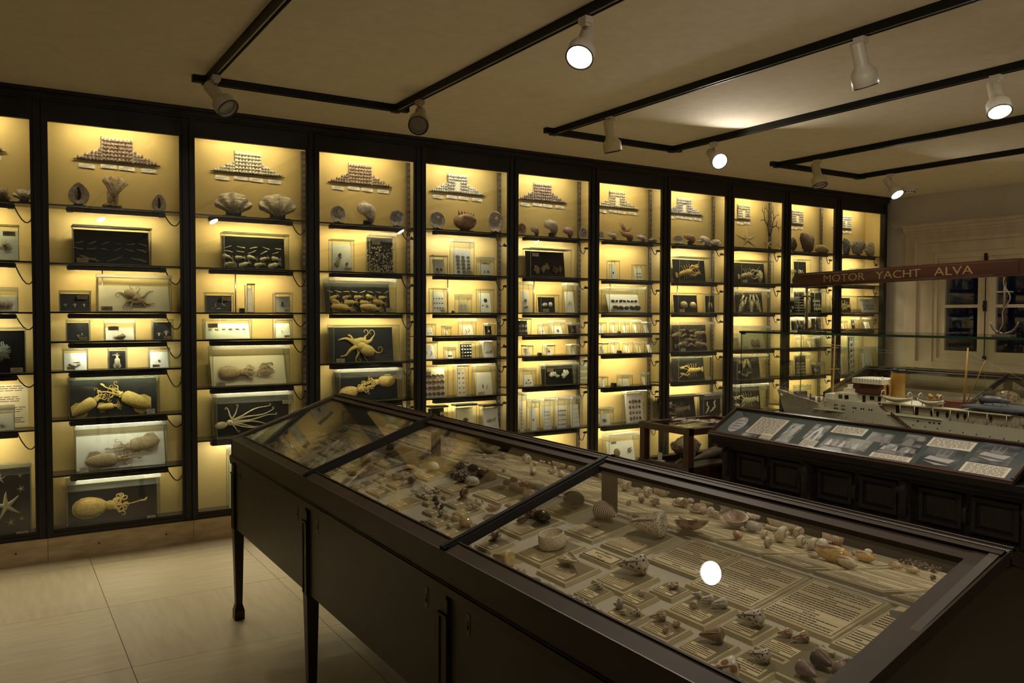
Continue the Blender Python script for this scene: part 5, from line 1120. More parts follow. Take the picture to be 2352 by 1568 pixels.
# ================================================================ glazed table case with two sloping lids
TXA, TZA, TXB, TZB, TYA, TL = 1.068, .9815, 1.673, 1.1905, -1.6815, 1.2342
PZ = .495
OLIVE = mat('olive brown panel enamel', (.072,.058,.032), .45, .1, var=(.056,.045,.025), scale=3, bump=.02)
BRASS = mat('tarnished brass', (.14,.11,.05), .4, .7)
BEDM = mat('grey display bed', (.50,.45,.35), .85, var=(.46,.41,.32), scale=6)
def table_case(dx, dy, label, n=3):
    xa, xb, x2 = TXA+dx, TXB+dx, 2*TXB-TXA+dx; ya = TYA+dy; ye = ya-n*TL
    t = thing('table_case', label, 'display table case', (xb, (ya+ye)/2, 0), 'glazed table cases')
    f = MB()
    for s in (0, 1):
        X = (lambda x: x) if not s else (lambda x: 2*xb-x)
        def bx_(x0, x1, y0, y1, z0, z1, m=0, F=f): a, b = sorted((X(x0), X(x1))); F.box((a, y0, z0), (b, y1, z1), m)
        bx_(xa, xa+.022, ye, ya, .886, TZA-.004); bx_(xa-.004, xa+.03, ye, ya, TZA-.006, TZA)
        bx_(xa-.008, xa+.02, ye-.008, ya+.008, .862, .886); bx_(xa-.003, xa+.02, ye-.003, ya+.003, .874, .892)
    for y in (ya, ye):
        o = 1 if y == ya else -1
        f.box((xa-.008, min(y, y+.008*o), .862), (x2+.008, max(y, y+.008*o), .886))
    f.build('rail_band', BRONZE, t)
    gp = lambda z0, ins: [(xa+ins, z0), (x2-ins, z0), (x2-ins, TZA-.004), (xb+.03, TZB-.004), (xb-.03, TZB-.004), (xa+ins, TZA-.004)]
    for y0, y1 in ((ya-.022, ya-.003), (ye+.003, ye+.022)):
        MB().prism(gp(PZ, .0), lambda x, z: Vector((x, y0, z)), lambda x, z: Vector((x, y1, z))).build('end_panel', OLIVE, t)
    MB().box((xa+.02, ye+.02, PZ), (x2-.02, ya-.02, PZ+.012)).build('bottom_board', BLACK, t)
    # long side panels with keyhole plates, legs with pilasters
    for s in (0, 1):
        X = (lambda x: x) if not s else (lambda x: 2*xb-x)
        for i in range(n):
            y1 = ya-i*TL-(.05 if i == 0 else .028); y0 = ya-(i+1)*TL+(.05 if i == n-1 else .028)
            p = MB(); a, b = sorted((X(xa+.012), X(xa+.030))); p.box((a, y0, PZ), (b, y1, .864)); po = p.build('side_panel', OLIVE, t)
            for yy in (y1-.10, y0+.10):
                k = MB(); a, b = sorted((X(xa+.0105), X(xa+.012))); k.box((a, yy-.010, .775), (b, yy+.010, .835), 0)
                M = Matrix.Translation((X(xa+.0105), yy, .795)) @ Matrix.Rotation(-math.pi/2 if not s else math.pi/2, 4, 'Y'); k.lathe([(.0001,.0),(.006,.0),(.006,.0007),(.0001,.0007)], 10, M, 1); k.box((X(xa+.0101)-.0003, yy-.002, .795), (X(xa+.0101)+.0003, yy+.002, .815), 1)
                k.build('keyhole_plate', [BRASS, INK], po)
        for i in range(n+1):
            yc = ya-i*TL + (-.025 if i == 0 else (.025 if i == n else 0)); xc = X(xa+.026)
            g = MB(); w = .025
            a, b = sorted((X(xa+.001), X(xa+.035))); g.box((a, yc-w, PZ-.01), (b, yc+w, .862)); a, b = sorted((X(xa-.006), X(xa+.03))); g.box((a, yc-w-.006, .845), (b, yc+w+.006, .862)); g.box((a, yc-w-.003, .790), (b, yc+w+.003, .798))
            a, b = sorted((X(xa-.003), X(xa+.002))); g.box((a, yc-w, PZ), (b, yc-w+.006, .79)); g.box((a, yc+w-.006, PZ), (b, yc+w, .79))
            pr_ = [(.026, PZ), (.017, .09), (.017, .085), (.026, .05), (.026, .0)]
            vs = [Vector((xc+q*h, yc+r_*h, z)) for h, z in pr_ for q, r_ in ((-1,-1),(1,-1),(1,1),(-1,1))]
            fs = [(4*j+c, 4*j+(c+1)%4, 4*j+4+(c+1)%4, 4*j+4+c) for j in range(len(pr_)-1) for c in range(4)]+[(3,2,1,0)]+[tuple(range(4*len(pr_)-4, 4*len(pr_)))]
            g.add(vs, fs); g.build('leg', BRONZE, t)
    # sloping glazed lids
    sl = math.hypot(TXB-TXA, TZB-TZA); c_, s_ = (TXB-TXA)/sl, (TZB-TZA)/sl
    for s in (0, 1):
        sg = -1 if s else 1
        def P(u, y, h): return Vector((xb-sg*(TXB-TXA)+sg*(u*c_-h*s_), y, TZA+u*s_+h*c_))
        def sb(F, u0, u1, y0, y1, h0, h1, m=0):
            vs = [P(u, y, h) for u in (u0, u1) for y in (y0, y1) for h in (h0, h1)]; F.add(vs, [(0,1,3,2),(4,6,7,5),(0,4,5,1),(2,3,7,6),(0,2,6,4),(1,5,7,3)], m)
        fr = MB()
        sb(fr, .0, .052, ye, ya, -.022, .0); sb(fr, .045, .050, ye+.05, ya-.05, .0, .004)
        sb(fr, sl-.062, sl-.012, ye, ya, -.026, .0); sb(fr, sl-.03, sl-.012, ye, ya, .0, .008)
        sb(fr, .0, sl-.004, ye-.003, ye+.055, -.024, .0015); sb(fr, .0, sl-.004, ya-.045, ya+.003, -.024, .0015); fr.build('lid_frame', BRONZE2, t)
        for i in range(1, n):
            b = MB(); y = ya-i*TL; sb(b, .0, sl-.01, y-.016, y+.016, -.02, .006); sb(b, .0, sl-.01, y-.008, y+.008, .006, .012); sb(b, .0, .012, y-.016, y+.016, -.02, .008); b.build('lid_bar', mat('blackened lid bar', (.016,.012,.009), .6, spec=.2), t)
        for i in range(n):
            g = MB(); sb(g, .04, sl-.05, ya-(i+1)*TL+.012, ya-i*TL-.012, -.012, -.007); g.build('glass_lid', TOPGLASS, t)
    MB().box((xb-.022, ye, TZB-.03), (xb+.022, ya, TZB)).box((xb-.03, ye, TZB-.035), (xb+.03, ya, TZB-.028)).box((xb-.018, ye, TZB), (xb-.014, ya, TZB+.004)).box((xb+.014, ye, TZB), (xb+.018, ya, TZB+.004)).build('ridge_cap', BRONZE2, t)
    # display bed, roof-shaped, and its posts
    d = MB(); m1, m2 = .19, .15; e = xb-xa-.03
    d.add([(xb-e, ye+.022, BZ-e*m1), (xb, ye+.022, BZ), (xb, ya-.022, BZ), (xb-e, ya-.022, BZ-e*m1), (xb+e, ye+.022, BZ-e*m2), (xb+e, ya-.022, BZ-e*m2)]+
          [(xb-e, ye+.022, BZ-e*m1-.02), (xb, ye+.022, BZ-.02), (xb, ya-.022, BZ-.02), (xb-e, ya-.022, BZ-e*m1-.02), (xb+e, ye+.022, BZ-e*m2-.02), (xb+e, ya-.022, BZ-e*m2-.02)],
          [(0,1,2,3),(1,4,5,2),(9,8,7,6),(8,11,10,7),(0,3,9,6),(4,10,11,5)])
    d.build('display_bed', BEDM, t)
    for i in range(1, n): MB().box((xb-.009, ya-i*TL-.03, BZ-.003), (xb+.009, ya-i*TL+.03, TZB-.03)).build('ridge_post', OLIVE, t)
    return t
BZ = 1.015
table_case(0, 0, 'large bronze table case of shells with sloping glass lids, in the foreground')
NN = Vector((-.19,0,1)).normalized(); NF = Vector((.15,0,1)).normalized(); BP = Vector((TXB, 0, BZ))
UN, VN = Vector((0,-1,0)), Vector((1,0,.19)).normalized(); VF = Vector((1,0,-.15)).normalized()
PLATE = mat('beige mounting plate', (.56,.46,.27), .8, var=(.46,.38,.22), scale=12); FIELD = mat('olive plate field', (.20,.16,.09), .85); AGED = mat('aged label paper', (.74,.58,.32), .85); AGED2 = mat('aged text sheet', (.64,.51,.30), .85)
DRAW = mat('grey print ink', (.14,.12,.10), .8)
def plate(M, w, h, ty, title, look, seed, group='specimen and text plates in the table case'):
    r = random.Random(seed); o = M.translation
    t = thing('display_plate' if ty in 'spqb' else 'text_plate', look, 'display plate' if ty in 'spqb' else 'text plate', tuple(o), group)
    MB().frust((0,0,0), (w,h,.0085), .004, 0, M).build('base', PLATE, t)
    k = min(.012, .1*w)
    if ty == 'b': MB().box((k,k,.0085), (w-k,h-k,.0092), 0, M).build('field', FIELD, t); return
    mk = MB()
    if ty in 's':
        MB().box((k,k,.0085), (w-k,h-k,.0092), 0, M).build('field', FIELD, t)
        pw, ph = (w-2*k)*.86, h*.34; M2 = M @ Matrix.Translation((k+.003, k+.004, .0092)); nl = max(3, int(ph/.0068))
        mk.box((0,0,0), (pw,ph,.0004), 0, M2); y = ph
        for i in range(nl):
            yy = ph*(1-(i+1)/(nl+.4)); x = .02*pw; lim = pw*(.97 if i < nl-1 else .6)
            if i == 0: x, lim = .22*pw, (.22*pw if title in OKT else .72*pw)
            while x < lim: q = pw*(.03+.07*r.random()); mk.box((x, yy, .0004), (min(x+q,lim), yy+.42*ph/(nl+.4), .0006), 1, M2); x += q+.014*pw
        mk.build('label_card', [AGED, INK], t)
        if title in OKT: lettering('title_lettering', title, min(.011, pw*.9/len(title)*1.35), INK, M2 @ Matrix.Translation((pw*.55, ph*(1-.62/(nl+.4)), .0007)), t, .0002)
    elif ty == 't':
        mk.box((k,k,.0085), (w-k,h-k,.0092), 0, M); mk.box((k*.6,k*.6,.0084), (w-k*.6,h-k*.6,.0087), 1, M); mk.build('label_card', [AGED, INK], t); L = title.split('\n')
        for i, (q, sz) in enumerate(zip(L, (.14,.20,.14,.26))): lettering('title_lettering', q, h*sz*.92, INK, M @ Matrix.Translation((w*.5, h*(.80-.205*i), .0094)), t, .0002)
    elif ty == 'x':
        M2 = M @ Matrix.Translation((k, k, .0085)); W_, H_ = w-2*k, h-2*k; mk.box((0,0,0), (W_,H_,.0006), 0, M2)
        for a in ((0,0,W_,.001),(0,H_-.001,W_,H_),(0,0,.001,H_),(W_-.001,0,W_,H_)): mk.box((a[0],a[1],.0006), (a[2],a[3],.0008), 1, M2)
        nl = int(H_/.0092)
        for i in range(1, nl):
            yy = H_-i*H_/nl-.002; x = .04*W_; lim = W_*.95
            if title and i in (1,): x = lim
            if i % 8 == 7: x, lim = W_*.42, W_*.60
            if i % 8 == 6 or (i % 4 == 1 and r.random() < .4): lim = W_*(.4+.5*r.random())
            while x < lim: q = W_*(.012+.05*r.random()); mk.box((x, yy, .0006), (min(x+q,lim), yy+.0036, .0008), 1, M2); x += q+.008*W_
        mk.build('text_sheet', [AGED2, INK], t)
        if title in OKT: lettering('title_lettering', title, .014, INK, M2 @ Matrix.Translation((W_*.55, H_-.012, .0009)), t, .0002)
    elif ty in 'pq':
        mk.box((k,k,.0085), (w-k,h-k,.0092), 0, M)
        if ty == 'q':
            for i in range(6):
                x = w*.12
                while x < w*.85: q = w*(.03+.06*r.random()); mk.box((x, h*.14+i*.010, .0092), (x+q, h*.14+i*.010+.004, .0094), 1, M); x += q+.01*w
        mk.build('label_card', [AGED, INK], t); cx, cy_ = w*.5, h*(.5 if ty == 'p' else .68)
        q = MB(); q.add([M @ Vector((cx+.030*math.cos(a)*(1+.12*math.sin(3*a)), cy_+.017*math.sin(a)*(1+.2*math.sin(2*a)), .0095)) for a in [i*.2618 for i in range(24)]], [list(range(24))]); q.build('printed_drawing', DRAW, t)
OKT = {'LETTERED CONE','MARBLED CONE','MUSTY CONE','CAT CONES','FLEA-BITE CONES','CLOUDED CONES','IMPERIAL CONE','AGATE CONE','CONUS or CONE SHELLS','HABITS','REPRODUCTION'}
used = []
for i, (ax, ay, bx2, by2, ty, title, look) in enumerate(PLATES):
    a = on(BP+NN*.009, NN, ax, ay)-NN*.009; b = on(BP+NN*.009, NN, bx2, by2)-NN*.009
    w = -(b-a).dot(Vector((0,1,0))); h = (b-a).dot(VN); a.x = max(a.x, TXA+.055); a = Vector((a.x, a.y, BZ-(TXB-a.x)*.19))
    w = max(w, .03); h = max(.03, min(h, (TXB-.012-a.x)/VN.x)); w = min(w, a.y-(TYA-3*TL+.04))
    plate(frame3(a+NN*.0006, UN, VN), w, h, ty, title, look, i); used.append((a.x, a.x+h*VN.x, a.y-w, a.y))
# the rest of the near slope and the far slope: rows of smaller plates
r = random.Random(3); cnt = 0
def free(x0, x1, y0, y1): return all(x1 < u[0]+.004 or x0 > u[1]-.004 or y1 < u[2]+.004 or y0 > u[3]-.004 for u in used)
y = TYA-.07
while y > TYA-3*TL+.3:
    x = TXA+.06
    while x < TXB-.09:
        w, h = r.choice((.09,.11,.14)), r.choice((.075,.09,.11))
        if x+h < TXB-.02 and free(x, x+h, y-w, y):
            plate(frame3(Vector((x, y, BZ-(TXB-x)*.19))+NN*.0006, UN, VN), w, h, 's', '-', 'small labelled plate on the mirrored far half of the near slope', 100+cnt, 'unreadable plates under the mirrored light'); used.append((x, x+h, y-w, y)); cnt += 1
        x += h+.012
    y -= .125
y = TYA-.05; cnt = 0
while y > TYA-3*TL+.05:
    w = r.choice((.16,.2,.26)); w = min(w, y-(TYA-3*TL+.035)); x = TXB+.022
    if w < .06: break
    for h in ((.12,.17,.22) if cnt % 2 else (.2,.13,.18)):
        ty = 'x' if r.random() < .45 else 's'
        M = frame3(Vector((x, y, BZ-(x-TXB)*.15))+NF*.0006, UN, VF)
        plate(M, w-.012, h-.012, ty, '-', 'plate on the slope beyond the ridge, too oblique to read', 300+cnt, 'plates beyond the ridge'); cnt += 1; x += h
    y -= w
# ---------------------------------------------------------------- shells on the plates
SHM = dict(stripe=spotted('striped cone shell', (.66,.54,.40), (.17,.10,.07), 4.2, .42, .4, 'X', 1.2), stripe2=spotted('dark striped cone shell', (.52,.44,.36), (.10,.07,.06), 7, .5, .4, 'Y'),
 leopard=spotted('leopard cone shell', (.80,.72,.55), (.13,.09,.07), 22, .30), mottle=spotted('brown triangled shell', (.74,.60,.42), (.34,.18,.09), 5, .40), dotted=spotted('dotted white shell', (.78,.70,.60), (.10,.07,.05), 9, .22), blotch=spotted('blotched shell', (.80,.72,.58), (.36,.17,.09), 8, .34),
 blotchd=spotted('black blotched shell', (.70,.60,.46), (.06,.045,.04), 6, .42), brownk=spotted('brown spotted shell', (.62,.50,.36), (.24,.13,.08), 8, .38), spotd=spotted('dark cowrie', (.55,.42,.32), (.035,.02,.016), 11, .52, .08), spotl=spotted('pale cowrie', (.72,.62,.48), (.05,.03,.025), 12, .26, .08),
 blacks=spotted('black speckled cowrie', (.42,.25,.13), (.02,.012,.010), 16, .5, .06), scaly=spotted('scaly cone shell', (.66,.60,.50), (.05,.04,.035), 8, .30), dotring=spotted('brown dotted cone shell', (.78,.68,.50), (.20,.12,.07), 18, .24), dotring2=spotted('tiny dotted cone', (.70,.62,.50), (.05,.04,.04), 7, .30), fleck=spotted('flecked white cone', (.78,.70,.60), (.12,.10,.11), 20, .26),
 rusty=spotted('rust mottled cone', (.66,.50,.36), (.36,.17,.09), 7, .45), rustw=spotted('white and rust cone', (.80,.72,.58), (.36,.15,.06), 4, .40), goldsp=spotted('yellow speckled olive', (.74,.55,.26), (.50,.30,.12), 14, .3), amberg=spotted('golden volute', (.66,.43,.16), (.46,.25,.08), 12, .3, .15), plum=shellmat('plum brown shell', (.20,.13,.12), (.34,.24,.20), scale=3), harp=spotted('harp shell', (.66,.50,.38), (.45,.29,.20), 7, .4, .4, 'X'))
for n_, c_, d_ in (('greyr',(.48,.43,.38),(.40,.35,.30)),('grey',(.42,.37,.33),(.34,.29,.25)),('amber',(.48,.27,.10),(.38,.20,.07)),('creamk',(.66,.56,.40),(.52,.41,.27)),('pale',(.62,.53,.40),(.48,.39,.27)),('white',(.72,.65,.52),(.60,.52,.39)),('cream',(.70,.60,.42),(.56,.45,.28)),('pinkc',(.58,.43,.33),(.46,.32,.24)),('tanb',(.54,.40,.26),(.42,.29,.18)),('brownc',(.20,.10,.05),(.12,.06,.03)),('brownm',(.32,.19,.10),(.20,.11,.06)),('tang',(.46,.31,.16),(.36,.22,.10)),('blackc',(.025,.016,.013),(.06,.032,.02)),('darkb',(.10,.065,.05),(.16,.10,.07)),('pinkg',(.58,.36,.25),(.46,.25,.17)),('eggw',(.74,.66,.50),(.64,.55,.40)),('yellow',(.66,.50,.24),(.56,.40,.17)),('darkc',(.06,.035,.025),(.12,.065,.04))):
    SHM[n_] = shellmat(n_+' sea shell', c_, d_, scale=6, bump=.08)
for n_ in ('brownc','blackc','tang','pinkg'): SHM[n_].node_tree.nodes['Principled BSDF'].inputs['Roughness'].default_value = .07
def norm(m):
    for ax in range(3): pass
    xs_ = [v[0] for v in m.v]; ys_ = [v[1] for v in m.v]; zs_ = [v[2] for v in m.v]; s = 1/(max(xs_)-min(xs_))
    cx, cy_, z0 = (max(xs_)+min(xs_))/2, (max(ys_)+min(ys_))/2, min(zs_); m.v = [((v[0]-cx)*s, (v[1]-cy_)*s, (v[2]-z0)*s) for v in m.v]; return m
RX = Matrix.Rotation(math.pi/2, 4, 'Y')
def pr_cone():
    m = MB(); m.lathe([(.012,-.5),(.05,-.47),(.10,-.36),(.17,-.16),(.235,.06),(.285,.24),(.30,.31),(.27,.36),(.255,.365),(.20,.39),(.19,.385),(.12,.42),(.11,.418),(.05,.45),(.0,.48)], 30, RX); m.tube([(-.46,-.03,.05),(-.2,-.12,.13),(.1,-.19,.18),(.3,-.22,.19)], [.01,.02,.02,.01], 6, 1); return m
def pr_cowrie():
    m = MB(); m.ell((0,0,0), (.5,.345,.32), None, 0, 28, 18, lambda d: (1-.10*max(0,-d.x)**2*(1-d.z*.5))*(1 if d.z > -.45 else .72)); m.tube([(-.45,0,-.20),(0,.03,-.235),(.45,0,-.2)], [.01,.03,.01], 6, 1); return m
def pr_olive():
    m = MB(); m.lathe([(.05,-.5),(.10,-.47),(.17,-.36),(.215,-.15),(.225,.05),(.20,.22),(.155,.32),(.145,.33),(.10,.40),(.092,.41),(.05,.46),(.0,.5)], 26, RX); m.ell((-.12,-.11,.13), (.34,.07,.08), None, 1, 14, 8); return m
def pr_conch():
    m = MB(); spiral(m, 3.8, .155, 1.7, .66, 14, 22, flare=1.2); m.v = [(v[2], v[0], v[1]) for v in m.v]; Rm = Matrix.Rotation(-.5, 3, 'X'); m.v = [tuple(Rm @ Vector(v)) for v in m.v]; return m
def pr_murex():
    m = MB(); spiral(m, 3.6, .16, 1.5, .66, 12, 22, ribs=7, flare=1.1); m.v = [(v[2], v[0], v[1]) for v in m.v]; r_ = random.Random(4)
    for i in range(30):
        g = i*.62; x = -.75+.03*i; q = .52*(1-abs(x+.35)*.55); a = Vector((x, q*math.cos(g)*.8, q*math.sin(g)*.75)); m.tube([a*.8, a*1.08+Vector((-.03,0,0)), a*1.42+Vector((-.10,0,0))], [.10,.06,.012], 5)
    m.tube([(-.85,0,-.1), (-1.25,.05,-.2)], [.14,.04], 7); return m
def pr_helm():
    m = MB(); m.ell((0,0,.0), (.5,.36,.33), None, 0, 26, 16, lambda d: (1+.12*d.x)*(1+.035*math.sin(13*d.x))*(1 if d.z > -.5 else .75)); m.lathe([(.25,.40),(.18,.46),(.17,.455),(.09,.52),(.0,.55)], 18, RX)
    for i in range(5): m.ell((.33, .30*math.cos(.5+.5*i), .30*math.sin(.5+.5*i)), (.07,.07,.07), None, 0, 8, 5)
    m.tube([(-.48,-.12,-.16),(-.2,-.37,-.19),(.15,-.40,-.17),(.42,-.28,-.12)], [.03,.06,.06,.03], 8)
    for i in range(9): m.ell((-.4+.095*i, -.30-.12*math.sin(.35*i), -.17), (.02,.05,.045), None, 1, 6, 4)
    m.tube([(-.45,-.02,0),(-.57,.0,.06),(-.60,.0,.15)], [.13,.08,.05], 8); return m
def pr_ring(): m = MB(); m.lathe([(.40,0),(.49,.10),(.50,.26),(.46,.52),(.44,.54),(.41,.52),(.44,.28),(.43,.10),(.36,.02)], 34); return m
def pr_open():
    m = MB(); P_ = [Vector((-.5,0,.0)),]; n = 18; vo = []; vi = []
    for i in range(9):
        w = i/8; x = -.5+w; hw = .03+.30*min(1, w*1.12) if w < .9 else .30-.06*(w-.9)*10
        for j in range(n+1): a = math.pi+math.pi*j/n; vo.append(Vector((x, hw*math.cos(a), hw*.95*math.sin(a)))); vi.append(Vector((x*(1 if 0 < i < 8 else .92), hw*.86*math.cos(a), hw*.80*math.sin(a)+.004)))
    k = n+1; b = len(vo); fs = [(i*k+j, i*k+j+1, (i+1)*k+j+1, (i+1)*k+j) for i in range(8) for j in range(n)]; fi = [tuple(q+b for q in f[::-1]) for f in fs]
    rim = [(i*k, b+i*k, b+(i+1)*k, (i+1)*k) for i in range(8)]+[(i*k+n, (i+1)*k+n, b+(i+1)*k+n, b+i*k+n) for i in range(8)]+[(8*k+j, 8*k+j+1, b+8*k+j+1, b+8*k+j) for j in range(n)]
    m.add(vo+vi, fs+fi+rim, 0, True); m.tube([(-.42,0,-.03),(-.1,.01,-.10),(.2,-.01,-.10),(.46,0,-.06)], [.02,.05,.07,.05], 8); m.tube([(.1,-.18,-.08),(.16,0,-.05),(.12,.16,-.06)], [.015,.03,.015], 6); m.tube([(.30,-.2,-.08),(.34,0,-.03),(.32,.2,-.06)], [.015,.03,.015], 6); return m
def pr_bowl():
    m = MB(); vo = []; n = 28
    for i in range(9):
        t = math.pi/2+.12+(math.pi/2-.12)*i/8
        for s_ in (1,): vo += [Vector((.5*math.sin(t)*math.cos(g), .36*math.sin(t)*math.sin(g), .34*math.cos(t)+.10*math.cos(g)*math.sin(t))) for g in [2*math.pi*j/n for j in range(n)]]
    vi = [Vector((v.x*.86, v.y*.84, v.z*.82+.0)) for v in vo]; b = len(vo)
    fs = [(i*n+j, i*n+(j+1)%n, (i+1)*n+(j+1)%n, (i+1)*n+j) for i in range(8) for j in range(n)]
    m.add(vo+vi, fs+[tuple(q+b for q in f[::-1]) for f in fs]+[(j, b+j, b+(j+1)%n, (j+1)%n) for j in range(n)], 0, True); m.tube([(-.4,.0,-.05),(-.1,.06,-.12),(.3,.02,-.06)], [.02,.07,.03], 8); return m
def pr_clam():
    m = MB(); valve(m, 9, .36, .06, 10, 40, 3.2); m.v = [(v[0], v[2], -v[1]) for v in m.v]; return m
def pr_star():
    m = MB(); branch(m, Vector((-.5,0,.1)), Vector((1,0,.05)).normalized(), .3, .05, 4, random.Random(9)); m.ell((-.35,0,.1), (.2,.12,.1)); m.v = [(v[0], v[2], .5*v[1]+.1) for v in m.v]; return m
_pm = {}
def proto(kind):
    if kind not in _pm: _pm[kind] = norm(globals()['pr_'+kind]()).mesh(kind+'_shell', [SHM['pale'], INNER])
    return _pm[kind]
SNM = dict(cone='cone_shell', cowrie='cowrie_shell', olive='olive_shell', conch='whelk_shell', murex='murex_shell', helm='helmet_shell', ring='cut_shell_ring', open='cut_shell', bowl='open_shell', clam='clam_shell', star='branching_shell')
for i, (x, y, w, sl_, kd, col, ang, look) in enumerate(SHELLS):
    N = NN if sl_ == 'n' else NF; pb = BP+N*.0105
    p = on(pb, N, x, y+.20*w); p.x = min(p.x, 2.19); p.y = min(p.y, TYA-.10); dist = (p-CO).dot(FWD); L = w*dist/CF
    L *= 1.06
    if kd in ('cone','olive','helm','conch'): L *= 1.12
    if sl_ == 'f': q_ = min(p.x, 2.215-.75*L); p.z += (p.x-q_)*.15; p.x = q_
    gr = None
    if look[0] == '~': look = look[1:]; gr = look[5:] if look.startswith('tiny ') else look
    fr = Matrix((UN, VN if sl_ == 'n' else VF, N)).transposed().to_4x4()
    a = math.radians(ang)
    ob = inst(SNM[kd], proto(kd), None, p, fr @ Matrix.Rotation(a, 4, 'Z'), (L, L, L), SHM[col])
    tag(ob, look, SNM[kd].replace('_', ' '), gr or 'shells in the table case')
# ================================================================ small wooden glazed case behind the table case
PINEG = mat('dark mahogany', (.050,.020,.012), .28, var=(.030,.012,.008), scale=5, stretch=(5,5,.6), coat=.3)
t = thing('glazed_wooden_case', 'small dark mahogany glazed case between the table case and the wall cases', 'display case', (4.3,-1.88,0))
x0, x1, y0, y1 = 4.0, 4.75, -2.13, -1.63
f = MB()
for x in (x0, x1-.05):
    for y in (y0, y1-.05): f.box((x, y, .55), (x+.05, y+.05, .85))
for z0, z1 in ((.55,.60), (.825,.868)):
    for x in (x0-.006, x1-.044): f.box((x, y0-.006, z0), (x+.05, y1+.006, z1))
    for y in (y0-.006, y1-.044): f.box((x0, y, z0), (x1, y+.05, z1))
f.build('frame', PINEG, t)
MB().box((x0-.02, y0-.02, .47), (x1+.02, y1+.02, .55)).box((x0-.03, y0-.03, .44), (x1+.03, y1+.03, .47)).build('base', PINEG, t)
for x in (x0, x1-.06):
    for y in (y0, y1-.06): MB().box((x, y, 0), (x+.06, y+.06, .44)).build('leg', PINEG, t)
g = MB(); g.box((x0+.02, y0+.04, .60), (x0+.025, y1-.04, .83)); g.box((x0+.04, y0+.02, .60), (x1-.04, y0+.025, .83)); g.box((x0+.04, y1-.025, .60), (x1-.04, y1-.02, .83)); g.box((x0+.03, y0+.03, .852), (x1-.03, y1-.03, .858)); g.build('glass_pane', TOPGLASS, t)
m = MB(); lump(m, 21, 1, 8, .16); m.v = [(4.30+v[0]*.22, -1.80+v[1]*.20, .601+v[2]*.16) for v in m.v]; tag(m.build('sponge', RUGGED, o=(4.30,-1.80,.601)), 'tan sponge block inside the small mahogany case', 'sponge')
m = MB(); m.tube([(4.10,-1.95,.615),(4.2,-2.0,.63),(4.33,-2.02,.66),(4.48,-2.02,.67),(4.62,-2.0,.64)], [.006,.014,.040,.055,.03], 12); m.prism([(4.06,.60),(4.09,.62),(4.12,.63),(4.13,.605)], lambda x, z: Vector((x,-1.93,z)), lambda x, z: Vector((x,-1.95,z))); m.prism([(4.36,.70),(4.42,.735),(4.47,.715)], lambda x, z: Vector((x,-2.018,z)), lambda x, z: Vector((x,-2.025,z)))
tag(m.build('fish_specimen', mat('dried fish skin', (.20,.14,.10), .5, var=(.12,.08,.06), scale=20), o=(4.35,-2.0,.601)), 'brown dried fish with a long tail inside the small mahogany case', 'fish')
tag(MB().frust((4.025,-1.84,.6005), (4.06,-1.78,.604), .001).box((4.03,-1.83,.604), (4.036,-1.79,.66)).build('number_tag', PAPERW, o=(4.03,-1.81,.6005)), 'small white tag standing inside the small mahogany case', 'tag')
m = MB()
for i in range(26):
    a = .3+i*.05; wv = .05*math.sin(i*2.1); p = Vector((4.25+.008*i+.02*math.sin(i), -1.72-.012*i+wv, .874)); m.tube([p, p+Vector((.05*math.cos(i), .05*math.sin(i), .004)), p+Vector((.11*math.cos(i*.6), .08*math.sin(i*.9), .002))], [.004,.006,.002], 5)
tag(m.build('dried_coral', SHM['pale'], o=(4.3,-1.85,.868)), 'pale dried lace-like coral lying on top of the small mahogany case', 'coral')
# ================================================================ carved black chest carrying the yacht
t = thing('carved_chest', 'black carved oak chest below the caption panel and the model yacht', 'chest', (4.6,-3.6,0))
cy0, cy1 = -4.95, -2.40
c = MB(); c.box((4.09, cy0, .50), (5.2, cy1, .80)).box((4.12, cy0+.05, .06), (5.15, cy1-.08, .50)); c.build('body', OAK, t)
c = MB(); c.box((4.02, cy0-.08, .80), (5.26, cy1+.08, .83)).box((4.0, cy0-.10, .83), (5.28, cy1+.09, .86)).box((4.045, cy0-.05, .775), (5.24, cy1+.05, .80)); c.build('top_moulding', OAK, t)
c = MB(); c.box((4.06, cy0-.04, .53), (5.24, cy1+.03, .56)).box((4.035, cy0-.06, .50), (5.26, cy1+.05, .53)).box((4.05, cy0-.05, 0), (5.25, cy1+.05, .07)); c.build('base_moulding', OAK, t)
OAK2 = mat('worn oak carving', (.018,.012,.009), .6, spec=.2, var=(.011,.008,.006), scale=30, bump=.3)
for i in range(5):
    y = cy1-.03-i*(cy1-cy0-.06)/4
    b = MB(); b.box((4.045, y-.035, .56), (4.09, y+.035, .775)); b.tube([(4.05,y,.77),(4.03,y,.74),(4.05,y,.70),(4.04,y,.66),(4.05,y,.60)], [.02,.035,.03,.02,.03], 8); b.ell((4.035,y,.735), (.02,.03,.03)); b.build('carved_bracket', OAK2, t)
    if i < 4:
        L = (cy1-cy0-.06)/4
        for q in (.28, .72):
            yc = y-L*q; p = MB(); w = L*.18
            for a in ((yc-w,.58,yc+w,.60),(yc-w,.735,yc+w,.755),(yc-w,.60,yc-w+.02,.735),(yc+w-.02,.60,yc+w,.735)): p.box((4.075, a[0], a[1]), (4.09, a[2], a[3]))
            p.frust((0,0,0), (2*w-.06,.115,.008), .01, 0, frame3((4.09, yc+w-.03, .61), (0,-1,0), (0,0,1))); p.build('carved_panel', OAK2, t)
        MB().tube([(4.088, y-L*.5, .70), (4.06, y-L*.5, .69), (4.062, y-L*.5, .63), (4.088, y-L*.5, .61)], [.010,.012,.014,.006], 8).build('drop_handle', OAK2, t)
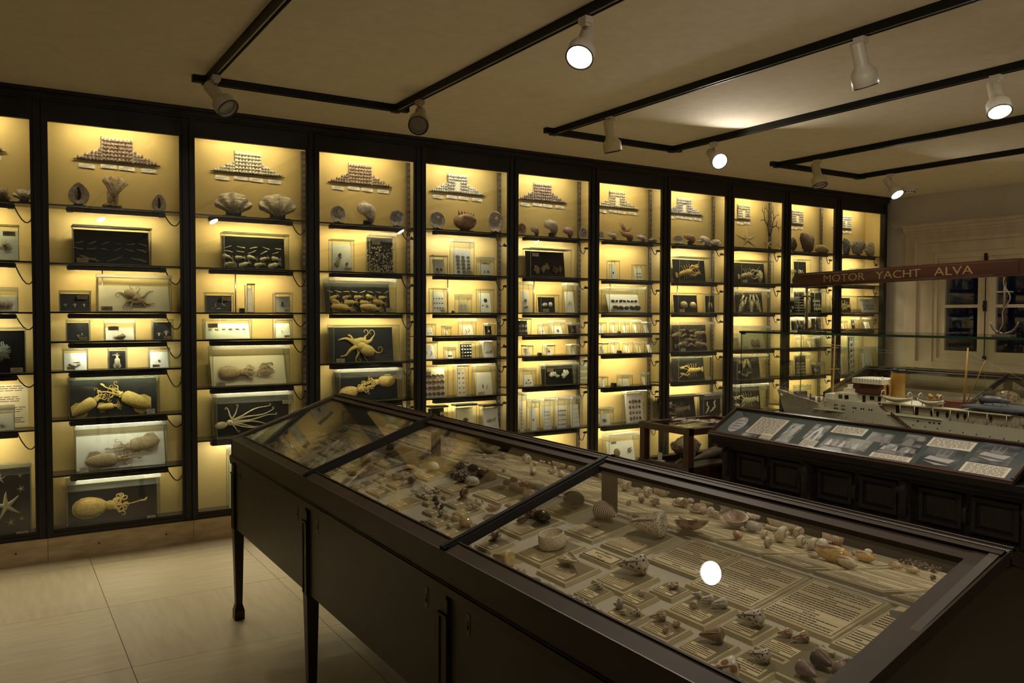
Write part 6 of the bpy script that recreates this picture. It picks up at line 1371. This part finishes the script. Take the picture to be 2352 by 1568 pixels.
# ================================================================ slanted caption panel
PO = Vector((4.0, -2.31, .863)); PU = Vector((0,-1,0)); PV = Vector((.27,0,.15)).normalized(); PN = PU.cross(PV); PWD, PHT = 1.93, .315
MP = frame3(PO, PU, PV)
t = thing('caption_display', 'slanted wood-framed caption panel with photographs in front of the model yacht', 'caption display', tuple(PO))
f = MB()
for a in ((0,0,PWD,.022),(0,PHT-.022,PWD,PHT),(0,.022,.022,PHT-.022),(PWD-.022,.022,PWD,PHT-.022)): f.box((a[0],a[1],-.012), (a[2],a[3],.012), 0, MP); f.box((a[0]+.004,a[1]+.004,.012), (a[2]-.004,a[3]-.004,.017), 0, MP)
f.build('frame', WOOD, t)
GREEN = mat('dark green mount', (.018,.030,.022), .6)
MB().box((.01,.01,-.012), (PWD-.01,PHT-.01,.002), 0, MP).build('mount_board', GREEN, t)
b = MB(); b.prism([(4.02,.8612),(4.285,.8612),(4.275,.99)], lambda x, z: Vector((x,-2.33,z)), lambda x, z: Vector((x,-4.22,z))); b.build('easel_back', OAK, t)
PH = [mat('grey photograph tone %d' % i, a, .45, var=b_, scale=s, stretch=st, spec=.3, detail=8, ramp=(.42,.62)) for i, (a, b_, s, st) in enumerate((((.02,.02,.02),(.30,.28,.26),14,(1,1,1)),((.03,.03,.03),(.30,.29,.27),16,(1,2,1)),((.10,.10,.095),(.03,.03,.03),12,(2,1,1)),((.012,.013,.014),(.10,.10,.10),5,(1,1,1)),((.03,.03,.03),(.26,.25,.23),9,(1,.6,1))))]
LIGHTG = mat('photograph highlight', (.34,.32,.29), .4); MIDG = mat('photograph mid grey', (.16,.155,.145), .4)
def puv(x, y): p = on(PO, PN, 1440+x/2.579, 920+y/2.579)-PO; return p.dot(PU), p.dot(PV)
def pquad(bl, tr): a, b = puv(*bl), puv(*tr); return max(.024, a[0]), max(.024, a[1]), min(b[0], PWD-.024), min(b[1], PHT-.024)
for i, (bl, tr, tn) in enumerate((((668,213),(782,203),0),((858,253),(1062,145),1),((1035,225),(1220,152),0),((1108,295),(1465,243),4),((1408,237),(1600,205),4),((1600,268),(1795,218),4),((1460,303),(1748,283),0),((1685,392),(2025,300),3),((2022,358),(2352,275),2))):
    u0, v0, u1, v1 = pquad(bl, tr)
    if u1-u0 < .02 or v1-v0 < .01: continue
    q = MB(); q.box((u0,v0,.002), (u1,v1,.0028), 0, MP); r = random.Random(i); w, h = u1-u0, v1-v0
    def poly(pts, m, z=.0029): q.add([MP @ Vector((u0+w*a, v0+h*b_, z)) for a, b_ in pts], [list(range(len(pts)))], m)
    if i == 1: [poly([(.1+.1*k,.05),(.16+.1*k,.05),(.62+.03*k,.95),(.58+.03*k,.95)], 1+(k % 2)) for k in range(8)]
    elif i == 2: poly([(.25,0),(.3,.55),(.45,.85),(.6,.85),(.78,.5),(.8,0),(.65,0),(.62,.45),(.5,.6),(.42,.4),(.38,0)], 1)
    elif i in (3, 6): [poly([(.08+.15*k,.35),(.20+.15*k,.35),(.16+.15*k,.75),(.12+.15*k,.75)], 1+(k % 2)) for k in range(6)]; poly([(.05,.05),(.6,.05),(.5,.25),(.1,.25)], 2)
    elif i in (4, 5): poly([(.1,.1),(.6,.1),(.55,.55),(.3,.7),(.15,.5)], 2); [poly([(.6+.06*k,.6),(.63+.06*k,.6),(.63+.06*k,.95),(.6+.06*k,.95)], 1) for k in range(5)]
    elif i in (7, 8): poly([(.12,.38),(.80,.30),(.90,.48),(.2,.55)], 1); poly([(.3,.52),(.7,.48),(.62,.66),(.4,.68)], 2); [poly([(.34+.15*k,.6),(.355+.15*k,.6),(.36+.15*k,.9),(.35+.15*k,.9)], 1) for k in range(3)]; poly([(.10,.30),(.45,.24),(.85,.20),(.5,.16)], 1)
    q.build('photograph', [PH[tn], LIGHTG, MIDG], t)
for i, (bl, tr, n) in enumerate((((700,187),(966,120),13),((765,235),(866,214),5),((1000,277),(1138,242),5),((1205,187),(1435,172),6),((1425,337),(1693,342),7),((1772,267),(2080,252),8),((1955,427),(2283,404),8))):
    u0, v0, u1, v1 = pquad(bl, tr)
    if u1-u0 < .02 or v1-v0 < .012: continue
    q = MB(); M_ = MP @ Matrix.Translation((u0, v0, .002)); card(q, M_.translation, PU, PV, u1-u0, v1-v0, n, random.Random(i), .001, False); q.build('text_card', [mat('ivory caption card', (.54,.48,.37), .6), INK], t)
u0, v0 = puv(660, 142); q = MB(); q.add([MP @ Vector((u0+.055*math.cos(a), v0+.085*math.sin(a), .003)) for a in [k*.2618 for k in range(24)]], [list(range(24))])
for k in range(4): q.box((u0-.035,v0-.05+.03*k,.003), (u0+.035,v0-.045+.03*k,.0033), 1, MP)
q.build('oval_card', [mat('grey oval vignette', (.40,.38,.35), .6, var=(.25,.24,.23), scale=10), INK], t)
# ================================================================ glass case with the model yacht
DKGREEN = mat('green glass edge', (.012,.030,.018), .15)
gx0, gx1, gy0, gy1, gz0, gz1 = 4.30, 4.92, -4.90, -2.315, .862, 1.541
t = thing('yacht_glass_case', 'frameless glass case enclosing the white model yacht', 'glass case', (4.61,-3.6,gz0))
g = MB(); g.box((gx0, gy0, gz0+.03), (gx0+.006, gy1, gz1-.012)); g.box((gx1-.006, gy0, gz0+.03), (gx1, gy1, gz1-.012)); g.box((gx0+.006, gy1-.006, gz0+.03), (gx1-.006, gy1, gz1-.012)); g.build('glass_wall', glass('yacht case glass', (.94,.95,.92), f0=.06), t)
q = MB(); q.box((gx0-.008, gy0, gz1-.012), (gx1+.008, gy1+.008, gz1), 0); e = .0012
q.build('glass_top', TOPGLASS, t)
q = MB(); q.box((gx0-.0095, gy0, gz1-.0125), (gx0-.008, gy1+.008, gz1+.0005)); q.box((gx0-.0095, gy1+.008, gz1-.0125), (gx1+.0095, gy1+.0095, gz1+.0005)); q.box((gx1+.008, gy0, gz1-.0125), (gx1+.0095, gy1+.008, gz1+.0005)); q.build('top_edge', DKGREEN, t)
q = MB(); q.box((gx0-.0015, gy1-.002, gz0+.03), (gx0+.003, gy1+.0015, gz1-.013)); q.box((gx0-.003, gy1-.03, gz1-.022), (gx0+.012, gy1+.003, gz1-.0125)); q.box((gx1-.003, gy1-.002, gz0+.03), (gx1+.0015, gy1+.0015, gz1-.013)); q.build('corner_bead', BLACK, t)
MB().box((gx0-.01, gy0, gz0), (gx1+.01, gy1+.01, gz0+.03)).build('base_board', OAK, t)
SHW = mat('cream white ship paint', (.86,.79,.60), .35, var=(.80,.73,.55), scale=10); BOOT = mat('green bottom paint', (.040,.055,.035), .45); BUFF = mat('buff funnel paint', (.44,.235,.045), .35); MAHO = mat('ship mahogany', (.14,.045,.022), .35, var=(.10,.03,.016), scale=40); DECKW = mat('ship deck planking', (.30,.20,.11), .6, var=(.26,.17,.09), scale=60); SHBL = mat('ship dark opening', (.015,.016,.018), .3); STEELG = mat('ship rigging grey', (.30,.27,.20), .4)
SX, SY = 4.61, -2.365
t = thing('model_yacht', 'white model motor yacht with a buff funnel, inside the glass case', 'model ship', (SX, SY, .893))
LEN = 2.25
def hb(s): return .140*min(1, (1-(1-min(1, s/.36))**2.1)) if s < .7 else .140*(1-.55*((s-.7)/.3)**2.2)      # half beam along the length
def zd(y):                                               # sheer: forecastle, raised bridge side, well, aft deck
    d = SY-y
    if d < .44: return 1.136-.052*(d/.44)
    if d < .475: return 1.084+(.036)*min(1, (d-.44)/.02)
    if d < .86: return 1.118
    if d < .93: a = (d-.86)/.07; return 1.118-.040*math.sin(a*math.pi/2)
    if d < 1.27: return 1.078
    if d < 1.31: return 1.078-.012*(d-1.27)/.04
    return 1.066+.012*max(0, (d-1.6)/.65)**2
ZK, ZW = .893, .988
st = sorted(set([i*LEN/60 for i in range(61)]+[.44,.46,.475,.86,.88,.90,.92,.93,1.27,1.31])); hv = []; nlv = 9; h = MB()
for d in st:
    s = d/LEN; y = SY-d; zt_ = zd(y); b = hb(s)
    for j in range(nlv):
        a = j/(nlv-1); z = ZK+(zt_-ZK)*a; k = (min(1, a*3.2)**.5)*(1 if s > .3 else (1-(1-a)*.8*(1-s/.3)))
        rake = .10*(1-a)*max(0, 1-s/.08)+.0
        hv.append(Vector((SX-b*k, y-rake, z))); 
n = nlv; mir = [Vector((2*SX-v.x, v.y, v.z)) for v in hv]; B = len(hv); K = len(st)
def below(j): return 1 if j < 3 else 0
for i in range(K-1):
    pass
vs = hv+mir; b0 = len(h.v); h.v += [tuple(v) for v in vs]
for i in range(K-1):
    for j in range(n-1):
        h.f.append([i*n+j, i*n+j+1, (i+1)*n+j+1, (i+1)*n+j]); h.m.append(below(j)); h.s.append(True)
        h.f.append([B+(i+1)*n+j, B+(i+1)*n+j+1, B+i*n+j+1, B+i*n+j]); h.m.append(below(j)); h.s.append(True)
    h.f.append([i*n, (i+1)*n, B+(i+1)*n, B+i*n]); h.m.append(1); h.s.append(False)
h.f.append([(K-1)*n+j for j in range(n)]+[B+(K-1)*n+j for j in range(n-1,-1,-1)]); h.m.append(0); h.s.append(False)
h.build('hull', [SHW, BOOT], t)
dk = MB()
for i in range(K-1):
    a0, a1 = hv[i*n+n-1], hv[(i+1)*n+n-1]; zdn = .014
    dk.add([Vector((a0.x+.004, a0.y, a0.z-zdn)), Vector((2*SX-a0.x-.004, a0.y, a0.z-zdn)), Vector((2*SX-a1.x-.004, a1.y, a1.z-zdn)), Vector((a1.x+.004, a1.y, a1.z-zdn))], [(0,1,2,3)])
dk.build('deck', DECKW, t)
def hx(d): return SX-hb(d/LEN)
po = MB()
def port(y, z, w=.010, hh=.010, rnd=True):
    d = SY-y; a = (z-ZK)/(zd(y)-ZK); k = (min(1, a*3.2)**.5)*(1 if d/LEN > .3 else (1-(1-a)*.8*(1-(d/LEN)/.3))); x = SX-hb(d/LEN)*k-.0012
    po.add([Vector((x, y+w/2*math.cos(g)*(1.25 if not rnd else 1), z+hh/2*math.sin(g)*(1.25 if not rnd else 1))) for g in [math.pi/(4 if not rnd else 6)*(2*q+1) for q in range(4 if not rnd else 6)]], [list(range(4 if not rnd else 6))])
for i in range(9): port(SY-.10-.075*i, 1.098-.012*min(1, i/6)-.004*i, .007, .007)
for i in range(13): port(SY-.15-.062*i, 1.048-.004*i, .006, .006)
for i in range(14): port(SY-1.02-.072*i, 1.022-.002*i, .008, .008)
for q in (.56,.615): 
    for e in (0,.016):
        port(SY-q-e, 1.085, .011, .011, False); port(SY-q-e, 1.063, .011, .011, False)
for q in (.70,.755,.81):
    for e in (0,.016): port(SY-q-e, 1.08, .011, .011, False)
for q in (1.12,1.19,1.215,1.245): port(SY-q, 1.045, .011, .011, False)
po.build('portholes', SHBL, t)
q = MB(); q.tube([(hx(.05+i*.02)-.003, SY-.05-.02*i, zd(SY-.05-.02*i)+.001) for i in range(20)], .002, 5); q.box((hx(.52)-.010, SY-.70, 1.044), (hx(.52)+.01, SY-.40, 1.048)); q.box((hx(1.0)-.008, SY-1.26, 1.064), (hx(1.0)+.01, SY-.93, 1.068)); q.lathe([(.0,0),(.010,.001),(.012,.003),(.0,.004)], 12, Matrix.Translation((hx(.05)-.001, SY-.055, 1.098)) @ Matrix.Rotation(-math.pi/2,4,'Y')); q.build('rubbing_strake', SHW, t)
s1 = MB(); s1.box((SX-.118, SY-.70, 1.10), (SX+.118, SY-.55, 1.165)); s1.prism([(-.12,-.475),(-.118,-.56),(.118,-.56),(.12,-.475),(.0,-.455)], lambda x, y: Vector((SX+x, SY+y, 1.10)), lambda x, y: Vector((SX+x*.96, SY+y-.0, 1.15)))
s1.box((SX-.122, SY-.86, 1.10), (SX-.116, SY-.70, 1.118)); s1.box((SX-.085, SY-.87, 1.10), (SX+.085, SY-.70, 1.166)); s1.box((SX-.10, SY-.70, 1.165), (SX+.10, SY-.60, 1.195)); s1.box((SX-.06, SY-.66, 1.19), (SX+.06, SY-.60, 1.215))
for q_ in (.578,.622): s1.box((SX-.1195, SY-q_-.028, 1.128), (SX-.1175, SY-q_, 1.153), 1)
for q_, w_ in ((.725,.02),(.775,.03),(.83,.018)): s1.box((SX-.0865, SY-q_-w_, 1.110 if w_ < .03 else 1.135), (SX-.0845, SY-q_, 1.158), 1)
s1.build('bridge_deckhouse', [SHW, SHBL], t)
w = MB(); w.prism([(-.105,-.70),(-.095,-.665),(-.04,-.645),(.04,-.645),(.095,-.665),(.105,-.70),(.105,-.86),(-.105,-.86)], lambda x, y: Vector((SX+x, SY+y, 1.172)), lambda x, y: Vector((SX+x, SY+y, 1.232)))
for i in range(7): w.box((SX-.1065, SY-.72-.019*i-.012, 1.205), (SX-.1045, SY-.72-.019*i, 1.222), 1)
w.build('wheelhouse', [MAHO, SHBL], t)
w = MB(); w.prism([(-.11,-.695),(-.10,-.66),(-.04,-.64),(.04,-.64),(.10,-.66),(.11,-.695),(.11,-.87),(-.11,-.87)], lambda x, y: Vector((SX+x, SY+y, 1.232)), lambda x, y: Vector((SX+x, SY+y, 1.262))); w.lathe([(.008,0),(.009,.012),(.0,.018)], 10, Matrix.Translation((SX-.06, SY-.84, 1.262)))
for i in range(9): w.box((SX-.1112, SY-.70-.019*i-.001, 1.236), (SX-.110, SY-.70-.019*i, 1.268), 1)
w.build('flying_bridge', [SHW, SHBL], t)
f_ = MB(); E_ = Matrix.Translation((SX, SY-.90, 1.14)) @ Matrix.Rotation(.03, 4, 'X') @ Matrix.Diagonal((.75,1.15,1,1)); f_.lathe([(.040,0),(.040,.165),(.040,.166)], 28, E_); f_.lathe([(.0412,.166),(.0418,.185),(.036,.186),(.034,.17)], 28, E_, 1); f_.build('funnel', [BUFF, SHBL], t)
for x, d in ((-.075,.865),(-.03,.872),(-.075,1.16),(-.045,1.19)):
    v = MB(); z = 1.10 if d < 1 else 1.11; tpz = 1.225 if d < 1 else 1.185; v.tube([(SX+x, SY-d, z), (SX+x, SY-d, tpz-.015), (SX+x, SY-d+.004, tpz), (SX+x, SY-d+.016, tpz+.004)], [.0085,.0085,.011,.015], 12); v.ell((SX+x, SY-d+.004, tpz), (.013,.014,.014)); v.build('ventilator', BUFF, t)
dh = MB(); dh.box((SX-.088, SY-1.66, 1.05), (SX+.088, SY-.86, 1.128)); dh.box((SX-.13, SY-1.62, 1.126), (SX+.13, SY-.86, 1.132)); 
for q_ in (.95,1.06): dh.box((SX-.0895, SY-q_-.03, 1.07), (SX-.0875, SY-q_, 1.118), 1)
for q_ in (1.17,1.205,1.26,1.32,1.36,1.50): dh.add([Vector((SX-.0895, SY-q_+.009*math.cos(g), 1.092+.018*math.sin(g))) for g in [k*.785 for k in range(8)]], [list(range(8))], 1)
for q_ in (1.0,1.09,1.2,1.3,1.4,1.5,1.6): dh.tube([(SX-.128, SY-q_, 1.072), (SX-.128, SY-q_, 1.128)], .0025, 5)
dh.build('midship_deckhouse', [SHW, SHBL], t)
for i, (d0, d1) in enumerate(((.868,1.075),(1.10,1.26))):
    b = MB(); pts = [];
    nn = 10
    for k in range(nn+1):
        a = k/nn; y = SY-d0-(d1-d0)*a; wd = .030*math.sin(math.pi*min(1, max(0, a*.94+.03)))**.6; zt_ = 1.166+.010*(2*a-1)**2
        for j in range(7): g = math.pi*j/6; b.v.append((SX-.115-wd*math.cos(g), y, zt_-.030*math.sin(g)*(.5+.5*math.sin(math.pi*a))))
    for k in range(nn):
        for j in range(6): b.f.append([k*7+j, (k+1)*7+j, (k+1)*7+j+1, k*7+j+1]); b.m.append(0); b.s.append(True)
        b.f.append([k*7, k*7+6, (k+1)*7+6, (k+1)*7]); b.m.append(1); b.s.append(False)
    lb = b.build('lifeboat', [SHW, DECKW if i == 0 else MAHO], t)
    dv = MB()
    for y in (SY-d0-.02, SY-d1+.02): dv.tube([(SX-.10, y, 1.13), (SX-.10, y, 1.19), (SX-.115, y, 1.205), (SX-.135, y, 1.20), (SX-.14, y, 1.175)], .003, 6)
    dv.build('davit', SHW, lb)
MB().box((SX-.07, SY-1.33, 1.132), (SX+.07, SY-1.12, 1.168)).box((SX-.06, SY-1.56, 1.132), (SX+.05, SY-1.42, 1.150)).build('cabin_trunk', MAHO, t)
ms = MB(); ms.tube([(SX, SY-.445, 1.08), (SX, SY-.46, 1.52)], [.0075,.004], 10); ms.tube([(SX-.06, SY-.452, 1.30), (SX+.06, SY-.452, 1.30)], .003, 6); ms.tube([(SX-.035, SY-.457, 1.44), (SX+.035, SY-.457, 1.44)], .0025, 6); ms.tube([(SX, SY-.40, 1.46),(SX, SY-.50, 1.455)], .002, 5); ms.tube([(SX, SY-1.30, 1.07), (SX, SY-1.32, 1.47)], [.0085,.004], 10); ms.build('mast', BUFF, t)
bm = MB(); bm.tube([(SX-.03, SY-1.335, 1.16), (SX-.045, SY-1.44, 1.405)], [.004,.003], 7); bm.build('cargo_boom', BUFF, t)
rg = MB()
for a, b in (((SX, SY-.455, 1.50), (SX, SY-.03, 1.15)), ((SX, SY-.46, 1.45), (SX, SY-1.315, 1.42)), ((SX-.02, SY-.46, 1.44), (SX-.02, SY-1.315, 1.40)), ((SX, SY-.45, 1.35), (SX-.09, SY-.62, 1.2)), ((SX, SY-1.32, 1.45), (SX, SY-2.1, 1.08)), ((SX-.045, SY-1.44, 1.405), (SX-.045, SY-1.44, 1.20)), ((SX, SY-1.32, 1.44), (SX-.045, SY-1.44, 1.405))): rg.tube([a, b], .0007, 4)
rg.build('rigging', STEELG, t)
rl = MB()
for d0, d1, dz in ((.02,.44,.022),(1.31,2.2,.022)):
    k = int((d1-d0)/.035)
    for lev in (.011, .022): rl.tube([(hx(d0+i*(d1-d0)/k)+.004, SY-d0-i*(d1-d0)/k, zd(SY-d0-i*(d1-d0)/k)+lev) for i in range(k+1)], .0008, 4)
    for i in range(k+1): d = d0+i*(d1-d0)/k; rl.tube([(hx(d)+.004, SY-d, zd(SY-d)), (hx(d)+.004, SY-d, zd(SY-d)+.022)], .0009, 4)
rl.build('railing', STEELG, t)
fc = MB(); fc.box((SX-.04, SY-.22, 1.095), (SX+.04, SY-.17, 1.135)); fc.tube([(SX-.05, SY-.20, 1.125), (SX+.05, SY-.20, 1.125)], .014, 10); fc.tube([(SX-.03, SY-.30, 1.09), (SX-.03, SY-.30, 1.13)], .006, 8)
fc.box((SX-.05, SY-.36, 1.085), (SX+.03, SY-.32, 1.105)); fc.tube([(SX-.045, SY-.13, 1.11), (SX-.045, SY-.13, 1.15), (SX-.045, SY-.10, 1.16)], .003, 6); fc.build('winch', mat('ship gunmetal', (.12,.10,.08), .4, .5), t)
fh = MB(); [fh.tube([(SX-.05+.03*k, SY-.36-.02*k, 1.07), (SX-.05+.03*k, SY-.36-.02*k, 1.115)], .007, 8) for k in range(4)]; fh.build('bollard', SHW, t)
ld = MB(); a0, b0_ = Vector((SX-.150, SY-.96, 1.066)), Vector((SX-.152, SY-1.09, .985))
for o in (0,.014): ld.tube([a0+Vector((0,0,o)), b0_+Vector((0,0,o))], .0022, 5)
for i in range(11): p = a0.lerp(b0_, i/10); ld.box(p-Vector((.004,.002,.0)), p+Vector((.004,.002,.014)))
ld.build('gangway', MAHO, t)
sp_ = MB(); sp_.prism([(-.10,-1.34),(-.13,-1.42),(-.13,-1.95),(-.05,-2.0),(.13,-1.9),(.13,-1.40)], lambda x, y: Vector((SX+x, SY+y, 1.150)), lambda x, y: Vector((SX+x*.97, SY+y*.998, 1.160)), 0); sp_.ell((SX-.02, SY-1.62, 1.142), (.03,.30,.018), None, 1); sp_.tube([(SX-.03, SY-1.42, 1.19), (SX-.02, SY-1.5, 1.195), (SX-.02, SY-1.56, 1.19)], [.020,.018,.008], 12); sp_.tube([(SX-.03, SY-1.415, 1.19), (SX-.03, SY-1.425, 1.19)], .026, 14, 1)
for y in (1.45,1.53): sp_.tube([(SX-.06, SY-y, 1.158), (SX-.03, SY-y, 1.185)], .002, 5); sp_.tube([(SX+.03, SY-y, 1.158), (SX-.01, SY-y, 1.185)], .002, 5)
sp_.build('seaplane', [mat('blue-grey wing fabric', (.10,.11,.13), .35), SHBL], t)
tr_ = MB()
for i in range(7):
    y = SY-1.40-.075*i; tr_.tube([(SX-.09, y, 1.06), (SX-.09, y-.075, 1.14)], .0016, 4); tr_.tube([(SX-.09, y-.075, 1.06), (SX-.09, y, 1.14)], .0016, 4); tr_.tube([(SX-.09, y, 1.06), (SX-.09, y, 1.14)], .0022, 5)
tr_.tube([(SX-.09, SY-1.38, 1.14), (SX-.09, SY-1.95, 1.14)], .0025, 5); [tr_.ell((SX-.09+.02*k, SY-1.66-.03*k, 1.10), (.012,.014,.022)) for k in range(2)]; tr_.build('aircraft_cradle', SHW, t)
for i in range(3): MB().box((SX-.02, SY-.35-.7*i, gz0+.0302), (SX+.02, SY-.31-.7*i, .898)).build('stand_block', MAHO, t)
# ---------------------------------------------------------------- name board on two anchors
NBX = 4.60
t = thing('name_board', 'varnished wooden name board with gold letters reading MOTOR YACHT ALVA', 'name board', (NBX, -3.25, 1.885))
ya, yb_, za, zb_ = -2.500, -4.01, 1.884, 1.910
MNB = frame3((NBX-.014, ya, za), (0, yb_-ya, zb_-za), (0, 0, 1)); Ln = math.hypot(yb_-ya, zb_-za)
hh = .046; out = [(.03,hh),(.012,hh*.75),(.003,hh*.3),(0,-.1*hh),(.006,-.6*hh),(.03,-hh),(Ln-.035,-hh),(Ln-.012,-.6*hh),(Ln,-.05*hh),(Ln-.008,.5*hh),(Ln-.035,hh)]
b = MB(); b.prism(out, lambda u, v: MNB @ Vector((u, v, .0)), lambda u, v: MNB @ Vector((u, v, -.026))); b.frust((.045,-hh*.80,0), (Ln-.05,hh*.80,.003), .003, 0, MNB)
VARN = mat('varnished mahogany', (.046,.017,.009), .3, var=(.030,.011,.006), scale=4, stretch=(1,.3,6), coat=.5); b.build('board', VARN, t)
MB().lathe([(.0,.004),(.010,.003),(.022,.001),(.03,.0)], 20, MNB @ Matrix.Translation((.028,0,.001))).tube([MNB @ Vector((.028+.016*math.cos(g)*(1-g/14), .016*math.sin(g)*(1-g/14), .004)) for g in [k*.5 for k in range(22)]], .002, 5).build('scroll_end', VARN, t)
GOLD = mat('gold leaf lettering', (.19,.12,.04), .5, .2)
for px0, px1, wd in ((1893,1987,'MOTOR'),(2012,2115,'YACHT'),(2146,2236,'ALVA')):
    a = ya-at(0, NBX-.014, px0, 634)[1]; b2 = ya-at(0, NBX-.014, px1, 630)[1]; ob = lettering('lettering', wd, .066, GOLD, Matrix(), None, .001, 'LEFT', 1.0)
    xs_ = [v.co.x for v in ob.data.vertices]; ys_ = [v.co.y for v in ob.data.vertices]; sx = (b2-a)/(max(xs_)-min(xs_)); sy = .047/(max(ys_)-min(ys_))
    ob.data.transform(Matrix.Translation(-Vector(t.location)) @ MNB @ Matrix.Translation((a, -.0235, .0042)) @ Matrix.Diagonal((sx, sy, 1, 1)) @ Matrix.Translation((-min(xs_), -min(ys_), 0))); ob.parent = t
ANCH = mat('old brass anchor', (.075,.052,.024), .5, .3)
for px_, lab in ((1853,'brass model anchor propping up the lettered board at its lettered end, above the yacht bow'), (2307,'brass model anchor propping up the lettered board in front of the window')):
    y = at(0, NBX, px_, 720)[1]; zt_ = za+(zb_-za)*(ya-y)/(ya-yb_)-hh
    t = thing('model_anchor', lab, 'anchor', (NBX, y, gz1), 'anchors under the name board')
    MB().box((NBX-.03, y-.05, gz1), (NBX+.03, y+.05, gz1+.008)).build('foot_plate', ANCH, t)
    MB().tube([(NBX, y, gz1+.008), (NBX, y, zt_)], [.009,.006], 8).lathe([(.0,0),(.012,.002),(.012,.012),(.0,.014)], 10, Matrix.Translation((NBX, y, zt_-.014))).build('shank', ANCH, t)
    MB().tube([(NBX, y+.075*math.sin(g), gz1+.095-.085*math.cos(g)) for g in [-1.35+k*.27 for k in range(11)]], [.004,.006,.007,.008,.009,.010,.009,.008,.007,.006,.004], 8).build('fluke_arm', ANCH, t)
    MB().tube([(NBX, y-.042, gz1+.235), (NBX, y+.042, gz1+.235)], .006, 8).build('stock', ANCH, t)
    MB().tube([(NBX-.01, y+.012*math.sin(k*.8)-.022*math.sin(k*.28), zt_-.01-k*(zt_-gz1-.03)/16) for k in range(17)], .0035, 6).build('rope', mat('tan rope', (.17,.12,.06), .8), t)
# ================================================================ far table case along the window wall
table_case(5.03, .06, 'table case behind the yacht, partly hidden, along the window wall')
for i, (y, x, s, mt, lab) in enumerate(((-2.75,.20,.17,'white','large pale helmet-like shell behind the yacht funnel'),(-2.98,.34,.20,'brownk','dark spotted tun shell behind the yacht masts'),(-3.25,.18,.16,'pale','large pale conch behind the aft mast'),(-3.5,.36,.22,'pale','broad pale coral mound behind the aft mast'),(-3.85,.22,.16,'pale','pale ribbed shell behind the seaplane'))):
    X = TXB+5.03-.6+x; z = BZ-(TXB+5.03-X)*.19+.001
    ob = inst('large_shell', proto(('helm','cowrie','conch','murex','conch')[i]), None, (X, y, z), (0,0,i*1.3), (s,s,s), SHM[mt]); tag(ob, lab, 'shell')
